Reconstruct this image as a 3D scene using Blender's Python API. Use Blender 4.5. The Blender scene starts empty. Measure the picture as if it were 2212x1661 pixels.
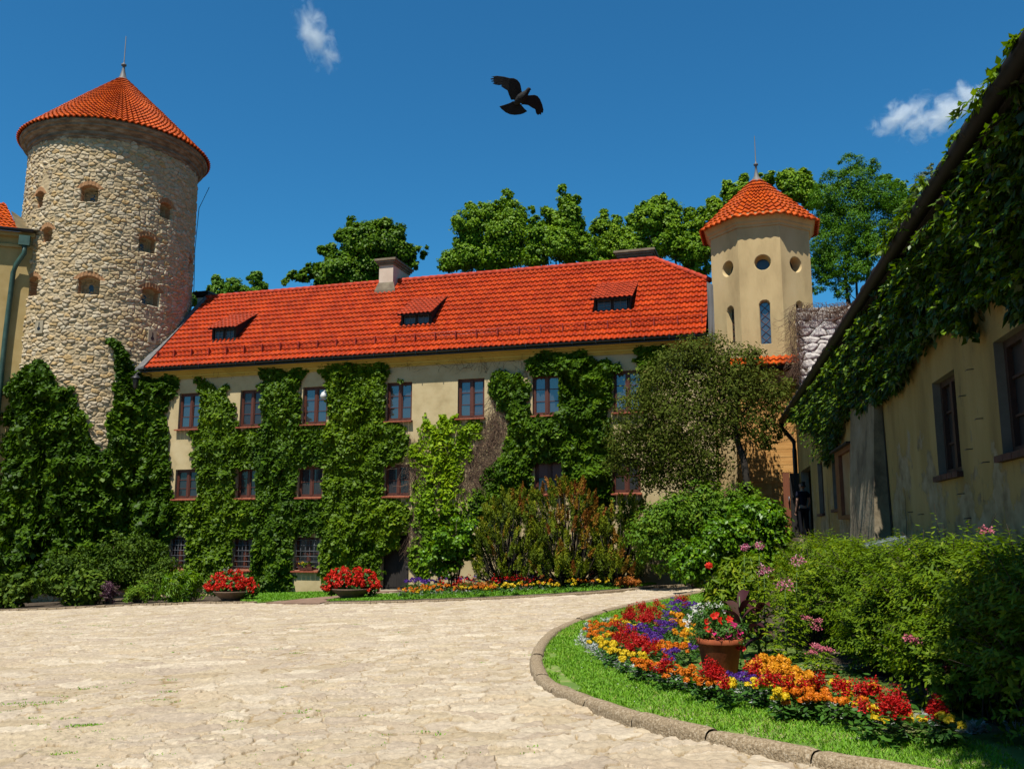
import bpy, bmesh, math
import numpy as np
from mathutils import Vector, Matrix

S = bpy.context.scene
COL = S.collection
rng = np.random.default_rng(11)
PI = math.pi
KA = .56          # overall reflectance scale, balanced by the exposure setting

# ------------------------------------------------------------------ view geometry
# points were measured on the photograph (2212 x 1661 grid) and turned into metres here
F = 1950.0
PITCH = math.atan(325 / F)
CP, SP = math.cos(PITCH), math.sin(PITCH)
CAM = np.array([0, 0, 1.7])

def ray(x, y):
    x = np.asarray(x, float); y = np.asarray(y, float)
    u = (x - 1106) / F; v = (830.5 - y) / F
    return np.stack([u, CP - v * SP, SP + v * CP], -1)

def gz(X, Y):
    return .0387 * np.clip(X, -26, 12) - .0101 * np.clip(Y, -10, 42)

def gnd(x, y, h=0.0):
    d = ray(x, y)
    t = (CAM[2] - h) / (.0387 * d[..., 0] - .0101 * d[..., 1] - d[..., 2])
    return CAM + d * np.asarray(t)[..., None]

def dist(x, y, D):
    """point on the ray at horizontal distance D"""
    d = ray(x, y)
    return CAM + d * (D / np.hypot(d[..., 0], d[..., 1]))[..., None]

def depth(x, y, Y):
    d = ray(x, y)
    return CAM + d * (Y / d[..., 1])[..., None]

# facade frame: origin P0, x along the wall (to the right), y into the building
P0 = np.array([-6.811, 38.214, 0.0]); FANG = math.radians(-16.6596)
FE = np.array([math.cos(FANG), math.sin(FANG), 0]); FM = np.array([-math.sin(FANG), math.cos(FANG), 0])

def facw(x, y, ly=0.0):
    d = ray(x, y); t = ((P0 + FM * ly - CAM) @ FM) / (d @ FM)
    return CAM + d * np.asarray(t)[..., None]

def toloc(P):
    q = np.asarray(P) - P0
    return np.stack([q @ FE, q @ FM, q[..., 2]], -1)

def fromloc(L):
    L = np.asarray(L, float)
    return P0 + L[..., 0:1] * FE + L[..., 1:2] * FM + L[..., 2:3] * np.array([0, 0, 1.])

def facl(x, y, ly=0.0):
    return toloc(facw(x, y, ly))

# right house wall frame: x along the wall (away), y out of the wall (towards the court)
RD = np.array([.20781, .97817, 0]); RN = np.array([-.97817, .20781, 0]); RO = -3.1 * RN
RANG = math.atan2(RD[1], RD[0])

def rwl(x, y, ly=0.0):
    d = ray(x, y); t = ((RO + RN * ly - CAM) @ RN) / (d @ RN)
    q = CAM + d * np.asarray(t)[..., None] - RO
    return np.stack([q @ RD, q @ RN, q[..., 2]], -1)

# ------------------------------------------------------------------ noise
_T = rng.random((256, 256)).astype(np.float32)
_TX = rng.random((256, 256)).astype(np.float32)
_TY = rng.random((256, 256)).astype(np.float32)

def vnoise(x, y):
    xi = np.floor(x).astype(int); yi = np.floor(y).astype(int)
    fx = x - xi; fy = y - yi
    fx = fx * fx * (3 - 2 * fx); fy = fy * fy * (3 - 2 * fy)
    g = lambda a, b: _T[a & 255, b & 255]
    return (g(xi, yi) * (1 - fx) + g(xi + 1, yi) * fx) * (1 - fy) + (g(xi, yi + 1) * (1 - fx) + g(xi + 1, yi + 1) * fx) * fy

def fbm(x, y, o=4):
    s = 0; a = .5; n = 0
    for i in range(o):
        s = s + a * vnoise(x + 17.3 * i, y - 9.1 * i); n += a; a *= .5; x = x * 2.03; y = y * 2.03
    return s / n

def vor(u, v, jit=.85, off=0):
    """F1, F2-F1 (edge), cell random"""
    ui = np.floor(u).astype(int); vi = np.floor(v).astype(int)
    f1 = np.full(u.shape, 9., np.float32); f2 = f1.copy(); r = np.zeros(u.shape, np.float32)
    for a in (-1, 0, 1):
        for b in (-1, 0, 1):
            I = (ui + a + off) & 255; J = (vi + b + off * 3) & 255
            dx = ui + a + .5 + jit * (_TX[I, J] - .5) - u
            dy = vi + b + .5 + jit * (_TY[I, J] - .5) - v
            d = np.sqrt(dx * dx + dy * dy)
            nw = d < f1
            f2 = np.where(nw, f1, np.minimum(f2, d)); r = np.where(nw, _T[I, J], r); f1 = np.where(nw, d, f1)
    return f1, f2 - f1, r

def sstep(a, b, x):
    t = np.clip((x - a) / (b - a), 0, 1); return t * t * (3 - 2 * t)

def inpoly(px, py, poly):
    poly = np.asarray(poly, float); c = np.zeros(px.shape, bool); n = len(poly); j = n - 1
    for i in range(n):
        xi, yi = poly[i]; xj, yj = poly[j]
        if yi != yj:
            c ^= ((yi > py) != (yj > py)) & (px < (xj - xi) * (py - yi) / (yj - yi) + xi)
        j = i
    return c

def polydist(px, py, poly):
    poly = np.asarray(poly, float); d = np.full(px.shape, 1e9); n = len(poly)
    for i in range(n):
        a = poly[i]; b = poly[(i + 1) % n]; ab = b - a; L = (ab ** 2).sum() + 1e-9
        t = np.clip(((px - a[0]) * ab[0] + (py - a[1]) * ab[1]) / L, 0, 1)
        d = np.minimum(d, np.hypot(px - a[0] - t * ab[0], py - a[1] - t * ab[1]))
    return d

# ------------------------------------------------------------------ materials
def _mat(name):
    m = bpy.data.materials.new(name); m.use_nodes = True
    nt = m.node_tree; b = nt.nodes['Principled BSDF']
    return m, nt, b

def _ramp(nt, cols, pos=None):
    r = nt.nodes.new('ShaderNodeValToRGB'); e = r.color_ramp.elements
    n = len(cols); pos = pos or [i / (n - 1) for i in range(n)]
    while len(e) < n: e.new(.5)
    for i in range(n):
        e[i].position = pos[i]; e[i].color = (*[min(1., c * KA) for c in cols[i]], 1)
    return r

def nmat(name, cols, scale=3., rough=.85, bump=.3, bscale=25., spec=.3, pos=None, detail=6., coord='Object', stretch=None, metal=0., dist_=.02):
    m, nt, b = _mat(name); L = nt.links.new
    tc = nt.nodes.new('ShaderNodeTexCoord'); src = tc.outputs[coord]
    if stretch:
        mp = nt.nodes.new('ShaderNodeMapping'); mp.inputs['Scale'].default_value = stretch; L(src, mp.inputs[0]); src = mp.outputs[0]
    n = nt.nodes.new('ShaderNodeTexNoise'); n.inputs['Scale'].default_value = scale; n.inputs['Detail'].default_value = detail
    n.inputs['Roughness'].default_value = .62
    L(src, n.inputs['Vector'])
    r = _ramp(nt, cols, pos or [.32 + .36 * i / max(1, len(cols) - 1) for i in range(len(cols))]); L(n.outputs[0], r.inputs[0])
    L(r.outputs[0], b.inputs['Base Color'])
    b.inputs['Roughness'].default_value = rough; b.inputs['Specular IOR Level'].default_value = spec; b.inputs['Metallic'].default_value = metal
    if bump:
        n2 = nt.nodes.new('ShaderNodeTexNoise'); n2.inputs['Scale'].default_value = bscale; n2.inputs['Detail'].default_value = 5
        L(src, n2.inputs['Vector'])
        bp = nt.nodes.new('ShaderNodeBump'); bp.inputs['Strength'].default_value = bump; bp.inputs['Distance'].default_value = dist_
        L(n2.outputs[0], bp.inputs['Height']); L(bp.outputs[0], b.inputs['Normal'])
    return m

def leafmat(name, cols, rough=.5, trans=.3, spec=.35, pos=None, attr='tone'):
    m, nt, b = _mat(name); L = nt.links.new
    a = nt.nodes.new('ShaderNodeAttribute'); a.attribute_name = attr
    r = _ramp(nt, cols, pos); L(a.outputs['Fac'], r.inputs[0]); L(r.outputs[0], b.inputs['Base Color'])
    b.inputs['Roughness'].default_value = rough; b.inputs['Specular IOR Level'].default_value = spec
    if trans:
        t = nt.nodes.new('ShaderNodeBsdfTranslucent'); mx = nt.nodes.new('ShaderNodeMixShader'); mx.inputs[0].default_value = trans
        br = nt.nodes.new('ShaderNodeHueSaturation'); br.inputs['Value'].default_value = 1.15; br.inputs['Saturation'].default_value = 1.1
        L(r.outputs[0], br.inputs['Color']); L(br.outputs[0], t.inputs['Color'])
        o = nt.nodes['Material Output']
        L(b.outputs[0], mx.inputs[1]); L(t.outputs[0], mx.inputs[2]); L(mx.outputs[0], o.inputs[0])
    return m

def plain(name, col, rough=.6, spec=.4, metal=0.):
    return nmat(name, [tuple(c * .82 for c in col), tuple(min(1, c * 1.12) for c in col)], scale=9, rough=rough, bump=.08, bscale=60, spec=spec, metal=metal, dist_=.005)

def tilemat(name, cols, per=(7., 3.)):
    """clay tile colour: one tone per tile from the tile's own id, plus fine mottling"""
    m, nt, b = _mat(name); L = nt.links.new
    a = nt.nodes.new('ShaderNodeAttribute'); a.attribute_name = 'tone'
    r = _ramp(nt, cols); L(a.outputs['Fac'], r.inputs[0])
    tc = nt.nodes.new('ShaderNodeTexCoord'); n = nt.nodes.new('ShaderNodeTexNoise'); n.inputs['Scale'].default_value = 1.3; n.inputs['Detail'].default_value = 8
    L(tc.outputs['Object'], n.inputs['Vector'])
    mr = nt.nodes.new('ShaderNodeMapRange'); mr.inputs['From Min'].default_value = .3; mr.inputs['From Max'].default_value = .7
    mr.inputs['To Min'].default_value = .76; mr.inputs['To Max'].default_value = 1.12; L(n.outputs[0], mr.inputs['Value'])
    hs = nt.nodes.new('ShaderNodeHueSaturation'); L(mr.outputs[0], hs.inputs['Value']); L(r.outputs[0], hs.inputs['Color'])
    L(hs.outputs[0], b.inputs['Base Color']); b.inputs['Roughness'].default_value = .6; b.inputs['Specular IOR Level'].default_value = .12
    return m

def stonemat(name, stones, mortar, brick=None, e0=.05, e1=.16, bump=.4, bscale=9., coarse=3., plaster=None):
    """attributes: rnd per stone, edge distance to the joint, mask (1 = brick, 2 = plaster)"""
    m, nt, b = _mat(name); L = nt.links.new; N = nt.nodes.new
    a = N('ShaderNodeAttribute'); a.attribute_name = 'rnd'
    r = _ramp(nt, stones); L(a.outputs['Fac'], r.inputs[0])
    tc = N('ShaderNodeTexCoord'); n = N('ShaderNodeTexNoise'); n.inputs['Scale'].default_value = bscale; n.inputs['Detail'].default_value = 8; n.inputs['Roughness'].default_value = .7
    L(tc.outputs['Object'], n.inputs['Vector'])
    mr = N('ShaderNodeMapRange'); mr.inputs['From Min'].default_value = .3; mr.inputs['From Max'].default_value = .7
    mr.inputs['To Min'].default_value = .72; mr.inputs['To Max'].default_value = 1.2; L(n.outputs[0], mr.inputs['Value'])
    hs = N('ShaderNodeHueSaturation'); L(mr.outputs[0], hs.inputs['Value']); L(r.outputs[0], hs.inputs['Color'])
    e = N('ShaderNodeAttribute'); e.attribute_name = 'edge'
    em = N('ShaderNodeMapRange'); em.inputs['From Min'].default_value = e0; em.inputs['From Max'].default_value = e1; L(e.outputs['Fac'], em.inputs['Value'])
    n3 = N('ShaderNodeTexNoise'); n3.inputs['Scale'].default_value = coarse; n3.inputs['Detail'].default_value = 6; L(tc.outputs['Object'], n3.inputs['Vector'])
    mrt = _ramp(nt, [tuple(c * .75 for c in mortar), mortar, tuple(min(1, c * 1.15) for c in mortar)], [.35, .5, .65]); L(n3.outputs[0], mrt.inputs[0])
    mx = N('ShaderNodeMix'); mx.data_type = 'RGBA'; L(em.outputs[0], mx.inputs['Factor']); L(mrt.outputs[0], mx.inputs['A']); L(hs.outputs[0], mx.inputs['B'])
    out = mx.outputs['Result']
    k = N('ShaderNodeAttribute'); k.attribute_name = 'mask'
    for col, lo in ((brick, .5), (plaster, 1.5)):
        if col:
            g = N('ShaderNodeMath'); g.operation = 'GREATER_THAN'; g.inputs[1].default_value = lo; L(k.outputs['Fac'], g.inputs[0])
            rr = _ramp(nt, [tuple(c * .75 for c in col), col, tuple(min(1, c * 1.2) for c in col)], [.35, .5, .65]); L(n.outputs[0], rr.inputs[0])
            m2 = N('ShaderNodeMix'); m2.data_type = 'RGBA'; L(g.outputs[0], m2.inputs['Factor']); L(out, m2.inputs['A']); L(rr.outputs[0], m2.inputs['B']); out = m2.outputs['Result']
    L(out, b.inputs['Base Color']); b.inputs['Roughness'].default_value = .9; b.inputs['Specular IOR Level'].default_value = .2
    bp = N('ShaderNodeBump'); bp.inputs['Strength'].default_value = bump; bp.inputs['Distance'].default_value = .03; L(n.outputs[0], bp.inputs['Height']); L(bp.outputs[0], b.inputs['Normal'])
    return m

def glassmat(name, col=(.01, .012, .015), refl=.16, rough=.04):
    m, nt, b = _mat(name); L = nt.links.new
    b.inputs['Base Color'].default_value = (*col, 1); b.inputs['Roughness'].default_value = .5
    g = nt.nodes.new('ShaderNodeBsdfGlossy'); g.inputs['Roughness'].default_value = rough
    tc = nt.nodes.new('ShaderNodeTexCoord'); n = nt.nodes.new('ShaderNodeTexNoise'); n.inputs['Scale'].default_value = 1.5; L(tc.outputs['Object'], n.inputs['Vector'])
    bp = nt.nodes.new('ShaderNodeBump'); bp.inputs['Strength'].default_value = .05; L(n.outputs[0], bp.inputs['Height']); L(bp.outputs[0], g.inputs['Normal'])
    mx = nt.nodes.new('ShaderNodeMixShader'); mx.inputs[0].default_value = refl
    L(b.outputs[0], mx.inputs[1]); L(g.outputs[0], mx.inputs[2]); L(mx.outputs[0], nt.nodes['Material Output'].inputs[0])
    return m

# ------------------------------------------------------------------ objects
def thing(name, label, cat, loc=(0, 0, 0), rotz=0., group=None):
    o = bpy.data.objects.new(name, None); COL.objects.link(o); o.empty_display_size = .2
    o.location = tuple(float(c) for c in loc); o.rotation_euler = (0, 0, rotz)
    o['label'] = label; o['category'] = cat
    if group: o['group'] = group
    return o

def tag(o, label, cat, group=None):
    o['label'] = label; o['category'] = cat
    if group: o['group'] = group
    return o

def struct(o, kind='structure'):
    o['kind'] = kind; return o

def link(name, me, mats, parent=None, loc=None, rotz=None):
    for m in (mats if isinstance(mats, (list, tuple)) else [mats]): me.materials.append(m)
    o = bpy.data.objects.new(name, me); COL.objects.link(o)
    if parent: o.parent = parent
    if loc is not None: o.location = tuple(float(c) for c in loc)
    if rotz is not None: o.rotation_euler = (0, 0, rotz)
    return o

def npmesh(name, V, Fc, mats, parent=None, attrs=None, mi=None, smooth=False, loc=None, rotz=None):
    """V (n,3), Fc list of arrays (m,k)"""
    V = np.asarray(V, np.float32)
    if isinstance(Fc, np.ndarray): Fc = [Fc]
    Fc = [np.asarray(f, np.int32) for f in Fc if len(f)]
    me = bpy.data.meshes.new(name)
    me.vertices.add(len(V)); me.vertices.foreach_set('co', V.ravel())
    tot = np.concatenate([np.full(len(f), f.shape[1], np.int32) for f in Fc])
    li = np.concatenate([f.ravel() for f in Fc])
    me.loops.add(len(li)); me.loops.foreach_set('vertex_index', li)
    me.polygons.add(len(tot)); st = np.concatenate([[0], np.cumsum(tot)[:-1]]).astype(np.int32)
    me.polygons.foreach_set('loop_start', st)
    if mi is not None: me.polygons.foreach_set('material_index', np.asarray(mi, np.int32))
    if smooth: me.polygons.foreach_set('use_smooth', np.ones(len(tot), bool))
    for k, a in (attrs or {}).items():
        at = me.attributes.new(k, 'FLOAT', 'POINT'); at.data.foreach_set('value', np.asarray(a, np.float32))
    me.update(calc_edges=True); me.validate()
    return link(name, me, mats, parent, loc, rotz)

class MB:
    def __init__(s): s.v = []; s.f = []; s.m = []; s.t = []; s.sm = []
    def add(s, V, Fs, m=0, t=.5, sm=False):
        n = len(s.v); s.v += [tuple(float(c) for c in p) for p in V]; s.t += [t] * len(V)
        for f in Fs: s.f.append([i + n for i in f]); s.m.append(m); s.sm.append(sm)
        return s
    def box(s, x0, x1, y0, y1, z0, z1, m=0, t=.5):
        V = [(x, y, z) for z in (z0, z1) for y in (y0, y1) for x in (x0, x1)]
        return s.add(V, [(0, 2, 3, 1), (4, 5, 7, 6), (0, 1, 5, 4), (2, 6, 7, 3), (0, 4, 6, 2), (1, 3, 7, 5)], m, t)
    def hexa(s, V, m=0):
        return s.add(V, [(0, 3, 2, 1), (4, 5, 6, 7), (0, 1, 5, 4), (1, 2, 6, 5), (2, 3, 7, 6), (3, 0, 4, 7)], m)
    def tube(s, pts, rad, n=8, m=0, cap=True, t=.5):
        P = [Vector(p) for p in pts]; R = rad if isinstance(rad, (list, tuple)) else [rad] * len(P)
        V = []; Fs = []; up = Vector((.13, .21, .97))
        for i, p in enumerate(P):
            d = (P[min(i + 1, len(P) - 1)] - P[max(i - 1, 0)])
            if d.length < 1e-9: d = Vector((0, 0, 1))
            d.normalize(); a = d.cross(up)
            if a.length < .05: a = d.cross(Vector((1, 0, 0)))
            a.normalize(); b = d.cross(a)
            for k in range(n):
                an = 2 * PI * k / n; V.append(p + (a * math.cos(an) + b * math.sin(an)) * R[i])
        for i in range(len(P) - 1):
            for k in range(n):
                k2 = (k + 1) % n; Fs.append((i * n + k, i * n + k2, (i + 1) * n + k2, (i + 1) * n + k))
        if cap: Fs.append(tuple(range(n - 1, -1, -1))); Fs.append(tuple((len(P) - 1) * n + k for k in range(n)))
        return s.add(V, Fs, m, t, True)
    def lathe(s, prof, n=24, c=(0, 0, 0), m=0, sm=True, a0=0.):
        V = []; Fs = []
        for r, z in prof:
            for k in range(n):
                an = 2 * PI * k / n + a0; V.append((c[0] + r * math.cos(an), c[1] + r * math.sin(an), c[2] + z))
        for i in range(len(prof) - 1):
            for k in range(n):
                k2 = (k + 1) % n; Fs.append((i * n + k, i * n + k2, (i + 1) * n + k2, (i + 1) * n + k))
        return s.add(V, Fs, m, .5, sm)
    def wall(s, x0, x1, z0, z1, holes, y, rv, m=0, out=-1, m2=None):
        """wall sheet in the xz plane with real rectangular openings and reveals going to y+rv"""
        xs = sorted({x0, x1, *[h[0] for h in holes], *[h[1] for h in holes]}); zs = sorted({z0, z1, *[h[2] for h in holes], *[h[3] for h in holes]})
        xs = [x for x in xs if x0 <= x <= x1]; zs = [z for z in zs if z0 <= z <= z1]
        for i in range(len(xs) - 1):
            for j in range(len(zs) - 1):
                cx = (xs[i] + xs[i + 1]) / 2; cz = (zs[j] + zs[j + 1]) / 2
                if any(h[0] < cx < h[1] and h[2] < cz < h[3] for h in holes): continue
                q = [(xs[i], y, zs[j]), (xs[i + 1], y, zs[j]), (xs[i + 1], y, zs[j + 1]), (xs[i], y, zs[j + 1])]
                s.add(q, [(0, 1, 2, 3) if out < 0 else (3, 2, 1, 0)], m)
        for (a, b, c, d) in holes:
            Y = y + rv; k = m if m2 is None else m2
            for q in ([(a, y, c), (a, y, d), (a, Y, d), (a, Y, c)], [(b, y, d), (b, y, c), (b, Y, c), (b, Y, d)],
                      [(a, y, c), (b, y, c), (b, Y, c), (a, Y, c)], [(b, y, d), (a, y, d), (a, Y, d), (b, Y, d)]):
                s.add(q, [(0, 1, 2, 3)], k)
        return s
    def build(s, name, mats, parent=None, loc=None, rotz=None, bevel=0, tone=False):
        me = bpy.data.meshes.new(name); me.from_pydata(s.v, [], s.f)
        me.polygons.foreach_set('material_index', s.m); me.polygons.foreach_set('use_smooth', s.sm)
        if tone:
            at = me.attributes.new('tone', 'FLOAT', 'POINT'); at.data.foreach_set('value', s.t)
        me.update()
        o = link(name, me, mats, parent, loc, rotz)
        if bevel:
            b = o.modifiers.new('bevel', 'BEVEL'); b.width = bevel; b.segments = 2; b.limit_method = 'ANGLE'
        return o

def copy_thing(root, loc, rotz=0., scale=1., label=None):
    r = root.copy(); COL.objects.link(r); r.location = tuple(float(c) for c in loc); r.rotation_euler = (0, 0, rotz)
    r.scale = (scale,) * 3
    if label: r['label'] = label
    for ch in list(root.children):
        c = ch.copy(); COL.objects.link(c); c.parent = r
        for g in list(ch.children):
            d = g.copy(); COL.objects.link(d); d.parent = c
    return r

def unit(v):
    return v / np.maximum(np.linalg.norm(v, axis=-1, keepdims=True), 1e-9)

def leaves(P, N, T, L, W, tone, fold=.18, six=False, droop=.0):
    """leaf blades: base P, normal N, tip direction T, length L, width W"""
    n = len(P); N = unit(N); T = unit(T - N * (T * N).sum(-1, keepdims=True)); B = np.cross(N, T)
    L = np.broadcast_to(L, (n,))[:, None]; W = np.broadcast_to(W, (n,))[:, None]
    if six:
        rows = [P, P + T * L * .3 + B * W * .46 - N * W * fold, P + T * L * .72 + B * W * .33 - N * (W * fold + L * droop * .5),
                P + T * L - N * L * droop, P + T * L * .72 - B * W * .33 - N * (W * fold + L * droop * .5), P + T * L * .3 - B * W * .46 - N * W * fold]
        V = np.stack(rows, 1).reshape(-1, 3); b = np.arange(n)[:, None] * 6
        Fc = np.concatenate([b + np.array([[0, 1, 2, 3]]), b + np.array([[0, 3, 4, 5]])]); k = 6
    else:
        rows = [P, P + T * L * .42 + B * W * .5 - N * W * fold, P + T * L - N * L * droop, P + T * L * .42 - B * W * .5 - N * W * fold]
        V = np.stack(rows, 1).reshape(-1, 3); b = np.arange(n)[:, None] * 4
        Fc = np.concatenate([b + np.array([[0, 1, 2]]), b + np.array([[0, 2, 3]])]); k = 4
    return V, Fc, np.repeat(np.clip(tone, 0, 1), k)

def rsph(n):
    v = rng.normal(size=(n, 3)); return unit(v)

# ------------------------------------------------------------------ camera, light, sky
cam = bpy.data.cameras.new('camera'); co = bpy.data.objects.new('camera', cam); COL.objects.link(co)
co.location = CAM; co.rotation_euler = (PI / 2 + PITCH, 0, 0); cam.sensor_width = 36; cam.lens = F / 2212 * 36; cam.clip_end = 5000; cam.clip_start = .05
S.camera = co
EL = math.radians(63); SH = unit(np.array([-.40, -.916])); SUN = Vector((math.cos(EL) * SH[0], math.cos(EL) * SH[1], math.sin(EL)))
ld = bpy.data.lights.new('sun', 'SUN'); lo = bpy.data.objects.new('sun', ld); COL.objects.link(lo)
ld.energy = 5.0; ld.angle = math.radians(.5); ld.color = (1, .955, .87); lo.rotation_euler = SUN.to_track_quat('Z', 'Y').to_euler(); lo.location = (0, 0, 60)
W = bpy.data.worlds.new('World'); S.world = W; W.use_nodes = True
wn = W.node_tree; bg = wn.nodes['Background']
sk = wn.nodes.new('ShaderNodeTexSky'); sk.sky_type = 'NISHITA'; sk.sun_disc = False
sk.sun_elevation = EL; sk.sun_rotation = math.atan2(SH[0], SH[1]); sk.altitude = 500; sk.air_density = 1.0; sk.dust_density = .3; sk.ozone_density = 3.0
hs = wn.nodes.new('ShaderNodeHueSaturation'); hs.inputs['Saturation'].default_value = 1.12
tn = wn.nodes.new('ShaderNodeMix'); tn.data_type = 'RGBA'; tn.blend_type = 'MULTIPLY'; tn.inputs['Factor'].default_value = 1; tn.inputs['B'].default_value = (.46, 1.3, 1.5, 1)
wn.links.new(sk.outputs[0], hs.inputs['Color']); wn.links.new(hs.outputs[0], tn.inputs['A']); wn.links.new(tn.outputs['Result'], bg.inputs['Color']); bg.inputs['Strength'].default_value = .048
vs = S.view_settings; vs.view_transform = 'Standard'; vs.look = 'None'; vs.gamma = 1; vs.use_curve_mapping = False; vs.exposure = 0.85

def oldplaster():
    m, nt, b = _mat('worn_plaster'); L = nt.links.new; N = nt.nodes.new
    tc = N('ShaderNodeTexCoord'); mp = N('ShaderNodeMapping'); mp.inputs['Scale'].default_value = (1, 1, .3); L(tc.outputs['Object'], mp.inputs[0])
    def noise(v, s, d=7, r=.62): n = N('ShaderNodeTexNoise'); n.inputs['Scale'].default_value = s; n.inputs['Detail'].default_value = d; n.inputs['Roughness'].default_value = r; L(v, n.inputs['Vector']); return n.outputs[0]
    paint = _ramp(nt, [(.24, .165, .065), (.40, .28, .105), (.47, .345, .15)], [.33, .5, .66]); L(noise(mp.outputs[0], .9), paint.inputs[0])
    bare = _ramp(nt, [(.20, .15, .085), (.36, .28, .165), (.45, .37, .24)], [.35, .5, .66]); L(noise(tc.outputs['Object'], 3), bare.inputs[0])
    sp = N('ShaderNodeSeparateXYZ'); L(tc.outputs['Object'], sp.inputs[0])
    hz = N('ShaderNodeMapRange'); hz.inputs['From Min'].default_value = .8; hz.inputs['From Max'].default_value = 4.2; hz.inputs['To Min'].default_value = .12; hz.inputs['To Max'].default_value = -.16; L(sp.outputs['Z'], hz.inputs['Value'])
    mp2 = N('ShaderNodeMapping'); mp2.inputs['Scale'].default_value = (.8, 1, .75); L(tc.outputs['Object'], mp2.inputs[0])
    ad = N('ShaderNodeMath'); ad.operation = 'ADD'; L(noise(mp2.outputs[0], 1.15, 9, .66), ad.inputs[0]); L(hz.outputs[0], ad.inputs[1])
    st = N('ShaderNodeMapRange'); st.inputs['From Min'].default_value = .50; st.inputs['From Max'].default_value = .52; L(ad.outputs[0], st.inputs['Value'])
    mx = N('ShaderNodeMix'); mx.data_type = 'RGBA'; L(st.outputs[0], mx.inputs['Factor']); L(paint.outputs[0], mx.inputs['A']); L(bare.outputs[0], mx.inputs['B'])
    dk = N('ShaderNodeMapRange'); dk.inputs['From Min'].default_value = .60; dk.inputs['From Max'].default_value = .66; dk.inputs['To Max'].default_value = .55; L(noise(mp.outputs[0], 2.3, 8, .7), dk.inputs['Value'])
    m3 = N('ShaderNodeMix'); m3.data_type = 'RGBA'; L(dk.outputs[0], m3.inputs['Factor']); L(mx.outputs['Result'], m3.inputs['A']); m3.inputs['B'].default_value = (.07, .052, .03, 1)
    L(m3.outputs['Result'], b.inputs['Base Color']); b.inputs['Roughness'].default_value = .95; b.inputs['Specular IOR Level'].default_value = .15
    bp = N('ShaderNodeBump'); bp.inputs['Strength'].default_value = .6; bp.inputs['Distance'].default_value = .012; bp.invert = True; L(st.outputs[0], bp.inputs['Height'])
    b2 = N('ShaderNodeBump'); b2.inputs['Strength'].default_value = .4; b2.inputs['Distance'].default_value = .02; L(noise(tc.outputs['Object'], 14), b2.inputs['Height']); L(bp.outputs[0], b2.inputs['Normal']); L(b2.outputs[0], b.inputs['Normal'])
    return m
# ------------------------------------------------------------------ shared materials
M = {}
M['plaster'] = nmat('plaster', [(.47, .36, .18), (.60, .47, .25), (.66, .53, .30)], 1.1, .9, .25, 30)
M['ochre'] = nmat('ochre_paint', [(.60, .38, .06), (.78, .50, .09)], 1.5, .85, .15, 30)
M['turret'] = nmat('turret_plaster', [(.46, .33, .155), (.62, .455, .22), (.68, .51, .265)], .9, .9, .2, 18, stretch=(1, 1, .35))
M['old'] = oldplaster()
M['leftwall'] = nmat('yellow_plaster', [(.42, .29, .10), (.55, .40, .17)], 1., .9, .15, 20)
M['tile'] = tilemat('roof_tile', [(.39, .029, .001), (.49, .043, .002), (.57, .060, .004)])
M['tile2'] = tilemat('clay_tile', [(.46, .056, .003), (.62, .090, .004), (.70, .112, .006)])
M['dormer_tile'] = tilemat('dormer_tile', [(.40, .045, .012), (.52, .06, .014)])
M['wood'] = nmat('brown_window_wood', [(.085, .024, .013), (.135, .040, .022)], 6, .5, .1, 40, stretch=(1, 1, .2))
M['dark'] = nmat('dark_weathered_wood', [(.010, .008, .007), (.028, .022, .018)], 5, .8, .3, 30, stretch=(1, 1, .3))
M['black'] = plain('black_metal', (.012, .012, .014), .45, .5)
M['gutter'] = plain('dark_gutter_metal', (.018, .019, .022), .35, .5, .3)
M['glass'] = glassmat('window_glass', refl=.135)
M['glass_low'] = glassmat('dim_glass', (.006, .006, .007), .035)
M['gutter2'] = plain('old_brown_gutter', (.014, .011, .009), .6, .2)
M['herb'] = nmat('green_stem', [(.06, .12, .02), (.12, .20, .04)], 8, .7, .1, 30)
M['sill'] = nmat('clay_sill', [(.25, .055, .025), (.42, .11, .05)], 8, .8, .3, 40)
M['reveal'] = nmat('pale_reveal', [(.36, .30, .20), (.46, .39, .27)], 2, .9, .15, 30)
M['white'] = plain('white_paint', (.75, .75, .72), .5)
M['iron'] = plain('iron_bar', (.16, .16, .17), .5, .5, .2)
M['lead'] = nmat('grey_lead_sheet', [(.10, .10, .10), (.22, .21, .20)], 2, .6, .15, 20, stretch=(3, 3, .4))
M['chim'] = nmat('chimney_plaster', [(.66, .50, .38), (.76, .60, .47)], 2, .9, .2, 25)
M['chimcap'] = nmat('chimney_cap', [(.16, .12, .08), (.30, .24, .16)], 3, .9, .3, 25)
M['snow'] = plain('red_steel', (.36, .03, .012), .4, .5)
M['planks'] = nmat('orange_planks', [(.52, .24, .06), (.70, .36, .10), (.78, .44, .15)], 2.2, .75, .3, 30, stretch=(.6, 2, 6))
M['ridge'] = tilemat('ridge_tile', [(.50, .05, .02), (.60, .075, .03)])
M['soil'] = nmat('garden_soil', [(.045, .030, .018), (.11, .078, .048)], 9, .95, .8, 30)
M['kerb'] = nmat('aggregate_stone', [(.22, .155, .085), (.38, .28, .165), (.60, .50, .36)], 40, .9, .9, 60, pos=[.36, .52, .72])
M['path'] = nmat('brown_paving', [(.22, .13, .085), (.34, .22, .15)], 3, .9, .4, 30)
M['stem'] = nmat('bark', [(.05, .035, .022), (.12, .085, .055)], 8, .9, .6, 30, stretch=(1, 1, .3))
M['stem_dark'] = nmat('dark_bark', [(.018, .014, .010), (.05, .038, .028)], 8, .9, .6, 30)

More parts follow.
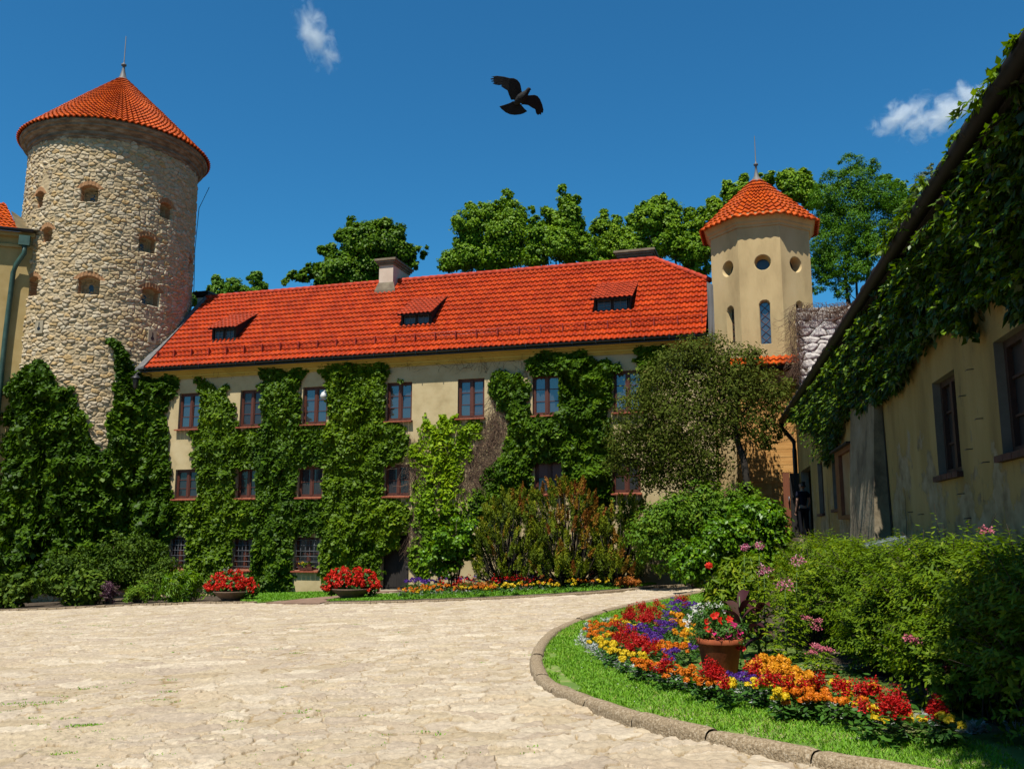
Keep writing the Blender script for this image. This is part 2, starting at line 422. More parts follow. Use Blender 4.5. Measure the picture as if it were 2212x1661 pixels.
def tileplane(name, parent, O, eu, ev, u0, u1, vmax, tw, rows, amp, riser, mat, sub=6, phase=0.):
    """pantile roof as real relief: waves across, stepped courses up the slope"""
    O = np.array(O, float); eu = np.array(eu, float); ev = np.array(ev, float); ev = ev / np.linalg.norm(ev); en = np.cross(eu, ev); en /= np.linalg.norm(en)
    rl = vmax / rows
    vv = np.linspace(0, vmax, 60); lo = min(u0(v) for v in vv); hi = max(u1(v) for v in vv)
    us = np.arange(math.floor(lo / tw) * tw, hi + tw, tw / sub)
    V = []; T = []
    lines = []
    for r in range(rows):
        lines += [(r * rl + .012, -.01, r), (r * rl - .018, riser - .012, r), (r * rl - .02, riser, r), (r * rl + rl * .5, riser * .5, r), ((r + 1) * rl + .004, .004, r)]
    for v, h, r in lines:
        u = np.clip(us, u0(v), u1(v)); ph = (u + phase) / tw
        w = np.sin(2 * PI * ph); wave = amp * np.where(w > 0, w, w * .7)
        k = np.floor(ph + .25).astype(int)
        jit = (_T[k & 255, r & 255] - .5) * .012
        V.append(O + u[:, None] * eu + v * ev + (h + wave + jit)[:, None] * en)
        T.append(.5 + .8 * (_T[(k * 7) & 255, (r * 13 + 5) & 255] - .5))
    n = len(us); m = len(lines); V = np.concatenate(V); T = np.concatenate(T)
    i = np.arange(m - 1)[:, None] * n + np.arange(n - 1)[None]; i = i.ravel()
    Fq = np.stack([i, i + 1, i + n + 1, i + n], 1)
    a = V[Fq]; ar = np.linalg.norm(np.cross(a[:, 2] - a[:, 0], a[:, 3] - a[:, 1]), axis=1)
    return npmesh(name, V, Fq[ar > 1e-6], mat, parent, {'tone': T}, smooth=False)

def coneroof(name, parent, c, R, z0, z1, N, rows, amp, riser, mat, octa=0., a0=0., r1=.12, sub=6):
    lines = []; H = z1 - z0; sl = math.hypot(R, H); nr, nz = H / sl, R / sl
    for r in range(rows):
        lines += [((r + .03) / rows, -.01, r), ((r - .045) / rows, riser - .012, r), ((r - .05) / rows, riser, r), ((r + .5) / rows, riser * .5, r), ((r + 1.01) / rows, .004, r)]
    th = np.linspace(0, 2 * PI, N * sub + 1)[:-1]; ph = th / (2 * PI) * N
    oc = math.cos(PI / 8) / np.cos(((th - a0) % (PI / 4)) - PI / 8)
    V = []; T = []
    for t, h, r in lines:
        fade = min(1, (1 - t) * 2.2) ; w = np.sin(2 * PI * ph); a = amp * fade * w
        rr = (r1 + (R - r1) * (1 - t)) * (1 + octa * (oc * 1.04 - 1)); dz = (h + a)
        k = np.floor(ph).astype(int); dz = dz + (_T[k & 255, r & 255] - .5) * .015
        V.append(np.stack([c[0] + (rr + dz * nr) * np.cos(th), c[1] + (rr + dz * nr) * np.sin(th), np.full_like(th, c[2] + z0 + H * t) + dz * nz], 1))
        T.append(.5 + .9 * (_T[(k * 5) & 255, (r * 11) & 255] - .5))
    n = len(th); m = len(lines); V = np.concatenate(V); T = np.concatenate(T)
    i = np.arange(m - 1)[:, None] * n; j = np.arange(n)[None]; j2 = (j + 1) % n
    Fq = np.stack([(i + j).ravel(), (i + j2).ravel(), (i + n + j2).ravel(), (i + n + j).ravel()], 1)
    return npmesh(name, V, Fq, mat, parent, {'tone': T})

# ------------------------------------------------------------------ round tower
TD = 48.35; TAZ = math.radians(-24.85)
TC = np.array([TD * math.sin(TAZ), TD * math.cos(TAZ), 0.]); TPH = math.atan2(-TC[1], -TC[0])
RT = lambda z: 4.12 - .20 * np.clip((z + 1) / 21, 0, 1)

def cylhit(x, y, R=4.02, extra=0.):
    d = ray(x, y); o = CAM[:2] - TC[:2]
    a = (d[..., :2] ** 2).sum(-1); b = (d[..., :2] @ o); c = (o ** 2).sum() - (R + extra) ** 2
    disc = b * b - a * c; t = (-b - np.sqrt(np.maximum(disc, 0))) / a
    P = CAM + d * t[..., None] if np.ndim(t) else CAM + d * t
    th = np.arctan2(P[..., 1] - TC[1], P[..., 0] - TC[0]) - TPH
    return P, (th + PI) % (2 * PI) - PI, disc > 0

tower = thing('round_tower', 'tall round rubble stone tower under a conical orange tile roof', 'tower', (*TC[:2], -1.2))
zo = 1.2
def tower_wall():
    na, nb = 720, 40
    th = np.concatenate([np.linspace(-1.75, 1.75, na), np.linspace(1.75, 2 * PI - 1.75, nb)[1:-1]])
    zs = np.linspace(-1.6, 20.25, 910)
    A, Z = np.meshgrid(th, zs); U = A * 4.0
    wx = U / .295 + .35 * (fbm(U * 3.0, Z * 3.0, 2) - .5); wz = Z / .17 + .55 * (fbm(U * .7 + 40, Z * 1.0, 2) - .5)
    f1, ed, rn = vor(wx, wz, .98); ed = ed + .12 * (fbm(U * 10, Z * 10, 3) - .5)
    fine = fbm(U * 9, Z * 9, 3)
    h = .062 * sstep(-.02, .30, ed) * (.3 + 1.1 * rn) + .045 * (fine - .5) + .05 * (fbm(U * .6, Z * .6) - .5)
    mask = np.zeros_like(U)
    # smoother plastered patch, upper left
    P, t0, _ = cylhit(95, 400); pp = sstep(.9, .55, np.hypot((U - t0 * 4) / .5, (Z - P[2]) / .8) + .5 * (fbm(U * 2, Z * 2) - .5)); h = h * (1 - .85 * pp); mask = np.where(pp > .5, 2, mask)
    dep = np.zeros_like(U)
    for (x, y, w, hh) in EMB:
        P, t0, _ = cylhit(x, y); u = U - t0 * 4.0; z = Z - P[2]
        top = hh / 2 - .16 * (u / (w / 2)) ** 2
        ins = (np.abs(u) < w / 2) & (z > -hh / 2) & (z < top)
        ring = (np.abs(u) < w / 2 + .22) & (z > hh / 4 + .05) & (z < top + .24) & ~ins
        mask = np.where(ring, 1, mask); mask = np.where(ins, 2, mask)
        h = np.where(ring, .02 + .02 * (np.sin(u * 40) > 0), h)
        dep = np.where(ins, np.maximum(dep, .62), dep)
    R = RT(Z) + h - dep
    V = np.stack([R * np.cos(A + TPH), R * np.sin(A + TPH), Z + zo], -1).reshape(-1, 3)
    n = len(th); m = len(zs)
    i = np.arange(m - 1)[:, None] * n; j = np.arange(n)[None]; j2 = (j + 1) % n
    Fq = np.stack([(i + j).ravel(), (i + j2).ravel(), (i + n + j2).ravel(), (i + n + j).ravel()], 1)
    mat = stonemat('rubble_stone', [(0.500, 0.373, 0.208), (0.660, 0.523, 0.331), (0.580, 0.416, 0.208), (0.740, 0.620, 0.436), (0.620, 0.407, 0.171), (0.700, 0.581, 0.397), (0.540, 0.426, 0.284)], (.41, .30, .165), brick=(.46, .24, .11), plaster=(.56, .43, .25), bump=.7, e0=-.02, e1=.10, coarse=1.2)
    npmesh('wall', V, Fq, mat, tower, {'rnd': rn.ravel(), 'edge': ed.ravel(), 'mask': mask.ravel()})
EMB = [(82, 432, .62, .85), (192, 418, .80, .82), (361, 456, .74, .82), (99, 507, .66, .72), (320, 528, .84, .78), (70, 618, .70, .90), (191, 616, .92, .86), (327, 641, .92, .86), (412, 575, .6, .8)]
tower_wall()
for (x, y, w, hh) in EMB:
    P, t0, _ = cylhit(x, y); a = t0 + TPH; r = RT(P[2]) - .60
    b = MB(); q = []
    for k in range(9): an = PI * k / 8; q.append((.10 * math.cos(an), .10 + .10 * math.sin(an)))
    q += [(-.10, -.26), (.10, -.26)]
    ca, sa = math.cos(a), math.sin(a)
    f = lambda u, v, d: (ca * (r + d) - sa * u, sa * (r + d) + ca * u, P[2] + v + zo - .04)
    b.add([f(u, v, .03) for u, v in q] + [f(u, v, -.1) for u, v in q], [tuple(range(11))] + [(k, k + 11, (k + 1) % 11 + 11, (k + 1) % 11) for k in range(11)])
    b.build('window_slit', M['glass_low'], tower)
for (x, y) in [(87, 707), (327, 728)]:
    P, t0, _ = cylhit(x, y); a = t0 + TPH; r = RT(P[2]) + .06; ca, sa = math.cos(a), math.sin(a)
    f = lambda u, v, d: (ca * (r + d) - sa * u, sa * (r + d) + ca * u, P[2] + v + zo)
    b = MB(); b.hexa([f(-.21, -.3, -.1), f(.21, -.3, -.1), f(.21, -.3, .04), f(-.21, -.3, .04), f(-.21, .3, -.1), f(.21, .3, -.1), f(.21, .3, .04), f(-.21, .3, .04)])
    pl = b.build('loophole_plate', M['reveal'], tower)
    b = MB(); q = [(.09 * math.cos(k * PI / 6), .09 * math.sin(k * PI / 6) - .08) for k in range(12)]
    b.add([f(u, v, .046) for u, v in q], [tuple(range(12))]); b.hexa([f(-.025, 0, .03), f(.025, 0, .03), f(.025, 0, .047), f(-.025, 0, .047), f(-.025, .2, .03), f(.025, .2, .03), f(.025, .2, .047), f(-.025, .2, .047)])
    b.build('keyhole', M['black'], pl)
def zd(x, y, D): return dist(x, y, D)[2]
ZE = zd(251, 337, TD); ZA = zd(277, 172, TD)
b = MB(); cz = ZE + zo
b.lathe([(3.90, -.86), (4.0, -.78), (4.0, -.70), (4.07, -.66), (4.07, -.50), (4.14, -.46), (4.20, -.36), (4.30, -.31), (4.30, -.22), (4.38, -.16), (4.42, -.06), (4.38, 0.05), (3.6, .1)], 96, (0, 0, cz), sm=False)
b.build('cornice', nmat('brick_cornice', [(.13, .10, .07), (.27, .19, .12), (.42, .35, .26)], 2.2, .9, .6, 18, stretch=(1, 1, 3)), tower)
coneroof('roof', tower, (0, 0, 0), 4.50, ZE + zo, ZA + zo, 104, 21, .050, .060, M['tile2'])
b = MB(); b.lathe([(.30, -.15), (.17, .08), (.09, .4), (.06, .6), (.06, .66), (.13, .70), (.13, .78), (.05, .82), (.025, .9), (.02, 2.35), (.0, 2.4)], 12, (0, 0, ZA + zo)); b.build('finial', M['lead'], tower)
b = MB(); wp = []
for (x, y) in [(452, 405), (430, 450), (421, 540), (419, 620), (417, 655)]:
    P = dist(x, y, TD + .2); wp.append((P[0] - TC[0], P[1] - TC[1], P[2] + zo))
b.tube(wp, .018, 5); b.build('lightning_wire', M['black'], tower)

# ------------------------------------------------------------------ long wing: local frame of the facade
wing = thing('castle_wing', 'long three storey beige castle wing with a steep red tiled roof', 'building', P0, FANG)
WIN_U = [(-8.72, -7.56), (-5.53, -4.40), (-2.41, -1.22), (1.57, 2.73), (4.77, 5.93), (7.97, 9.12), (11.25, 12.38)]
WIN_M = [(-8.68, -7.5), (-5.5, -4.45), (-2.48, -1.32), (1.57, 2.71), (8.05, 9.2), (11.15, 12.25)]
WIN_G = [(-8.72, -7.85), (-5.52, -4.5), (-2.53, -1.36)]
ZU, ZM, ZG = (6.43, 8.06), (3.30, 4.60), (.24, 1.61)
DOOR = (1.50, 2.73, -.62, 1.85)
holes = [(a, b_, *ZU) for a, b_ in WIN_U] + [(a, b_, *ZM) for a, b_ in WIN_M] + [(a, b_, *ZG) for a, b_ in WIN_G] + [DOOR]
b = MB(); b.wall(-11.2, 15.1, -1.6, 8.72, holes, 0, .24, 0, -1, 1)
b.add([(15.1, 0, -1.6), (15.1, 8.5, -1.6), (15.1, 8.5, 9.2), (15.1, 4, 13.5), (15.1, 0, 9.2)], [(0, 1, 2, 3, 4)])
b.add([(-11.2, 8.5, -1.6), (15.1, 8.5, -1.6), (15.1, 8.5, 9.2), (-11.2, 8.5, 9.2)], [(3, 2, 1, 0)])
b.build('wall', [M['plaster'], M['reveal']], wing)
b = MB()  # moulded cornice under the eave
for (y0, z0, z1) in [(-.05, 8.72, 8.80), (-.10, 8.80, 8.93), (-.18, 8.93, 9.00), (-.28, 9.00, 9.10)]: b.box(-11.2, 15.05, y0, .15, z0, z1 - .001)
b.build('cornice', M['ochre'], wing)

def casement(par, x0, x1, z0, z1, y, glass, rows=3, sill=True, curtain=False, split=.5):
    t = .075; b = MB(); zf = z0
    b.box(x0 + .004, x0 + t, y, y + .09, z0, z1); b.box(x1 - t, x1 - .004, y, y + .09, z0, z1)
    b.box(x0 + t, x1 - t, y, y + .09, z1 - t, z1); b.box(x0 + t, x1 - t, y, y + .09, z0, z0 + t)
    xm = x0 + (x1 - x0) * split; b.box(xm - .055, xm + .055, y - .012, y + .08, z0 + t, z1 - t)
    P = MB()
    for (a, c) in ((x0 + t, xm - .055), (xm + .055, x1 - t)):
        b.box(a, a + .04, y + .015, y + .06, z0 + t, z1 - t); b.box(c - .04, c, y + .015, y + .06, z0 + t, z1 - t)
        b.box(a + .04, c - .04, y + .015, y + .06, z0 + t, z0 + t + .05); b.box(a + .04, c - .04, y + .015, y + .06, z1 - t - .045, z1 - t)
        for k in range(1, rows):
            zz = z0 + t + (z1 - z0 - 2 * t) * k / rows; b.box(a + .04, c - .04, y + .022, y + .055, zz - .014, zz + .014)
        for k in range(rows):
            za = z0 + t + (z1 - z0 - 2 * t) * k / rows; zb = z0 + t + (z1 - z0 - 2 * t) * (k + 1) / rows
            e1, e2 = rng.normal(0, .004, 2)
            P.add([(a + .03, y + .05 - e1, za), (c - .03, y + .05 + e1, za), (c - .03, y + .05 + e1 + e2, zb), (a + .03, y + .05 - e1 + e2, zb)], [(0, 1, 2, 3)])
    w = b.build('window', M['wood'], par); P.build('pane', glass, w)
    if curtain:
        C = MB(); n = 28
        for (a, c) in ((x0 + .14, x0 + .42), (x1 - .42, x1 - .14)):
            V = []
            for k in range(n + 1):
                x = a + (c - a) * k / n; yy = y + .045 - .006 * math.sin(k * 1.9); V += [(x, yy, z0 + .13), (x, yy, z1 - .13)]
            C.add(V, [(2 * k, 2 * k + 2, 2 * k + 3, 2 * k + 1) for k in range(n)])
        C.build('curtain', M['curtain'], w)
    if sill:
        s = MB(); n = 6
        for k in range(n):
            a = x0 - .06 + (x1 - x0 + .12) * k / n; c = x0 - .06 + (x1 - x0 + .12) * (k + 1) / n
            s.hexa([(a + .004, y, z0 - .07), (c - .004, y, z0 - .07), (c - .004, y - .33, z0 - .085), (a + .004, y - .33, z0 - .085), (a + .004, y, z0 + .012), (c - .004, y, z0 + .012), (c - .004, y - .33, z0 - .03), (a + .004, y - .33, z0 - .03)])
        s.build('sill', M['sill'], w)
    return w
M['curtain'] = plain('grey_curtain', (.045, .048, .055), .9, .1)
for i, (a, c) in enumerate(WIN_U): casement(wing, a, c, *ZU, .13, M['glass'] if i not in (1,) else M['glass_low'])
for i, (a, c) in enumerate(WIN_M): casement(wing, a, c, *ZM, .13, M['glass_low'], 3 if i < 2 else 2, curtain=i in (2, 3))
for i, (a, c) in enumerate(WIN_G):
    w = casement(wing, a, c, *ZG, .16, M['glass_low'], 2)
    g = MB()
    for k in range(6): x = a + .06 + (c - a - .12) * k / 5; g.tube([(x, .06, ZG[0] - .02), (x, .06, ZG[1])], .011, 6)
    for k in range(6): z = ZG[0] + .12 + (ZG[1] - ZG[0] - .24) * k / 5; g.tube([(a - .02, .04, z), (c + .02, .04, z)], .011, 6)
    g.build('iron_grille', M['iron'], w)
b = MB(); b.box(1.52, 2.71, .30, .36, -.6, 1.84); b.box(1.70, 2.08, .285, .30, -.4, .5); b.box(2.18, 2.56, .285, .30, -.4, .5); b.box(1.70, 2.08, .285, .30, .7, 1.6); b.box(2.18, 2.56, .285, .30, .7, 1.6)
d = b.build('door', M['dark'], wing)
b = MB(); b.tube([(2.60, .29, .42), (2.60, .24, .42), (2.48, .23, .42)], .014, 6); b.build('handle', M['iron'], d)
b = MB(); b.box(1.36, 2.9, -.45, .30, -.62, -.50); b.build('doorstep', M['reveal'], wing)
# main roof
VM = 4.48 * math.sqrt(2); VK = 2.84 * math.sqrt(2)
u1 = lambda v: 14.93 if v < VK else 14.93 - (14.93 - 12.51) * (v - VK) / (VM - VK)
roof = tileplane('roof', wing, (0, -.46, 9.25), (1, 0, 0), (0, 1, 1), lambda v: -10.4, u1, VM, .225, 16, .040, .048, M['tile'])
b = MB()
b.add([(-10.4, -.44, 9.19), (14.93, -.44, 9.19), (14.93, 2.38, 12.01), (12.51, 4.02, 13.65), (-10.4, 4.02, 13.65)], [(4, 3, 2, 1, 0)])
b.add([(-10.4, 4.02, 13.68), (12.51, 4.02, 13.68), (15.1, 8.6, 9.1), (-10.4, 8.6, 9.1)], [(3, 2, 1, 0)])
b.add([(12.51, 4.02, 13.68), (14.95, 2.38, 12.02), (15.12, 8.6, 9.1)], [(0, 1, 2)])
b.build('roof_deck', M['dark'], roof)
def ridge(pts, r=.13, step=.40):
    b = MB()
    for (p, q) in zip(pts[:-1], pts[1:]):
        p = Vector(p); q = Vector(q); n = max(1, round((q - p).length / step)); dr = (q - p) / n
        for k in range(n):
            a = p + dr * k; b.tube([a - dr * .06, a + dr], [r * 1.12, r * .94], 10, t=.2 + .6 * rng.random())
    return b
ridge([(-10.45, 4.04, 13.74), (12.55, 4.04, 13.74)]).build('ridge', M['ridge'], roof, tone=True)
ridge([(12.5, 4.04, 13.74), (15.0, 2.36, 12.10)], .11).build('hip_ridge', M['ridge'], roof, tone=True)
b = MB(); seg = []
n = 10
for k in range(n + 1):
    an = PI + PI * k / n; seg.append((-.53 + .085 * math.cos(an), 9.20 + .085 * math.sin(an)))
for k in range(n + 1):
    an = 2 * PI - PI * k / n; seg.append((-.53 + .075 * math.cos(an), 9.20 + .075 * math.sin(an)))
N_ = len(seg); b.add([(x, y, z) for x in (-10.6, 15.0) for y, z in seg], [(k, (k + 1) % N_, (k + 1) % N_ + N_, k + N_) for k in range(N_)])
for k in range(27):
    x = -10.2 + k * .95; b.box(x, x + .03, -.62, -.445, 9.105, 9.125); b.box(x, x + .03, -.63, -.60, 9.11, 9.26)
b.box(-10.6, 15.0, -.445, -.415, 9.06, 9.235); b.build('gutter', M['gutter'], wing)
b = MB(); b.box(-10.6, 15.0, -.415, 0.10, 9.10, 9.13); b.build('soffit', M['ochre'], wing)
# snow guard rail
b = MB(); r2 = 1 / math.sqrt(2)
rp = lambda x, v, h: (x, -.46 + (v - h) * r2, 9.25 + (v + h) * r2)
for h in (.10, .26): b.tube([rp(-10.2, .95, h), rp(14.8, .95, h)], .011, 5)
for k in range(208):
    x = -10.2 + k * .12; b.tube([rp(x, .95, .08), rp(x, .95, .27)], .0055, 4)
for k in range(28):
    x = -10.1 + k * .92; b.hexa([rp(x, .70, .05), rp(x + .03, .70, .05), rp(x + .03, 1.0, .05), rp(x, 1.0, .05), rp(x, .92, .29), rp(x + .03, .92, .29), rp(x + .03, .97, .29), rp(x, .97, .29)])
b.build('snow_guard', M['snow'], roof)
b = MB()  # lead flashing along the tower
b.hexa([(-10.75, -.62, 9.10), (-10.38, -.50, 9.24), (-10.38, 4.05, 13.74), (-10.62, 4.05, 13.70), (-10.75, -.62, 9.22), (-10.38, -.50, 9.34), (-10.38, 4.05, 13.84), (-10.62, 4.05, 13.84)])
b.build('flashing', M['lead'], roof)
b = MB(); b.hexa([(14.96, .55, 9.1), (15.35, .55, 9.1), (15.35, .65, 9.1), (14.96, .65, 9.1), (14.96, .55, 11.55), (15.35, .55, 11.3), (15.35, .65, 11.3), (14.96, .65, 11.55)])
for k in range(3): x = 14.98 + k * .13; b.box(x, x + .02, .52, .55, 9.1, 11.25)
b.build('boarding', M['lead'], wing)

RO_N = (-FM + np.array([0, 0, 1.])) / math.sqrt(2); RO_P = P0 + FM * (-.46) + np.array([0, 0, 9.25])
def roofl(x, y):
    d = ray(x, y); t = ((RO_P - CAM) @ RO_N) / (d @ RO_N); return toloc(CAM + d * t)
def dormer(bl, br, lipy, topl, topr):
    A = roofl(*bl); B = roofl(*br); s0, s1 = A[0], B[0]; yb = (A[1] + B[1]) / 2; zb = (A[2] + B[2]) / 2
    lip = facl((bl[0] + br[0]) / 2, lipy, yb - .22); T = roofl((topl[0] + topr[0]) / 2, (topl[1] + topr[1]) / 2)
    zl = lip[2]; yl = yb - .22; yt, zt = T[1], T[2]
    par = thing_part('dormer', wing)
    ev = np.array([0, yt - yl, zt - zl]); vm = np.linalg.norm(ev)
    zf = zl + (zt - zl) * (.22 / (yt - yl)) - .05
    tileplane('dormer_roof', par, (0, yl, zl), (1, 0, 0), ev, lambda v: s0 - .22, lambda v: s1 + .22, vm, .2, max(4, round(vm / .33)), .03, .035, M['dormer_tile'])
    b = MB()
    b.hexa([(s0 - .2, yl + .02, zl - .07), (s1 + .2, yl + .02, zl - .07), (s1 + .2, yt, zt - .07), (s0 - .2, yt, zt - .07), (s0 - .2, yl + .02, zl - .02), (s1 + .2, yl + .02, zl - .02), (s1 + .2, yt, zt - .02), (s0 - .2, yt, zt - .02)])
    zr = lambda y: 9.25 + (y + .46)
    for (xa, xb) in ((s0 - .1, s0), (s1, s1 + .1)):
        b.add([(xa, yb, zb - .1), (xb, yb, zb - .1), (xb, yb, zf), (xa, yb, zf), (xa, yt, zt - .1), (xb, yt, zt - .1)], [(0, 1, 2, 3), (0, 3, 4), (1, 5, 2), (3, 2, 5, 4), (0, 4, 5, 1)])
    b.box(s0, s1, yb + .02, yb + .10, zb - .05, zb + .09); b.box(s0, s1, yb + .02, yb + .10, zf - .12, zf); b.box((s0 + s1) / 2 - .06, (s0 + s1) / 2 + .06, yb + .02, yb + .1, zb + .09, zf - .12)
    b.box(s0 - .08, s1 + .08, yb - .06, yb + .02, zb - .06, zb - .01)
    b.box(s0, s1, yb + .4, yb + .45, zb, zf)
    b.build('dormer_frame', M['dark'], par)
    b = MB(); g = MB()
    for (a, c) in ((s0 + .06, (s0 + s1) / 2 - .08), ((s0 + s1) / 2 + .08, s1 - .06)):
        g.add([(a, yb + .07, zb + .1), (c, yb + .07, zb + .1), (c, yb + .07, zf - .12), (a, yb + .07, zf - .12)], [(0, 1, 2, 3)])
        for k in range(3): x = a + (c - a) * k / 2; b.box(x - .012, x + .012, yb + .045, yb + .068, zb + .1, zf - .12)
        for k in range(4): z = zb + .11 + (zf - zb - .24) * k / 3; b.box(a, c, yb + .046, yb + .066, z - .01, z + .01)
    g.build('pane', M['glass_low'], par); b.build('glazing_bars', M['iron'], par)
def thing_part(name, par):
    o = bpy.data.objects.new(name, None); COL.objects.link(o); o.parent = par; return o
dormer((461, 738), (505, 735), 707, (508, 680), (563, 675))
dormer((870, 706), (928, 700), 676, (905, 645), (962, 640))
dormer((1288, 677), (1357, 670), 642, (1297, 611), (1365, 608))

def chimney(x0, x1, yf, yb, z0, z1, cap=.22, mat='chim', capm='chimcap', flash=True):
    b = MB(); b.box(x0, x1, yf, yb, z0, z1); c = b.build('chimney', M[mat], wing)
    b = MB()
    for (o, za, zb) in ((.05, 0, .10), (.12, .10, .20), (.18, .20, .20 + cap)): b.box(x0 - o, x1 + o, yf - o, yb + o, z1 + za, z1 + zb - .001)
    b.build('chimney_cap', M[capm], c)
    if flash:
        b = MB(); zf = 9.25 + yf + .46
        b.hexa([(x0 - .16, yf - .12, zf - .1), (x1 + .16, yf - .12, zf - .1), (x1 + .03, yf - .01, zf + .05), (x0 - .03, yf - .01, zf + .05), (x0 - .16, yf - .12, zf + .03), (x1 + .16, yf - .12, zf + .03), (x1 + .03, yf - .01, zf + .42), (x0 - .03, yf - .01, zf + .42)])
        b.build('chimney_flashing', M['chimcap'], c)
A = roofl(818, 630); B = roofl(848, 628)
chimney(A[0], B[0], A[1], A[1] + 1.9, A[2] - .6, facl(832, 573, A[1])[2], .10)
A = facl(1336, 560, 4.6); B = facl(1408, 560, 4.6); chimney(A[0], B[0], 4.5, 5.6, 12.6, facl(1370, 556, 4.6)[2], .10, 'chimcap', 'chimcap', False)
A = facl(428, 660, 4.4); B = facl(449, 660, 4.4); chimney(A[0], B[0], 4.3, 5.3, 12.3, facl(438, 644, 4.4)[2], .10, 'white', 'black', False)

# ------------------------------------------------------------------ octagonal turret
turret = thing('octagonal_turret', 'small octagonal beige turret with a pointed orange tile roof', 'tower', fromloc(np.array([17.02, 1.36, 0])), FANG)
AP = 1.86; RV = AP / math.cos(PI / 8)
ZT0 = -.6; ZTE = facl(1642, 478, -.5)[2]
def facet(k, res, dents):
    an = -PI / 2 + k * PI / 4; nx, ny = math.cos(an), math.sin(an); tx, ty = -ny, nx; h = RV * math.sin(PI / 8)
    nu = max(2, int(2 * h / res)); nv = max(2, int((ZTE - ZT0) / res))
    U, Z = np.meshgrid(np.linspace(-h, h, nu), np.linspace(ZT0, ZTE, nv)); D = np.zeros_like(U)
    for f in dents: D = np.maximum(D, f(U, Z))
    D[:, 0] = 0; D[:, -1] = 0
    V = np.stack([nx * (AP - D) + tx * U, ny * (AP - D) + ty * U, Z], -1).reshape(-1, 3)
    i = (np.arange(nv - 1)[:, None] * nu + np.arange(nu - 1)[None]).ravel()
    return V, np.stack([i, i + 1, i + nu + 1, i + nu], 1)
def facet_uv(x, y, k):
    """pixel -> (u, z) on turret facet k"""
    an = -PI / 2 + k * PI / 4; n = FE * math.cos(an) + FM * math.sin(an); t = -FE * math.sin(an) + FM * math.cos(an)
    c = fromloc(np.array([17.02, 1.36, 0])) + n * AP; d = ray(x, y); P = CAM + d * (((c - CAM) @ n) / (d @ n)); return (P - c) @ t, P[2]
OC = [(-1, *facet_uv(1572, 581, -1)), (0, *facet_uv(1647.5, 567, 0)), (1, *facet_uv(1719, 571.5, 1))]
LA = []
for k, x, yt, yb in ((-1, 1577, 662, 742), (0, 1653.5, 648, 743), (1, 1727, 651, 735)):
    u, z1 = facet_uv(x, yt, k); _, z0 = facet_uv(x, yb, k); LA.append((k, 0.0 if k == 0 else u, z0, z1))
LA = [(k, facet_uv(1653.5, 695, 0)[0] if k == 0 else u, z0, z1) for k, u, z0, z1 in LA]
allV = []; allF = []; nb = 0
for k in range(-1, 7):
    ds = []
    for (kk, u, z) in OC:
        if kk == k:
            ds.append(lambda U, Z, u=u, z=z: np.where(np.hypot(U - u, Z - z) < .30, .40 * sstep(.30, .25, np.hypot(U - u, Z - z)) , 0))
    for (kk, u, z0, z1) in LA:
        if kk == k:
            ds.append(lambda U, Z, u=u, z0=z0, z1=z1: np.where((np.abs(U - u) < .19) & (Z > z0) & ((Z < z1 - .19) | (np.hypot(U - u, Z - z1 + .19) < .19)), .26, 0))
    V, Fq = facet(k, .02 if k in (-1, 0, 1) else 1.0, ds); allV.append(V); allF.append(Fq + nb); nb += len(V)
npmesh('wall', np.concatenate(allV), np.concatenate(allF), M['turret'], turret)
def onfacet(k, u, z, o):
    an = -PI / 2 + k * PI / 4; return (math.cos(an) * (AP + o) - math.sin(an) * u, math.sin(an) * (AP + o) + math.cos(an) * u, z)
for (k, u, z) in OC:
    b = MB(); q = [(u + .235 * math.cos(i * PI / 8), z + .235 * math.sin(i * PI / 8)) for i in range(16)]
    b.add([onfacet(k, x, y, -.385) for x, y in q], [tuple(range(16))]); b.build('round_window', M['glass_low'], turret)
for (k, u, z0, z1) in LA:
    q = [(u + .18 * math.cos(i * PI / 8), z1 - .19 + .18 * math.sin(i * PI / 8)) for i in range(9)] + [(u - .18, z0 + .01), (u + .18, z0 + .01)]
    b = MB(); b.add([onfacet(k, x, y, -.245) for x, y in q], [tuple(range(11))]); w = b.build('lancet_window', M['glass'] if k == 0 else M['glass_low'], turret)
    b = MB(); H = z1 - z0; n = 5
    for i in range(n):
        za = z0 + .02 + (H - .12) * i / n; zb = z0 + .02 + (H - .12) * (i + 1) / n
        b.tube([onfacet(k, u - .16, za, -.235), onfacet(k, u + .16, zb, -.235)], .012, 5); b.tube([onfacet(k, u + .16, za, -.232), onfacet(k, u - .16, zb, -.232)], .012, 5)
    b.build('lattice', M['wood'], w)
b = MB(); o8 = PI / 8
b.lathe([(RV - .05, -.52), (RV + .05, -.50), (RV + .05, -.42), (RV + .12, -.36), (RV + .12, -.30), (RV + .20, -.20), (RV + .26, -.14), (RV + .26, -.02), (RV - .2, 0)], 8, (0, 0, ZTE + .30), sm=False, a0=o8)
b.build('cornice', M['turret'], turret)
RZ = facl(1642, 463, -.95)[2]; RA = facl(1631, 389, 1.36)[2]
coneroof('roof', turret, (0, 0, 0), 2.32, RZ, RA, 48, 11, .042, .06, M['tile2'], octa=1., a0=o8, r1=.14)
b = MB(); b.lathe([(.38, -.20), (.22, -.02), (.10, .12), (.05, .4), (.04, .58), (.09, .61), (.09, .67), (.035, .70), (.022, .8), (.013, 1.85), (0, 1.9)], 12, (0, 0, RA)); b.build('finial', M['lead'], turret)
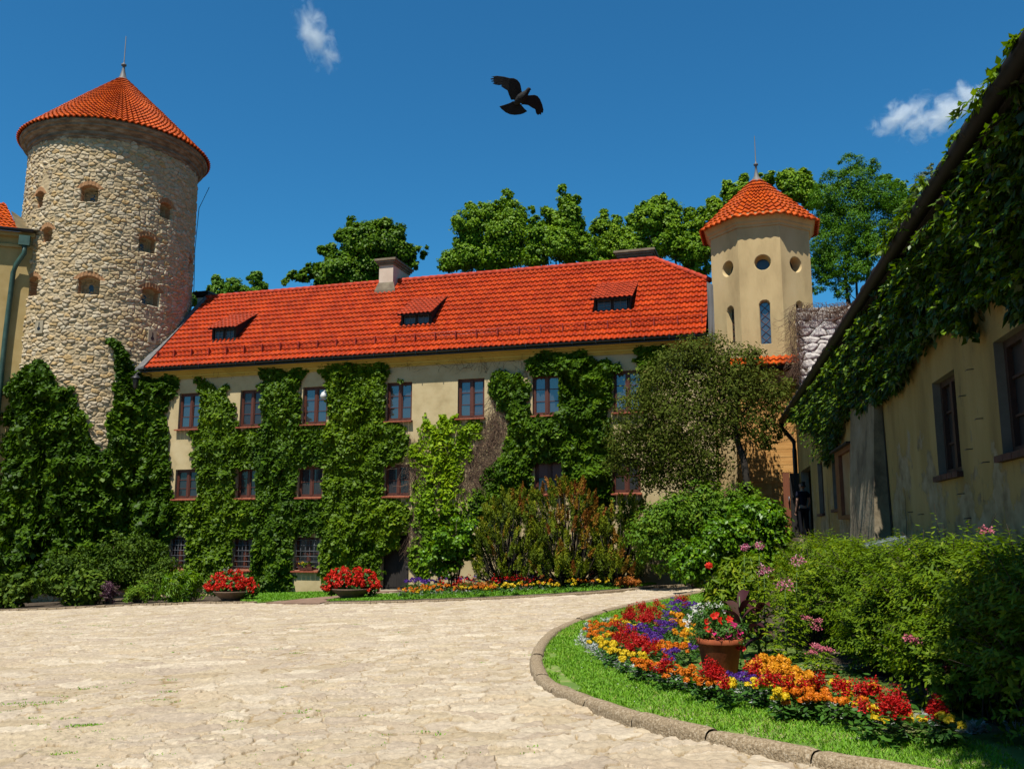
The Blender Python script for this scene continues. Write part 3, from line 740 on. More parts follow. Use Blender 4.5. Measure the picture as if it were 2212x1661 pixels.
# ------------------------------------------------------------------ plank porch under the turret
porch = thing('plank_wall', 'tall wall of orange horizontal planks below the turret', 'wooden wall', fromloc(np.array([17.3, -.7, 0])), FANG)
b = MB(); z = -.3; k = 0
while z < 7.7:
    h = .24 + .05 * rng.random(); b.box(-1.35, 1.25, -.0 + .012 * rng.random(), .06, z, z + h - .012); z += h; k += 1
b.build('planks', M['planks'], porch)
b = MB()
for x in (-1.4, -.35, .62, 1.2): b.box(x, x + .13, -.07, -.003, -.3, 7.75)
b.box(-1.45, 1.4, -.09, -.072, 7.45, 7.62); b.box(-1.45, 1.4, -.09, -.072, 3.6, 3.74)
b.build('posts', M['planks'], porch)
tileplane('canopy', porch, (0, -.55, 7.78), (1, 0, 0), (0, .62, .42), lambda v: -1.5, lambda v: 1.35, .75, .22, 2, .04, .05, M['tile2'])
b = MB(); b.box(-1.45, 1.3, -.48, .05, 7.66, 7.72); b.build('canopy_board', M['dark'], porch)

# pale stone pier beside the turret
def stone_panel(name, par, O, eu, ev, w, h, su, sv, mat, amp=.07, res=.03, seed=0):
    O = np.array(O, float); eu = np.array(eu, float); ev = np.array(ev, float); en = np.cross(eu, ev)
    nu = int(w / res); nv = int(h / res); U, Z = np.meshgrid(np.linspace(0, w, nu), np.linspace(0, h, nv))
    row = Z / sv + .25 * (fbm(U * .9 + seed, Z * .9) - .5)
    f1, ed, rn = vor(U / su + .5 * (np.floor(row) % 2) + .5 * (fbm(U * 2 + seed, Z * 2) - .5) + seed, row, .72); ed = ed * .5 + .06 * (fbm(U * 8, Z * 8) - .5)
    hh = amp * sstep(.02, .14, ed) * (.5 + rn) + .03 * (fbm(U * 7, Z * 7) - .5)
    V = (O + U[..., None] * eu + Z[..., None] * ev + hh[..., None] * en).reshape(-1, 3)
    i = (np.arange(nv - 1)[:, None] * nu + np.arange(nu - 1)[None]).ravel()
    return npmesh(name, V, np.stack([i, i + 1, i + nu + 1, i + nu], 1), mat, par, {'rnd': rn.ravel(), 'edge': ed.ravel(), 'mask': np.zeros(U.size)})
A = facl(1722, 668, -1.5); PZ = A[2]
pier = thing('stone_pier', 'pale limestone block wall between the turret and the dark gable', 'stone wall', fromloc(np.array([A[0], -1.5, 0])), FANG)
pm = stonemat('limestone_block', [(.66, .60, .54), (.80, .75, .69), (.72, .66, .60), (.86, .81, .75)], (.07, .05, .035), e0=.02, e1=.055, bump=.6)
stone_panel('front_face', pier, (0, 0, 0), (1, 0, 0), (0, 0, 1), 5., PZ, .50, .29, pm, amp=.04)
stone_panel('side_face', pier, (0, 3.2, 0), (0, -1, 0), (0, 0, 1), 3.2, PZ, .50, .29, pm, amp=.04, seed=9)
b = MB(); b.box(.03, 4.97, .03, 3.17, -.2, PZ - .02); b.build('core', M['reveal'], pier)

# ------------------------------------------------------------------ right house
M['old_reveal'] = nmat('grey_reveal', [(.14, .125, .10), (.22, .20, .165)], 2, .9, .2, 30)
house = thing('ivy_house', 'low house at the right with stained ochre plaster and a dark gutter', 'building', RO, RANG)
RW = [(9.1, 10.42, 2.53, 3.75), (12.02, 13.16, 2.48, 3.75), (22.3, 23.6, 2.32, 3.60), (25.4, 26.5, 2.28, 3.67), (28.2, 31.0, 1.6, 3.75)]
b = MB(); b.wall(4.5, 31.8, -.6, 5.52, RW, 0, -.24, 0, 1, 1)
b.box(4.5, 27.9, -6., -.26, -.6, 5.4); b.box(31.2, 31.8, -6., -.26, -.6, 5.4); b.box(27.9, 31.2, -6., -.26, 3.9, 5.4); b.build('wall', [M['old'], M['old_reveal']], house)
def rwin(x0, x1, z0, z1):
    b = MB(); y = -.20; t = .08
    b.box(x0, x0 + t, y, y + .1, z0, z1); b.box(x1 - t, x1, y, y + .1, z0, z1); b.box(x0 + t, x1 - t, y, y + .1, z1 - t, z1); b.box(x0 + t, x1 - t, y, y + .1, z0, z0 + t)
    xm = (x0 + x1) / 2; b.box(xm - .05, xm + .05, y + .01, y + .11, z0 + t, z1 - t)
    for k in (1, 2): z = z0 + (z1 - z0) * k / 3; b.box(x0 + t, xm - .05, y + .03, y + .07, z - .015, z + .015); b.box(xm + .05, x1 - t, y + .03, y + .07, z - .015, z + .015)
    w = b.build('window', M['darkwood'], house)
    b = MB(); b.add([(x0 + .02, y + .04, z0), (x1 - .02, y + .04, z0), (x1 - .02, y + .04, z1), (x0 + .02, y + .04, z1)], [(3, 2, 1, 0)]); b.build('pane', M['glass_low'], w)
    b = MB()
    n = 5
    for k in range(n):
        a = x0 - .05 + (x1 - x0 + .1) * k / n; c = x0 - .05 + (x1 - x0 + .1) * (k + 1) / n; b.box(a + .004, c - .004, -.19, .07 + .015 * rng.random(), z0 - .075, z0 - .005)
    b.build('sill', M['darksill'], w)
M['darkwood'] = nmat('dark_brown_wood', [(.03, .014, .009), (.06, .026, .016)], 6, .6, .2, 40)
M['darksill'] = nmat('dark_brick_sill', [(.06, .025, .018), (.13, .05, .035)], 8, .85, .4, 40)
for r in RW[:4]: rwin(*r)
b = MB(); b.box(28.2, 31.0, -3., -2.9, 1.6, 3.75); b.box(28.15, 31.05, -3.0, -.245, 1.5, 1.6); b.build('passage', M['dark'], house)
# leaning buttress; a black strip paints the shadow in the gap beside it
b = MB(); b.add([(16.6, 0, -.3), (19.4, 0, -.3), (19.4, .40, -.3), (16.6, .40, -.3), (16.75, 0, 4.6), (19.4, 0, 4.6), (19.4, .10, 4.6), (16.75, .10, 4.6)], [(0, 3, 2, 1), (4, 5, 6, 7), (0, 1, 5, 4), (1, 2, 6, 5), (2, 3, 7, 6), (3, 0, 4, 7)]); b.build('buttress', nmat('grey_rough_plaster', [(.11, .085, .055), (.26, .205, .125), (.34, .28, .19)], 1.8, .95, .8, 9), house)
b = MB(); b.add([(16.30, .012, -.3), (16.60, .012, -.3), (16.72, .012, 4.3), (16.70, .012, 4.3)], [(0, 1, 2, 3)]); b.box(16.3, 16.6, .0, .01, -.3, .2); b.build('gap_shadow', M['black'], house)
b = MB()
for s0, z0, z1 in ((15.4, .8, 2.4), (24.6, .9, 3.2)):
    p = [(s0 + .16 * (fbm(np.array([z * 2.2]), np.array([s0]))[0] - .5) * 2, .002, z) for z in np.linspace(z0, z1, 14)]; b.tube(p, [.002 + .005 * math.sin(PI * k / 13) for k in range(14)], 4)
for s0, z0 in ((11.2, 3.6), (11.6, 3.35), (11.0, 3.0), (11.5, 2.7), (10.9, 2.5), (14.2, 2.0), (14.9, 2.05), (12.0, 2.2), (11.8, 1.9)): b.tube([(s0, 0, z0), (s0, .07, z0 - .005), (s0 + .05, .075, z0 - .01)], .006, 4)
b.build('wall_hooks', M['black'], house)
# eave: soffit, gutter, roof, downpipe
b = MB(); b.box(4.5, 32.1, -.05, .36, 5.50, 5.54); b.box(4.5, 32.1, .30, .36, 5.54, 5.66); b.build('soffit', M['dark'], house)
b = MB(); b.tube([(3.0, .43, 5.60), (32.3, .43, 5.56)], .095, 12)
for k in range(30): b.tube([(3. + k, .43, 5.60), (3.06 + k, .43, 5.60)], .102, 12)
b.build('gutter', M['gutter2'] if 'gutter2' in M else M['gutter'], house)
tileplane('roof', house, (0, .40, 5.72), (1, 0, 0), (0, -1, .85), lambda v: 3., lambda v: 32.2, 7.8, .24, 20, .035, .045, M['dormer_tile'], sub=4)
b = MB(); b.tube([(32.15, .43, 5.50), (32.1, .42, 5.3), (31.95, .22, 5.02), (31.72, .10, 4.8), (31.70, .10, 4.5), (31.70, .10, 1.2)], .075, 10); b.tube([(32.15, .43, 5.62), (32.15, .43, 5.42)], [.12, .09], 10); b.build('downpipe', M['gutter'], house)
# framed notice board leaning out from the wall
board = thing('notice_board', 'brown framed wooden notice board fixed to the plaster wall', 'board', RO + RD * 20.7 + RN * .03 + np.array([0, 0, 2.05]), RANG)
b = MB()
for (x0, x1, z0, z1) in ((-1.2, -1.0, 0, 1.5), (.6, 1.2, 0, 1.5), (-1.0, .6, 1.40, 1.5), (-1.0, .6, 0, .08)): b.box(x0, x1, 0, .12, z0, z1)
b.build('frame', nmat('brown_board_wood', [(.14, .045, .018), (.24, .085, .035)], 4, .6, .2, 30), board)
b = MB(); b.box(-1.0, .6, .0, .04, .08, 1.40); b.build('panel', nmat('tan_panel', [(.28, .13, .055), (.48, .36, .22)], 1.2, .5, .1, 30), board)
b = MB(); b.box(-1.3, 1.3, -.02, .22, 1.5, 1.54); b.build('top_ledge', M['dark'], board)
# grey bin in front of the wall
P = dist(1903, 1150, 14.6); binp = (P[0], P[1], gz(P[0], P[1]))
bin_ = thing('waste_bin', 'grey metal waste bin with a sloped lid half hidden by the hedge', 'bin', binp, RANG)
b = MB(); b.box(-.27, .27, -.25, .25, .0, 1.42); b.build('body', plain('grey_bin_metal', (.10, .12, .15), .5), bin_, bevel=.02)
b = MB(); b.hexa([(-.31, -.29, 1.425), (.31, -.29, 1.425), (.31, .29, 1.425), (-.31, .29, 1.425), (-.31, -.29, 1.62), (.31, -.29, 1.62), (.31, .29, 1.48), (-.31, .29, 1.48)]); b.build('lid', plain('bin_lid_metal', (.14, .17, .21), .4), bin_, bevel=.015)
# open gate leaf at the passage
gate = thing('gate_leaf', 'open brown plank gate leaf at the dark passage', 'gate', RO + RD * 31.25 + RN * .04 + np.array([0, 0, 1.62]), RANG)
b = MB()
for k in range(3): b.box(.0, .05, .0 + k * .10, .095 + k * .10, .0, 2.1)
b.build('inner_boards', M['dark'], gate)
b = MB(); b.box(-.01, .07, .31, .40, -.0, 2.12); b.box(-.01, .07, .402, .52, -.0, 2.12)
b.build('outer_boards', nmat('red_brown_gate', [(.16, .045, .016), (.26, .08, .03)], 4, .7, .2, 30, stretch=(1, 1, .2)), gate)
b = MB(); b.tube([(-.02, .36, 1.15), (-.12, .36, 1.15), (-.12, .36, 1.32), (-.02, .36, 1.32)], .022, 6); b.build('handle', M['iron'], gate)
# raised landing in front of the passage
b = MB(); P = RO + RD * 29.6; b.box(-1.5, 1.7, -3., .42, -1.0, 1.60); b.box(-2.0, -1.5, -.4, .42, -1., 1.2); b.box(-2.5, -2.0, -.4, .42, -1, .8); struct(b.build('landing', M['kerb'], None, P, RANG))

# ------------------------------------------------------------------ yellow house at the left edge
LZ = 45.6; LE = np.array([.943, .334, 0]); LA_ = math.atan2(.334, .943); LO = dist(48, 640, 46.2); LO[2] = 0
lh = thing('yellow_house', 'yellow plastered house cut off by the left edge of the photo', 'building', LO, LA_)
ze = dist(30, 497, 46.)[2]
b = MB(); b.wall(-6, .25, -1.6, ze, [(-2.3, -1.0, 9.1, 12.2)], 0, .2, 0, -1, 1); b.box(-6, .25, .25, 6, -1.6, ze - .1); b.build('wall', [M['leftwall'], M['reveal']], lh)
casement(lh, -2.3, -1.0, 9.1, 12.2, .1, M['glass_low'], 3)
b = MB(); b.box(-6.2, .35, -.12, .2, ze - .75, ze - .62); b.box(-6.2, .35, -.28, .2, ze - .25, ze - .06); b.build('cornice', M['leftwall'], lh)
tileplane('roof', lh, (0, -.45, ze), (1, 0, 0), (0, 1, .85), lambda v: -6.5, lambda v: -.35 - .35 * v, 3.0, .22, 9, .04, .05, M['tile2'])
b = MB(); b.tube([(-6.5, -.5, ze - .03), (.3, -.5, ze - .03)], .09, 10); b.build('gutter', M['gutter'], lh)
b = MB(); b.hexa([(-.4, -.45, ze), (.55, -.45, ze + .05), (.55, 1.2, ze + .35), (-1., 1.2, ze + 1.35), (-.4, -.45, ze + .05), (.55, -.45, ze + .1), (.55, 1.2, ze + .4), (-1., 1.2, ze + 1.4)]); b.build('valley_flashing', nmat('copper_sheet', [(.12, .10, .06), (.30, .22, .11)], 2, .5, .1, 20), lh)
b = MB(); cu = nmat('green_copper', [(.025, .07, .055), (.07, .14, .11)], 3, .5, .1, 20)
b.box(-.25, .2, -.62, -.35, ze - .75, ze - .3); b.tube([(.0, -.48, ze - .75), (0., -.46, ze - 1.1), (-.32, -.25, ze - 1.6), (-.42, -.2, ze - 2.), (-.5, -.2, ze - 5.), (-.55, -.2, 0)], .11, 10); b.build('downpipe', cu, lh)

# ------------------------------------------------------------------ small fittings on the facade
cmr = thing('security_camera', 'white dome security camera on the wall beside an upper window', 'camera', fromloc(np.array([facl(707, 857)[0], -.35, facl(707, 857)[2]])), FANG)
b = MB(); b.lathe([(.03, .16), (.08, .12), (.13, .0), (.13, -.05), (.10, -.12), (0, -.15)], 14); b.build('dome', M['white'], cmr)
b = MB(); b.tube([(0, 0, .14), (0, .1, .22), (0, .36, .22)], .025, 6); b.build('bracket', M['white'], cmr)
lm = facl(293, 826, -1.2)
lamp = thing('wall_lantern', 'dark hanging lantern at the corner between tower and wing', 'lantern', fromloc(lm), FANG)
b = MB(); b.lathe([(.0, .42), (.06, .36), (.20, .22), (.24, .18), (.22, .16), (.13, .14)], 8); b.lathe([(.14, .13), (.10, -.22), (.05, -.3), (0, -.34)], 8); b.build('housing', M['black'], lamp)
b = MB(); b.tube([(0, 0, .40), (0, .25, .56), (0, 1.15, .5)], .022, 6); b.build('bracket', M['black'], lamp)

# ------------------------------------------------------------------ the wing across the court, behind the camera
opp = thing('opposite_wing', 'plain castle wing across the courtyard', 'building', (-14, -30, 0), 0)
b = MB(); b.box(-26, 22, -8, 0, -1, 9.); b.build('wall', M['plaster'], opp)
b = MB(); b.hexa([(-26.4, -8.4, 9), (22.4, -8.4, 9), (22.4, .4, 9), (-26.4, .4, 9), (-26.4, -4.1, 13.5), (22.4, -4.1, 13.5), (22.4, -3.9, 13.5), (-26.4, -3.9, 13.5)]); b.build('roof', M['dormer_tile'], opp)

# ------------------------------------------------------------------ ground
def sheet(name, poly, h, mat, kind='structure'):
    """polygon given as ground points (x, y): flat sheet following the court's slope, with a skirt"""
    P = np.asarray(poly, float); n = len(P)
    if ((np.roll(P[:, 0], -1) - P[:, 0]) * (np.roll(P[:, 1], -1) + P[:, 1])).sum() > 0: P = P[::-1]
    bm = bmesh.new(); top = [bm.verts.new((x, y, float(gz(x, y)) + h)) for x, y in P]; bot = [bm.verts.new((x, y, float(gz(x, y)) - .12)) for x, y in P]
    f = bm.faces.new(top)
    for i in range(n): bm.faces.new((bot[i], bot[(i + 1) % n], top[(i + 1) % n], top[i]))
    bmesh.ops.triangulate(bm, faces=[f])
    me = bpy.data.meshes.new(name); bm.to_mesh(me); bm.free()
    return struct(link(name, me, mat), kind)

xs = np.concatenate([np.linspace(-900, -40, 14), np.linspace(-38, 30, 35), np.linspace(34, 900, 14)]); ys = np.concatenate([np.linspace(-700, -14, 12), np.linspace(-12, 60, 37), np.linspace(70, 1200, 14)])
X, Y = np.meshgrid(xs, ys); V = np.stack([X, Y, gz(X, Y) - .10], -1).reshape(-1, 3); n = len(xs)
i = (np.arange(len(ys) - 1)[:, None] * n + np.arange(n - 1)[None]).ravel()
struct(npmesh('ground', V, np.stack([i, i + 1, i + n + 1, i + n], 1), nmat('earth', [(.10, .085, .04), (.16, .13, .07)], .8, .95, .4, 10)))

# flagstone court: real relief, finer near the viewer
def courtyard():
    az = np.radians(np.concatenate([np.linspace(-62, -33.2, 60), np.linspace(-33, 33, 940), np.linspace(33.2, 48, 30)])); r = np.concatenate([[.35, .8, 1.4], np.exp(np.linspace(math.log(2.), math.log(5.4), 50)), np.exp(np.linspace(math.log(5.42), math.log(44), 960))])
    A, R = np.meshgrid(az, r); X = R * np.sin(A); Y = R * np.cos(A)
    w1 = fbm(X * 1.1, Y * 1.1) - .5; w2 = fbm(X * 1.1 + 31, Y * 1.1 + 7) - .5
    w3 = fbm(X * 6, Y * 6, 4) - .5; w4 = fbm(X * 6 + 11, Y * 6 + 3, 4) - .5
    big = sstep(.40, .60, fbm(X * .5 + 5, Y * .5 + 2))
    f1, e1, r1 = vor(X / .62 + .9 * w1 + .34 * w3, Y / .46 + .9 * w2 + .34 * w4, .98)
    f2, e2, r2 = vor(X / .30 + .7 * w1 + .34 * w3, Y / .24 + .7 * w2 + .34 * w4, .98, 40)
    ed = np.where(big > .5, e1 * .50, e2 * .28); rn = np.where(big > .5, r1, r2)
    pit = fbm(X * 16, Y * 16, 4); lay = fbm(X * 3.0 + 20, Y * 5.5, 5)
    cut = sstep(.475, .487, lay) * .5 + sstep(.565, .575, lay) * .5      # flaked sheets with sharp lips on the stone tops
    sand = .75 * sstep(.50, .66, fbm(X * .8 + 60, Y * .8 + 60) + .35 * (fbm(X * 5, Y * 5, 3) - .5))
    ragged = ed + .030 * (fbm(X * 20, Y * 20, 3) - .5)
    body = sstep(.004, .014, ragged)
    rough = sstep(.46, .60, fbm(X * 1.7 + 3, Y * 1.7 + 8))               # some stones are weathered rough, some smooth
    top = (.016 + .022 * rn) * (1 - .8 * sand) + .020 * cut * (1 - .7 * sand) + (.010 + .030 * rough) * (pit - .5) * (1 - .6 * sand)
    h = body * top + .006 * (fbm(X * 9, Y * 9, 3) - .5) + .02 * (fbm(X * .8, Y * .8) - .5)
    Z = gz(X, Y) + h - .01
    V = np.stack([X, Y, Z], -1).reshape(-1, 3); n = len(az)
    i = (np.arange(len(r) - 1)[:, None] * n + np.arange(n - 1)[None]).ravel()
    Fq = np.stack([i, i + 1, i + n + 1, i + n], 1)
    mat = stonemat('flagstone', [(0.464, 0.361, 0.226), (0.587, 0.475, 0.320), (0.525, 0.421, 0.296), (0.680, 0.569, 0.414), (0.474, 0.376, 0.273), (0.597, 0.470, 0.306)], (.36, .25, .12), e0=-.002, e1=.022, bump=.7, bscale=14, coarse=4)
    struct(npmesh('courtyard', V, Fq, mat, None, {'rnd': rn.ravel(), 'edge': (ragged * (1 - .5 * sand) - .006 * sand).ravel(), 'mask': np.zeros(X.size)}))
courtyard()

# little grass tufts in the joints
def grassblades(name, P, hgt, wid, mat, lean=.5, kind='stuff', tone=None):
    n = len(P); T = unit(np.stack([rng.normal(0, lean, n), rng.normal(0, lean, n), np.ones(n)], 1)); N = unit(np.stack([rng.normal(size=n), rng.normal(size=n), np.full(n, .5)], 1))
    L = hgt * rng.uniform(.5, 1.15, n); V, Fc, t = leaves(P, N, T, L, wid, rng.normal(.5, .2, n) if tone is None else tone, .0, False, .15)
    return struct(npmesh(name, V, Fc, mat, None, {'tone': t}), kind)
M['grass'] = leafmat('grass_blade', [(.12, .30, .014), (.22, .50, .02), (.34, .60, .035), (.56, .50, .16)], .55, .35, .25, [0, .4, .75, 1])
Pt = []
for k in range(210):
    x, y = rng.uniform(0, 1150), 1330 + 330 * rng.random() ** 1.0
    if rng.random() < x / 1500: continue
    q = gnd(x, y)[:2]; m = int(rng.integers(6, 46)); L_ = rng.uniform(.02, .13)
    Pt.append(np.stack([q[0] + rng.normal(0, L_, m), q[1] + rng.normal(0, L_ * .35, m)], 1))
for (x, y, m, s) in [(420, 1552, 160, .09), (190, 1568, 200, .12), (80, 1630, 150, .12), (350, 1545, 60, .05), (500, 1560, 60, .06), (75, 1520, 200, .3), (250, 1350, 300, .8), (900, 1312, 200, .6), (60, 1346, 200, .7)]:
    q = gnd(x, y)[:2]; Pt.append(np.stack([q[0] + rng.normal(0, s, m), q[1] + rng.normal(0, s * .3, m)], 1))
Pt = np.concatenate(Pt); grassblades('joint_grass', np.c_[Pt, gz(Pt[:, 0], Pt[:, 1]) + .005], .028, .012, M['grass'], .8)

M['turf'] = nmat('thin_turf', [(.12, .22, .03), (.20, .30, .05), (.46, .36, .21)], 1.6, .95, .8, 40, pos=[.40, .54, .66])
# ---- kerbed bed at the right
def smooth(pts, n):
    P = np.asarray(pts, float); P = np.concatenate([[2 * P[0] - P[1]], P, [2 * P[-1] - P[-2]]]); out = []
    for i in range(1, len(P) - 2):
        for t in np.linspace(0, 1, n, endpoint=False):
            a, b, c, d = P[i - 1:i + 3]; out.append(.5 * (2 * b + (c - a) * t + (2 * a - 5 * b + 4 * c - d) * t * t + (3 * b - a - 3 * c + d) * t ** 3))
    out.append(P[-2]); return np.array(out)
KP = [(1640, 1262), (1510, 1284), (1400, 1304), (1310, 1324), (1235, 1348), (1185, 1374), (1156, 1404), (1145, 1436), (1152, 1470), (1180, 1496), (1240, 1525), (1320, 1556), (1420, 1588), (1530, 1614), (1650, 1638), (1780, 1664), (1950, 1694), (2150, 1735), (2420, 1800)]
KG = smooth(gnd([p[0] for p in KP], [p[1] for p in KP])[:, :2], 10)
def offs(P, d):
    t = np.gradient(P, axis=0); t /= np.linalg.norm(t, axis=1, keepdims=True); return P + np.stack([-t[:, 1], t[:, 0]], 1) * d
side = 1.0
q = offs(KG, .3); 
if np.hypot(*(q.mean(0) - np.array([4., 13.]))) > np.hypot(*(KG.mean(0) - np.array([4., 13.]))): side = -1.0
def kerb():
    seg = np.linalg.norm(np.diff(KG, axis=0), axis=1); s = np.concatenate([[0], np.cumsum(seg)]); tot = s[-1]
    prof = [(0, -.08), (0, .055), (.018, .095), (.05, .118), (.11, .122), (.165, .108), (.19, .08), (.19, -.08)]
    V = []; Fq = []; nb = 0; stone = 1.02; k = int(tot / stone)
    wob = lambda a: fbm(np.array([a * 1.7]), np.array([3.3]))[0] - .5
    for j in range(k):
        a, c = j * tot / k + .006, (j + 1) * tot / k - .006; m = 12; dz = rng.normal(0, .006); dx = rng.normal(0, .006)
        for t in range(m + 1):
            u = a + (c - a) * t / m; x = np.interp(u, s, KG[:, 0]); y = np.interp(u, s, KG[:, 1]); x2 = np.interp(u + .02, s, KG[:, 0]); y2 = np.interp(u + .02, s, KG[:, 1]); x1 = np.interp(u - .02, s, KG[:, 0]); y1 = np.interp(u - .02, s, KG[:, 1])
            tx, ty = x2 - x1, y2 - y1; l = math.hypot(tx, ty); nx, ny = -ty / l * side, tx / l * side; e = .9 if t in (0, m) else 1
            for (o, h) in prof:
                o2 = .095 + (o - .095) * e + dx + .02 * wob(u * 3 + o * 9); h2 = h * e + dz + .012 * wob(u * 5 + h * 30 + 7)
                V.append((x + nx * o2, y + ny * o2, float(gz(x, y)) + h2))
        p = len(prof)
        for t in range(m):
            for q_ in range(p - 1): Fq.append((nb + t * p + q_, nb + t * p + q_ + 1, nb + (t + 1) * p + q_ + 1, nb + (t + 1) * p + q_))
        nb += (m + 1) * p
    struct(npmesh('kerb', np.array(V), np.array(Fq), M['kerb'], None, smooth=True))
kerb()
KI = offs(KG, .17 * side)
# line of the silver plants = outer rim of the flower bed (ground points from the photo)
SPL = [(1500, 1312), (1420, 1330), (1345, 1342), (1295, 1352), (1270, 1370), (1262, 1392), (1285, 1410), (1318, 1428), (1360, 1448), (1400, 1466), (1450, 1478), (1505, 1492), (1560, 1502), (1630, 1520), (1690, 1532), (1760, 1546), (1830, 1562), (1900, 1576), (2000, 1590), (2110, 1600), (2300, 1625)]
SG = smooth(gnd([p[0] for p in SPL], [p[1] for p in SPL], .05)[:, :2], 8)
BED = np.concatenate([SG, [[5.3, 7.2], [8.2, 20.5], [8.5, 24], [6.6, 27]]])
LAWN = np.concatenate([KI, BED[::-1]])
WHOLE = np.concatenate([KI, [[5.6, 7.0], [8.4, 20.5], [8.6, 24]]])
sheet('bed_earth', WHOLE, .045, M['soil'])
def fill(poly, n, h):
    poly = np.asarray(poly); lo = poly.min(0); hi = poly.max(0); q = lo + (hi - lo) * rng.random((n, 2)); q = q[inpoly(q[:, 0], q[:, 1], poly)]
    return np.c_[q, gz(q[:, 0], q[:, 1]) + h]
LW = np.concatenate([KI[5:], SG[::-1]])
sheet('lawn_earth', LW, .052, M['turf'])
g = fill(LW, 520000, .05); g = g[(g[:, 1] < 28)]
dens = fbm(g[:, 0] * 2.2, g[:, 1] * 2.2); dk = polydist(g[:, 0], g[:, 1], KI); ds = polydist(g[:, 0], g[:, 1], SG)
bare = (fbm(g[:, 0] * 3 + 9, g[:, 1] * 3) < .40) & ((dk < .22) | (ds < .16))
near = np.minimum(dk, ds * 1.3); keep = (~bare) & (rng.random(len(g)) < np.clip(.35 + near * 6, 0, 1)) & (rng.random(len(g)) < np.clip(1.5 * 12 / g[:, 1] ** 1.05, .25, 1)); g = g[keep]; dens = dens[keep]
dry = fbm(g[:, 0] * 1.3 + 4, g[:, 1] * 1.3)
grassblades('bed_grass', g, .050, .005 + .0006 * g[:, 1], M['grass'], .55, tone=np.clip(rng.normal(.42, .16, len(g)) + .9 * np.clip(dry - .58, 0, 1) + (rng.random(len(g)) < .05) * .4, 0, 1))
d = fill(LW, 900, .09); d = d[(fbm(d[:, 0] * 2, d[:, 1] * 2) > .5) & (d[:, 1] < 15)][:150]
V, Fc, t = leaves(np.repeat(d, 5, 0), np.tile([[0, 0, 1.]], (len(d) * 5, 1)) + rng.normal(0, .2, (len(d) * 5, 3)), rng.normal(size=(len(d) * 5, 3)) * [1, 1, .1], .012, .010, np.full(len(d) * 5, .5))
struct(npmesh('clover_blossom', V, Fc, plain('clover_white', (.7, .7, .6)), None), 'stuff')

# ---- beds and lawn strips along the wing
BL = gnd(*zip((430, 1302), (300, 1306), (100, 1314), (-60, 1320)))[:, :2]
bedl = np.concatenate([gnd(*zip((545, 1302), (430, 1303), (300, 1307), (100, 1316), (-160, 1323)))[:, :2], [[-26, 40], [-22, 41], fromloc(np.array([-10.5, -.15, 0]))[:2], fromloc(np.array([1.3, -.15, 0]))[:2]], gnd(*zip((800, 1281), (700, 1279)))[:, :2]])
sheet('border_earth', bedl, .05, M['soil'])
lawnl = gnd(*zip((520, 1303), (560, 1303), (690, 1293), (790, 1284), (815, 1278), (700, 1277), (560, 1280), (520, 1290)))[:, :2]
pathp = gnd(*zip((575, 1305), (690, 1292.5), (792, 1283), (822, 1276.5), (882, 1276.5), (800, 1286), (735, 1296), (690, 1306)))[:, :2]
sheet('path', pathp, .058, M['path'])
bedr = np.concatenate([gnd(*zip((700, 1304), (800, 1303), (1000, 1297), (1200, 1287), (1330, 1278), (1425, 1268), (1560, 1262)))[:, :2], [fromloc(np.array([16, -.8, 0]))[:2], fromloc(np.array([2.9, -.15, 0]))[:2]]])
sheet('flower_border_earth', bedr, .05, M['soil'])
lawnr = gnd(*zip((705, 1301), (800, 1300), (1000, 1294), (1200, 1284), (1330, 1275), (1418, 1265), (1400, 1260), (1320, 1267), (1200, 1274), (1000, 1284), (850, 1287), (780, 1288)))[:, :2]
for nm, pl, n_ in (('lawn_left', lawnl, 26000), ('lawn_right', lawnr, 60000)):
    sheet('lawn_earth', pl, .054, M['turf'])
    g = fill(pl, n_, .05); grassblades('lawn', g, .09, .035, M['grass'], .6, tone=np.clip(rng.normal(.33, .14, len(g)), 0, 1))
b = MB()
ke = smooth(gnd(*zip((700, 1306), (800, 1305), (1000, 1299), (1200, 1289), (1330, 1280), (1425, 1270), (1520, 1266)))[:, :2], 12)
for i in range(len(ke) - 1):
    a, c = ke[i], ke[i + 1]; t = (c - a) / np.linalg.norm(c - a); nn = np.array([-t[1], t[0]]) * .16; h = .075 + .012 * rng.random(); c = c - t * .01
    z0, z1 = float(gz(*a)), float(gz(*c)); b.hexa([(*a, z0 - .1), (*c, z1 - .1), (*(c + nn), z1 - .1), (*(a + nn), z0 - .1), (*a, z0 + h), (*c, z1 + h), (*(c + nn), z1 + h), (*(a + nn), z0 + h)])
struct(b.build('edging_stones', M['kerb'], bevel=.012))
b = MB()
ke = smooth(gnd(*zip((548, 1304), (430, 1305), (300, 1309), (100, 1318), (-100, 1325)))[:, :2], 10)
for i in range(len(ke) - 1):
    a, c = ke[i], ke[i + 1]; t = (c - a) / np.linalg.norm(c - a); nn = np.array([-t[1], t[0]]) * -.18; h = .06 + .03 * rng.random(); c = c - t * .02
    z0, z1 = float(gz(*a)), float(gz(*c)); b.hexa([(*a, z0 - .1), (*c, z1 - .1), (*(c + nn), z1 - .1), (*(a + nn), z0 - .1), (*a, z0 + h), (*c, z1 + h), (*(c + nn), z1 + h), (*(a + nn), z0 + h)])
struct(b.build('edging_stones', M['kerb'], bevel=.012))

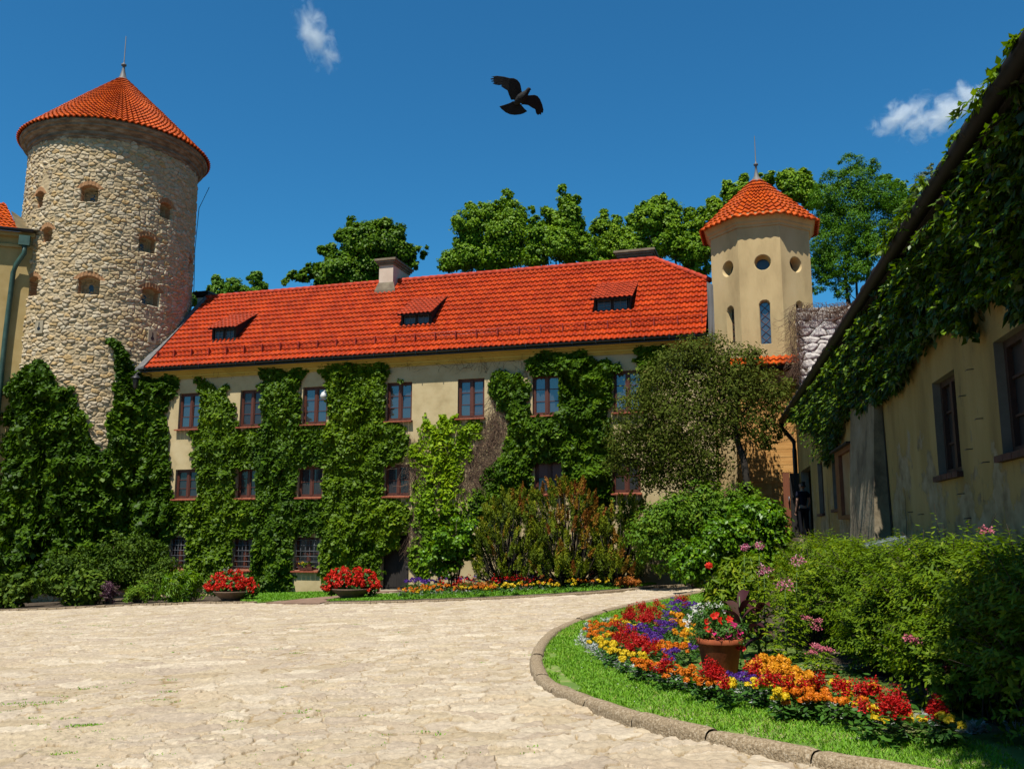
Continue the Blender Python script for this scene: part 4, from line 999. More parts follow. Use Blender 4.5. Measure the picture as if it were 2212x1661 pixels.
# ------------------------------------------------------------------ foliage
def lm(name, *cols, **k): M[name] = leafmat(name, cols, **k)
lm('ivy_dark', (0.0208, 0.0461, 0.0027), (0.0447, 0.1071, 0.0034), (0.0905, 0.1860, 0.0047), (0.1810, 0.2790, 0.0067), rough=.52, spec=.14, trans=.25)
lm('ivy_mid', (0.0374, 0.0789, 0.0027), (0.0832, 0.1674, 0.0041), (0.1508, 0.2604, 0.0054), (0.2860, 0.3720, 0.0080), rough=.52, spec=.14, trans=.28)
lm('ivy_light', (0.0828, 0.1662, 0.0048), (0.1840, 0.3325, 0.0067), (0.3335, 0.4987, 0.0096), (0.5002, 0.5938, 0.0144), rough=.55, trans=.3, spec=.1)
lm('ivy_house', (0.0221, 0.0446, 0.0022), (0.0493, 0.1080, 0.0036), (0.1114, 0.2160, 0.0058), (0.2712, 0.4140, 0.0108), rough=.45, trans=.35)
lm('lime', (0.072, 0.150, 0.0072), (0.145, 0.288, 0.0108), (0.246, 0.413, 0.0144), (0.406, 0.550, 0.0300), rough=.5, trans=.3, spec=.12)
lm('chestnut', (0.0432, 0.0940, 0.0048), (0.0864, 0.1880, 0.0058), (0.1572, 0.2880, 0.0086), (0.2952, 0.4000, 0.0192), rough=.5, trans=.3, spec=.12)
lm('acacia', (0.0378, 0.0975, 0.0050), (0.0756, 0.2051, 0.0059), (0.1376, 0.3120, 0.0084), (0.2278, 0.3900, 0.0126), rough=.55, trans=.3, spec=.12)
lm('ash', (0.058, 0.150, 0.0120), (0.116, 0.263, 0.0180), (0.189, 0.350, 0.0240), (0.261, 0.413, 0.0360), rough=.55, trans=.3, spec=.12)
lm('spruce', (0.043, 0.075, 0.0150), (0.102, 0.150, 0.0240), (0.174, 0.213, 0.0420), rough=.6, trans=.1)
lm('pear', (.05, .07, .010), (.09, .125, .014), (.13, .165, .022), (.18, .14, .04), rough=.7, trans=.2, spec=.05)
lm('yew', (0.0345, 0.0560, 0.0060), (0.1265, 0.1848, 0.0100), (0.2875, 0.3248, 0.0140), (0.3450, 0.1792, 0.0200), (0.3105, 0.0952, 0.0200), rough=.6, trans=.15, pos=[0, .3, .6, .78, 1], spec=.1)
lm('bush_olive', (.05, .12, .008), (.10, .22, .010), (.17, .30, .014), (.26, .34, .03), rough=.55, trans=.25, spec=.12)
lm('bush_green', (0.0494, 0.1242, 0.0048), (0.1000, 0.2475, 0.0058), (0.1840, 0.3600, 0.0077), (0.3335, 0.4725, 0.0144), rough=.4, trans=.3, spec=.22)
lm('bush_dark', (0.0182, 0.0427, 0.0032), (0.0416, 0.0902, 0.0048), (0.0754, 0.1425, 0.0080), (0.1430, 0.2185, 0.0160), rough=.6, trans=.2, spec=.1)
lm('spirea', (0.0599, 0.1164, 0.0043), (0.1207, 0.2164, 0.0056), (0.2049, 0.3161, 0.0077), (0.3862, 0.4327, 0.0175), rough=.52, trans=.35, spec=.14)
lm('lavender', (0.087, 0.025, 0.0540), (0.145, 0.050, 0.0840), (0.102, 0.112, 0.0300), rough=.6, trans=.1)
lm('canna_dark', (.03, .010, .014), (.06, .018, .022), (.10, .03, .03), (.05, .06, .03), rough=.6, trans=.15, spec=.1)
lm('canna_brown', (0.072, 0.025, 0.0084), (0.160, 0.062, 0.0180), (0.102, 0.125, 0.0180), (0.189, 0.250, 0.0240), rough=.6, trans=.25, spec=.1)
lm('canna_green', (0.072, 0.125, 0.0120), (0.131, 0.237, 0.0180), (0.203, 0.325, 0.0300), (0.160, 0.100, 0.0180), rough=.6, trans=.3, spec=.1)

def mfoliage(name, blobs, size, n, mat, parent=None, aspect=.8, up=.3, clump=.22, kper=30, spread=.55, tonevar=.16, six=False, solid=.35, minz=None, tonefn=None, droop=.1, origin=None, tonebase=.45):
    """leaves gathered in clumps spread through blobs (centre xyz, radius xyz) - gaps stay between the clumps"""
    B = np.asarray(blobs, float); R = B[:, 3:6]; vol = (R.prod(1)) ** (2 / 3.); pr = vol / vol.sum()
    nc = max(8, n // kper); bi = rng.choice(len(B), nc, p=pr)
    d = rsph(nc); rad = (solid + (1 - solid) * rng.random(nc) ** .5); cc = B[bi, :3] + d * R[bi] * rad[:, None]
    cr = (R[bi].prod(1) ** (1 / 3.)) * clump * rng.uniform(.6, 1.3, nc)
    ct = rng.normal(0, tonevar, nc)
    ci = rng.integers(0, nc, n); off = rsph(n) * (rng.random(n) ** .45)[:, None]
    P = cc[ci] + off * cr[ci][:, None] * np.array([1.15, 1.15, .8])
    if minz is not None: k = P[:, 2] > minz(P[:, 0], P[:, 1]); P = P[k]; ci = ci[k]; off = off[k]
    n = len(P)
    N = off * .5 + d[ci] * .6 + rsph(n) * .55 + np.array([0, 0, up]); T = rsph(n) + d[ci] * .5 + np.array([0, 0, -.25])
    tone = tonebase + ct[ci] + rng.normal(0, .13, n)
    if tonefn is not None: tone = tonefn(P, tone)
    L = size * rng.uniform(.65, 1.25, n)
    if origin is not None: P = P - np.asarray(origin)
    V, Fc, t = leaves(P, N, T, L, L * aspect, tone, .12, six, droop)
    return npmesh(name, V, Fc, mat, parent, {'tone': t})

def pblobs(lst, D, dj=.5, sc=1.0, mode='dist'):
    """(px, py, r_px[, extra depth]) circles measured on the photo -> balls in metres at distance D"""
    out = []
    for b in lst:
        e = b[3] if len(b) > 3 else rng.uniform(-1, 1) * dj * b[2] / F * D
        P = dist(b[0], b[1], D + e) if mode == 'dist' else depth(b[0], b[1], D + e)
        r = b[2] / F * (D + e) * sc; out.append([*P, r, r, r])
    return np.array(out)

def limbs(mb, base, tips, r0, n=7, wob=.25, trunk_h=None, join=.45):
    base = np.asarray(base, float); tips = np.asarray(tips, float); c = tips.mean(0)
    fork = base + (c - base) * join
    pts = [base + (fork - base) * t + np.append(rng.normal(0, wob * .25, 2), 0) * (0 < t < 1) for t in np.linspace(0, 1, 6)]
    mb.tube(pts, list(np.linspace(r0, r0 * .62, 6)), 9)
    top = pts[-1]
    for q in tips:
        m = top + (q - top) * .5 + rng.normal(0, wob, 3) + np.array([0, 0, .12 * np.linalg.norm(q - top)])
        ps = [(1 - t) ** 2 * top + 2 * t * (1 - t) * m + t * t * q for t in np.linspace(0, 1, 7)]
        mb.tube(ps, list(np.linspace(r0 * .42, r0 * .06, 7)), 6)
        for s in range(3):
            a = ps[3 + s]; w = rng.normal(0, 1, 3); w[2] = abs(w[2]); e = a + unit(w) * np.linalg.norm(q - top) * .10; mb.tube([a, (a + e) / 2 + rng.normal(0, .05, 3), e], [r0 * .12, r0 * .07, r0 * .02], 5)

def tree(name, label, blobs, D, leaf, n, mat, trunk_px, r0=.3, bark='stem_dark', group='trees behind the castle wing', **k):
    B = pblobs(blobs, D); bz = dist(trunk_px, 900, D); base = np.array([bz[0], bz[1], float(gz(bz[0], bz[1])) - .1])
    t = thing(name, label, 'tree', base, 0, group)
    mfoliage('crown', B, leaf, n, M[mat], t, origin=base, **k)
    b = MB(); o = np.argsort(-B[:, 3])[:9]; limbs(b, (0, 0, 0), (B[o, :3] - base) * [1, 1, .97], r0, wob=.5); b.build('trunk', M[bark], t)
    return t

zA = lambda L: [(418.6 + .2422 * x, 368.4 + .2422 * y, .2422 * r) for x, y, r in L]
zB = lambda L: [(921 + .28767 * x, 368.4 + .2877 * y, .2877 * r) for x, y, r in L]
zC = lambda L: [(1339.6 + .25198 * x, 301.4 + .25198 * y, .25198 * r) for x, y, r in L]
zD = lambda L: [(1657.7 + .3024 * x, 251.2 + .3024 * y, .3024 * r) for x, y, r in L]
tree('ash_tree', 'small airy pale green tree beside the round tower, beyond the roof', zA([(210, 990, 55), (190, 960, 30), (350, 1030, 75), (540, 960, 62), (575, 915, 30), (620, 1030, 45), (250, 1080, 85), (450, 1090, 60), (150, 1050, 30), (15, 1150, 60), (560, 1080, 70)]), 72, 0.175, 12789, 'ash', 510, .22, clump=.3)
tree('chestnut_tree', 'dark round leafy tree standing behind the pink chimney', zA([(1420, 500, 80), (1570, 520, 80), (1700, 500, 85), (1810, 560, 85), (1500, 650, 180), (1720, 660, 140), (1320, 570, 60), (1220, 720, 75), (1140, 705, 32), (1930, 745, 80), (2035, 700, 50), (2060, 760, 30), (1960, 850, 45), (1080, 880, 75), (1000, 930, 60), (900, 960, 65), (820, 1000, 40), (1300, 900, 170), (1550, 860, 170), (1200, 960, 140), (1450, 960, 150), (1830, 720, 110), (1870, 860, 60)]), 60, 0.216, 45675, 'chestnut', 790, .45, clump=.34, solid=.45, kper=48, tonevar=.10)
tree('lime_tree', 'broad lime tree, leftmost of the row above the roof ridge', zB([(610, 175, 42), (590, 250, 72), (650, 330, 105), (480, 340, 105), (330, 280, 45), (400, 300, 60), (320, 400, 115), (225, 380, 42), (400, 500, 160), (600, 480, 160), (250, 540, 60), (180, 680, 80), (130, 720, 45), (300, 640, 120), (480, 640, 150), (650, 620, 120), (700, 400, 70)]), 66, 0.186, 51765, 'lime', 1070, .45, clump=.33, solid=.45, kper=48, tonevar=.10)
tree('lime_tree', 'lime tree with a narrow spire-like top above the roof', zB([(1030, 145, 42), (1040, 230, 62), (1120, 215, 35), (1080, 310, 78), (900, 310, 42), (790, 290, 26), (960, 400, 115), (1080, 420, 105), (850, 500, 115), (1000, 560, 140), (820, 640, 100), (1150, 520, 80), (1180, 600, 95), (1120, 660, 80), (1230, 660, 60), (820, 400, 60)]), 64, 0.186, 39585, 'lime', 1190, .4, clump=.33, solid=.45, kper=48, tonevar=.10)
tree('lime_tree', 'lower yellow-green lime tree behind the flat ridge chimney', zB([(1330, 330, 38), (1320, 420, 72), (1430, 380, 50), (1255, 440, 42), (1420, 500, 100), (1540, 370, 50), (1560, 460, 85), (1380, 590, 95), (1290, 600, 75), (1500, 580, 110), (1270, 520, 60), (1330, 690, 60)]), 68, 0.175, 27405, 'lime', 1330, .35, clump=.34, solid=.4, kper=48, tonevar=.10, tonebase=.55)
tree('lime_tree', 'tall yellow-green lime tree next to the turret roof, left side', zB([(1780, 225, 52), (1720, 270, 75), (1625, 290, 55), (1800, 320, 108), (1680, 380, 108), (1850, 420, 108), (1750, 520, 130), (1600, 560, 90), (1900, 560, 100), (1980, 640, 90), (2060, 720, 80), (1980, 330, 52), (2080, 320, 55), (2165, 260, 45), (2100, 420, 108), (1980, 480, 100), (2050, 580, 110), (2160, 560, 90)]), 62, 0.186, 51765, 'lime', 1480, .45, clump=.33, solid=.45, kper=48, tonevar=.10, tonebase=.52)
tree('lime_tree', 'lime tree rising directly behind the turret roof', zC([(920, 400, 55), (1060, 335, 42), (960, 470, 80), (800, 540, 55), (840, 600, 75), (1200, 340, 45), (1300, 325, 48), (1430, 340, 85), (1590, 300, 60), (1500, 420, 125), (1620, 420, 80), (1200, 430, 90), (1060, 440, 90), (1650, 520, 80)]), 60, 0.186, 27405, 'lime', 1640, .4, clump=.34, solid=.45, kper=48, tonevar=.10, tonebase=.55)
tree('acacia_tree', 'feathery bright green acacia tree right of the turret', zC([(1960, 205, 80), (2060, 205, 62), (2170, 230, 60), (1850, 330, 110), (2050, 350, 150), (1750, 370, 60), (1750, 500, 125), (1950, 520, 175), (2130, 500, 150), (1800, 700, 140), (2000, 700, 180), (1720, 880, 105), (1900, 880, 140), (2080, 850, 120), (1720, 1080, 95), (1800, 1180, 75), (1690, 1250, 70), (1900, 1290, 80), (2000, 1000, 90), (1780, 980, 80), (2120, 1000, 90), (1750, 1150, 85), (1850, 1060, 110), (1960, 1140, 100), (2060, 1120, 100), (2150, 900, 130), (1690, 1000, 85), (1720, 700, 90), (2280, 480, 130), (2350, 620, 130), (2250, 780, 120), (2450, 560, 90)]), 52, 0.123, 73080, 'acacia', 1845, .30, aspect=.45, clump=.34, solid=.45, kper=48, tonevar=.105)
tree('olive_tree', 'greyish green tree between the acacia and the gutter', zD([(830, 450, 50), (900, 480, 40), (960, 510, 50), (1020, 580, 60), (1000, 680, 90), (900, 600, 80), (1010, 810, 110), (1020, 960, 120), (1040, 1100, 110)]), 62, 0.154, 12789, 'ash', 1950, .3, clump=.28)
tree('spruce_tree', 'dull green spruce top peeking over the dark gutter', zD([(1180, 350, 22), (1170, 400, 42), (1140, 450, 70), (1110, 430, 30), (1200, 500, 80), (1120, 540, 70), (1080, 500, 40), (1160, 650, 90), (1180, 790, 105), (1170, 950, 115), (1180, 1100, 110)]), 58, 0.134, 10962, 'spruce', 2010, .25, aspect=.35, clump=.3)

# ---- climbers: leaves on relief over the real wall surfaces
WR = [(a, c, *ZU) for a, c in WIN_U] + [(a, c, *ZM) for a, c in WIN_M] + [(a, c, *ZG) for a, c in WIN_G] + [DOOR]
def climber(name, label, polys, n, size, mat, relief=.32, fray=9., surf='wing', holes=True, aspect=.95, tonebase=.45, thin=1., edge=26., group='climbers on the castle walls', stems=0, over=(), cat='climbing plant', tonefn=None):
    allp = np.concatenate([np.asarray(p, float) for p in polys]); lo = allp.min(0) - 6; hi = allp.max(0) + 6
    x = rng.uniform(lo[0], hi[0], n * 3); y = rng.uniform(lo[1], hi[1], n * 3)
    xo = x + (fbm(x * .09, y * .09, 3) - .5) * 4 * fray; yo = y + (fbm(x * .09 + 50, y * .09 + 8, 3) - .5) * 4 * fray
    k = np.zeros(len(x), bool); de = np.full(len(x), 0.)
    for p in polys:
        i = inpoly(xo, yo, p); k |= i; de = np.where(i, np.maximum(de, polydist(xo, yo, p)), de)
    x, y, de = x[k], y[k], de[k]
    if thin < 1: q = (rng.random(len(x)) < thin * .25) | (fbm(x * .055 + 4, y * .04, 3) > .80 - .62 * thin); x, y, de = x[q], y[q], de[q]
    x, y, de = x[:n], y[:n], de[:n]
    Pf = facw(x, y, 0.); Lf = toloc(Pf); nf = np.broadcast_to(-FM, Pf.shape)
    P, Nn = Pf, nf.copy(); onw = np.ones(len(x), bool)
    if surf in ('tower', 'both'):
        Pc, th, hit = cylhit(x, y, 4.08); tow = hit & (np.linalg.norm(Pc[:, :2], axis=1) < np.linalg.norm(Pf[:, :2], axis=1))
        if surf == 'tower': tow = hit
        Nc = np.stack([np.cos(th + TPH), np.sin(th + TPH), np.zeros_like(th)], 1)
        P = np.where(tow[:, None], Pc, Pf); Nn = np.where(tow[:, None], Nc, nf); onw = ~tow
        ok = tow | (Lf[:, 0] > -11.3)
        P, Nn, x, y, de, Lf, onw = P[ok], Nn[ok], x[ok], y[ok], de[ok], Lf[ok], onw[ok]
    if holes:
        h = np.zeros(len(x), bool)
        for (a, c, z0, z1) in WR:
            cov = any(abs(a - o[0]) < .3 and abs(z0 - o[1]) < .3 for o in over)
            m = .03
            h |= onw & (not cov) & (Lf[:, 0] > a - m) & (Lf[:, 0] < c + m) & (Lf[:, 2] > z0 - .03) & (Lf[:, 2] < z1 + .02)
        k = ~h; P, Nn, x, y, de, Lf, onw = P[k], Nn[k], x[k], y[k], de[k], Lf[k], onw[k]
    s, z = x * .0195, -y * .0195
    def rel(s, z): return .2 + 1.1 * np.abs(fbm(s * .75 + 3, z * .75, 3) - .42) * 1.6 + 1.3 * (fbm(s * 2.3, z * 2.0 + 9, 3) - .4)
    T0 = rel(s, z); e = .06; gx = (rel(s + e, z) - T0) / e; gzz = (rel(s, z + e) - T0) / e
    ef = np.clip(de / edge, .12, 1) ** .7; H = np.clip(T0, .12, 1.2) * relief * ef; dep_ = rng.random(len(x)) ** .6
    tan = np.cross(np.array([0, 0, 1.]), Nn)
    tilt = relief * 1.1 * ef
    N = Nn * .75 + rng.normal(0, .5, P.shape) + np.array([0, 0, .35]) - np.array([0, 0, 1.]) * (gzz * tilt)[:, None] + tan * (-gx * tilt)[:, None] * -1
    T = np.array([0, 0, -1.]) + rng.normal(0, .55, P.shape) + Nn * .45
    L = size * np.clip(rng.lognormal(0, .33, len(x)), .45, 1.9)
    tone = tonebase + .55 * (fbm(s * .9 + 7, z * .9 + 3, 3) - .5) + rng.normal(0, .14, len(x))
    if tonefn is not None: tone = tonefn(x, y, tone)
    base = P.mean(0); base[2] = float(gz(base[0], base[1]))
    root = thing(name, label, cat, base, 0, group)
    V, Fc, t = leaves(P + Nn * (.03 + H * dep_)[:, None] - base, N, T, L, L * aspect, tone, .15, False, .12)
    npmesh('leaves', V, Fc, M[mat], root, {'tone': t})
    if stems:
        b = MB(); idx = rng.choice(len(x), stems)
        for i in idx:
            p = P[i] + Nn[i] * .02; pts = [p]; dx = rng.normal(0, .12)
            for k in range(5):
                p = p + np.array([0, 0, -.28]) + tan[i] * (dx + rng.normal(0, .07)); pts.append(p)
            if surf == 'wing' or surf == 'both':
                ql = toloc(np.array(pts))
                if any(((ql[:, 0] > a - .05) & (ql[:, 0] < c + .05) & (ql[:, 2] > z0 - .05) & (ql[:, 2] < z1 + .05)).any() for (a, c, z0, z1) in WR): continue
            b.tube([q - base for q in pts], [.006, .009, .011, .012, .013, .014], 5)
        b.build('stems', M['stem'], root)
    return root
I0 = [(-30, 780), (20, 792), (35, 808), (58, 798), (70, 775), (88, 768), (100, 785), (112, 800), (122, 822), (132, 838), (150, 832), (156, 850), (168, 868), (182, 905), (194, 940), (203, 965), (220, 985), (240, 1010), (250, 1060), (240, 1270), (-30, 1290)]
climber('boston_ivy', 'wide dark green ivy climbing the left foot of the round tower', [I0], 52500, 0.160, 'ivy_dark', .75, 7, 'tower', holes=False, stems=30, tonebase=.5)
I1 = [(236, 735), (243, 728), (258, 740), (272, 760), (284, 790), (300, 806), (340, 812), (372, 806), (388, 812), (380, 835), (372, 848), (366, 870), (360, 890), (364, 950), (367, 1005), (374, 1074), (392, 1085), (392, 1130), (368, 1165), (366, 1230), (380, 1262), (215, 1262), (218, 1010), (224, 985), (236, 965), (230, 930), (236, 900), (246, 870), (250, 830), (254, 800), (248, 765)]
climber('boston_ivy', 'tall ivy filling the corner between tower and wing', [I1], 45500, 0.152, 'ivy_dark', .62, 5, 'both', stems=24, tonebase=.52)
P2 = [(428, 828), (437, 812), (446, 832), (458, 826), (470, 843), (488, 832), (500, 860), (512, 900), (518, 925), (580, 928), (575, 960), (545, 1000), (560, 1012), (560, 1075), (562, 1080), (555, 1150), (520, 1162), (505, 1235), (505, 1262), (415, 1258), (400, 1240), (402, 1165), (380, 1130), (376, 1082), (425, 1072), (422, 1010), (416, 940), (412, 932), (432, 925)]
climber('ivy_column', 'ivy between the first and second column of wing windows', [P2], 28000, 0.118, 'ivy_mid', .34, 8, over=[], stems=50)
P3 = [(566, 785), (584, 775), (602, 782), (612, 800), (628, 806), (648, 782), (660, 790), (650, 825), (643, 850), (655, 880), (655, 915), (702, 918), (704, 1004), (648, 1006), (640, 1078), (702, 1080), (702, 1140), (672, 1156), (636, 1160), (630, 1235), (628, 1262), (590, 1278), (535, 1262), (540, 1160), (520, 1150), (535, 1080), (540, 1000), (560, 930), (566, 910), (562, 840)]
climber('ivy_column', 'ivy between the second and third column of wing windows', [P3], 26250, 0.118, 'ivy_dark', .38, 8, stems=70, tonebase=.56)
P4 = [(700, 792), (704, 772), (830, 770), (836, 800), (832, 835), (848, 838), (868, 822), (872, 834), (848, 856), (846, 905), (868, 912), (882, 940), (884, 962), (868, 995), (838, 1005), (832, 1072), (884, 1086), (884, 1130), (870, 1160), (845, 1188), (826, 1205), (820, 1250), (800, 1268), (715, 1268), (692, 1235), (696, 1160), (688, 1140), (690, 1085), (700, 1072), (702, 1000), (690, 935), (712, 910), (708, 840)]
climber('ivy_column', 'widest ivy on the wing, hanging over the dark doorway', [P4], 42000, 0.118, 'ivy_mid', .42, 8, stems=70, over=[(1.50, -.62)], tonebase=.5)
P5 = [(899, 950), (908, 915), (918, 892), (922, 906), (935, 918), (944, 898), (951, 906), (958, 896), (968, 908), (979, 890), (990, 905), (1034, 905), (1046, 920), (1028, 950), (1018, 990), (995, 1002), (994, 1050), (1030, 1070), (1036, 1105), (1010, 1140), (960, 1180), (925, 1240), (898, 1245), (884, 1200), (884, 1178), (902, 1150), (893, 1070), (904, 1015), (885, 985), (890, 960)]
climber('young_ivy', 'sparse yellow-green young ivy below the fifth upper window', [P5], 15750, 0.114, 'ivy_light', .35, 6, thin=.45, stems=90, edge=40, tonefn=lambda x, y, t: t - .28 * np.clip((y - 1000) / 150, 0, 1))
P6 = [(1056, 822), (1075, 802), (1100, 806), (1125, 812), (1142, 826), (1138, 880), (1150, 898), (1196, 897), (1192, 850), (1176, 830), (1148, 808), (1142, 782), (1160, 760), (1185, 745), (1205, 752), (1230, 765), (1250, 745), (1290, 775), (1335, 782), (1342, 805), (1325, 830), (1320, 860), (1312, 900), (1328, 950), (1330, 1040), (1322, 1085), (1260, 1085), (1225, 1030), (1208, 1000), (1155, 1002), (1150, 1062), (1100, 1100), (1040, 1120), (1030, 1070), (1048, 1020), (1080, 990), (1102, 935), (1096, 890), (1062, 852)]
climber('boston_ivy', 'dense dark ivy on the right half of the wing facade', [P6], 45500, 0.122, 'ivy_dark', .62, 6, stems=24, tonebase=.58)
P7 = [(1372, 800), (1380, 770), (1372, 745), (1440, 740), (1445, 780), (1420, 800), (1400, 830), (1390, 900), (1380, 880)]
climber('ivy_tuft', 'small ivy patch under the eave beside the last upper window', [P7], 5600, 0.114, 'ivy_mid', .35, 6)
def twigs(name, label, polys, n, mat, surf=None, ly=0., step=.16, rad=.007, cat='climbing plant', up=False, nodes=7, spread=.5):
    root = None; b = MB(); allp = np.concatenate([np.asarray(p, float) for p in polys]); lo = allp.min(0); hi = allp.max(0); base = None
    c = 0
    while c < n:
        x, y = rng.uniform(lo, hi)
        if not any(inpoly(np.array([x]), np.array([y]), p)[0] for p in polys): continue
        c += 1; p = (surf or (lambda x, y: facw(x, y, ly)))(x, y)
        if base is None: base = np.array([p[0], p[1], float(gz(p[0], p[1]))]); root = thing(name, label, cat, base, 0, 'climbers on the castle walls')
        an = rng.normal(-PI / 2, spread) + (PI if up else 0); o = rng.uniform(.01, .12); pts = []
        for k in range(nodes):
            pts.append(p - FM * o - base); an += rng.normal(0, .35); p = p + (FE * math.cos(an) + np.array([0, 0, 1.]) * math.sin(an)) * step; o = max(.01, o + rng.normal(0, .03))
        b.tube(pts, list(np.linspace(rad, rad * .5, nodes)), 4, cap=False)
    b.build('stems', mat, root); return root
M['dry'] = nmat('dry_brown_stem', [(.13, .075, .05), (.26, .16, .10)], 6, .9, .2, 30)
twigs('dry_vine', 'brown leafless vine beside the dark ivy on the wing', [[(1010, 990), (1040, 930), (1062, 870), (1058, 840), (1090, 852), (1104, 900), (1092, 960), (1062, 1012), (1040, 1070), (1000, 1065), (995, 1005)], [(884, 930), (908, 960), (905, 1040), (892, 1060), (880, 1000)], [(880, 1090), (905, 1100), (912, 1165), (885, 1180)]], 900, M['dry'])
twigs('wall_tendrils', 'thin dark tendrils spreading over the bare plaster under the eave', [[(400, 790), (700, 780), (700, 800), (400, 830)], [(830, 790), (1140, 770), (1140, 850), (1050, 810), (840, 800)]], 150, M['stem'], step=.10, rad=.005, up=True, spread=.7, nodes=8)

twigs('dry_vine', 'bare brown vine over the side and top of the pale stone pier', [[(1702, 668), (1724, 660), (1728, 810), (1708, 800)], [(1716, 655), (1832, 652), (1832, 672), (1716, 672)]], 420, M['dry'], ly=-1.62, step=.11)
# ---- ivy on the right house (hangs from the gutter)
def house_ivy():
    poly = [(2300, -80), (2190, 100), (2160, 150), (2040, 360), (1890, 600), (1780, 765), (1700, 880), (1712, 905), (1740, 905), (1765, 935), (1786, 955), (1796, 1000), (1810, 990), (1822, 925), (1850, 880), (1872, 872), (1880, 905), (1893, 880), (1912, 860), (1935, 842), (1975, 815), (1985, 780), (2010, 745), (2060, 700), (2100, 690), (2120, 735), (2140, 720), (2120, 650), (2190, 640), (2212, 690), (2260, 700)]
    n = 30000; al = np.array(poly, float); lo = al.min(0); hi = al.max(0)
    # sample on the wall in metres, so the leaf density is even along the wall
    s = rng.uniform(5, 31.9, n * 5); z = rng.uniform(2.5, 5.62, n * 5)
    W_ = RO + s[:, None] * RD + z[:, None] * np.array([0, 0, 1.])
    d = W_ - CAM; yc = d[:, 1] * CP + d[:, 2] * SP; zc = -d[:, 1] * SP + d[:, 2] * CP; px = 1106 + F * d[:, 0] / yc; py = 830.5 - F * zc / yc
    fx = px + 60 / s * (fbm(s * 2., z * 2., 3) - .5) * 9; fy = py + 60 / s * (fbm(s * 2 + 30, z * 2, 3) - .5) * 12
    k = inpoly(fx, fy, poly) & (rng.random(len(s)) < np.clip(14 / s, .2, 1)); s, z = s[k][:n], z[k][:n]
    hgt = np.clip((z - 3.4) / 2.2, 0.02, 1)
    rel = (.08 + .34 * hgt) * (.35 + 1.3 * np.clip(fbm(s * 1.3, z * 1.1 + 3, 3) - .25, 0, 1))
    o = rel * rng.random(len(s)) ** .5
    P = RO + s[:, None] * RD + z[:, None] * np.array([0, 0, 1.]) + (o + .03)[:, None] * RN
    N = RN * .8 + rng.normal(0, .5, P.shape) + np.array([0, 0, .45]); T = np.array([0, 0, -1.]) + rng.normal(0, .5, P.shape) + RN * .3
    L = .115 * rng.uniform(.6, 1.4, len(s)); tone = .30 + rng.normal(0, .16, len(s))  # low leaf tone paints the shade under the eave
    base = RO + RD * 14.; base[2] = .3
    root = thing('virginia_creeper', 'creeper hanging from the dark gutter over the ochre wall', 'climbing plant', base, 0, 'climbers on the castle walls')
    V1, F1, t1 = leaves(P - base, N, T, L, L * .62, tone, .12, False, .2)
    # shoots reaching out past the gutter; a lighter leaf tone paints them sunlit
    sp = []; st = MB()
    for q in range(900):
        s0 = rng.uniform(6.5, 31.5); big = rng.random() < .3
        if rng.random() > 14 / s0 and rng.random() < .5: continue
        zr = rng.uniform(0, 1) ** 1.5; z0 = 5.5 - zr * min(2.4, 2.6 * (s0 / 16)) ; ln = rng.uniform(.22, .50); an = rng.normal(0, .8)
        dd = RO + RD * s0 + np.array([0, 0, z0 - .1]) - CAM; yq = dd[1] * CP + dd[2] * SP
        if not inpoly(np.array([1106 + F * dd[0] / yq]), np.array([830.5 - F * (-dd[1] * SP + dd[2] * CP) / yq]), poly)[0]: continue
        p = RO + RD * s0 + RN * (.10 + .14 * (1 - zr)) + np.array([0, 0, z0 - .12]); dr = RN * 1. + RD * an + np.array([0, 0, .15]); pts = []
        for m in range(9):
            pts.append(p.copy()); dr = dr + np.array([0, 0, -.17]); p = p + unit(dr) * ln / 8
        st.tube([a - base for a in pts], list(np.linspace(.006, .002, 9)), 4, cap=False)
        for m in range(1, 9):
            for sd in (-1, 1):
                sp.append((pts[m], RN * .4 + np.array([0, 0, .8]) + rng.normal(0, .35, 3), unit(dr) * .8 + RD * sd * .9 + rng.normal(0, .25, 3) + np.array([0, 0, -.3]), rng.uniform(.06, .12)))
    for q in range(46):
        s0 = rng.uniform(7.2, 13); p = RO + RD * s0 + RN * rng.uniform(.36, .55) + np.array([0, 0, rng.uniform(5.62, 5.74)]); dr = RN * .5 + RD * rng.normal(0, .8) + np.array([0, 0, .35]); pts = []; ln = rng.uniform(.12, .34)
        for m in range(9):
            pts.append(p.copy()); dr = dr + np.array([0, 0, -.20]); p = p + unit(dr) * ln / 8
        st.tube([a - base for a in pts], list(np.linspace(.005, .002, 9)), 4, cap=False)
        for m in range(9):
            for sd in (-1, 1): sp.append((pts[m], RN * .4 + np.array([0, 0, .8]) + rng.normal(0, .35, 3), unit(dr) * .6 + RD * sd * .9 + rng.normal(0, .25, 3) + np.array([0, 0, -.3]), rng.uniform(.06, .12)))
    Q = np.array([a[0] for a in sp]); V2, F2, t2 = leaves(Q - base, np.array([a[1] for a in sp]), np.array([a[2] for a in sp]), np.array([a[3] for a in sp]), np.array([a[3] for a in sp]) * .5, .72 + rng.normal(0, .14, len(sp)), .1, False, .15)
    npmesh('leaves', V1, F1, M['ivy_house'], root, {'tone': t1}); npmesh('sunlit_tone_shoots', V2, F2, M['ivy_house'], root, {'tone': t2}); st.build('stems', M['stem'], root)
house_ivy()

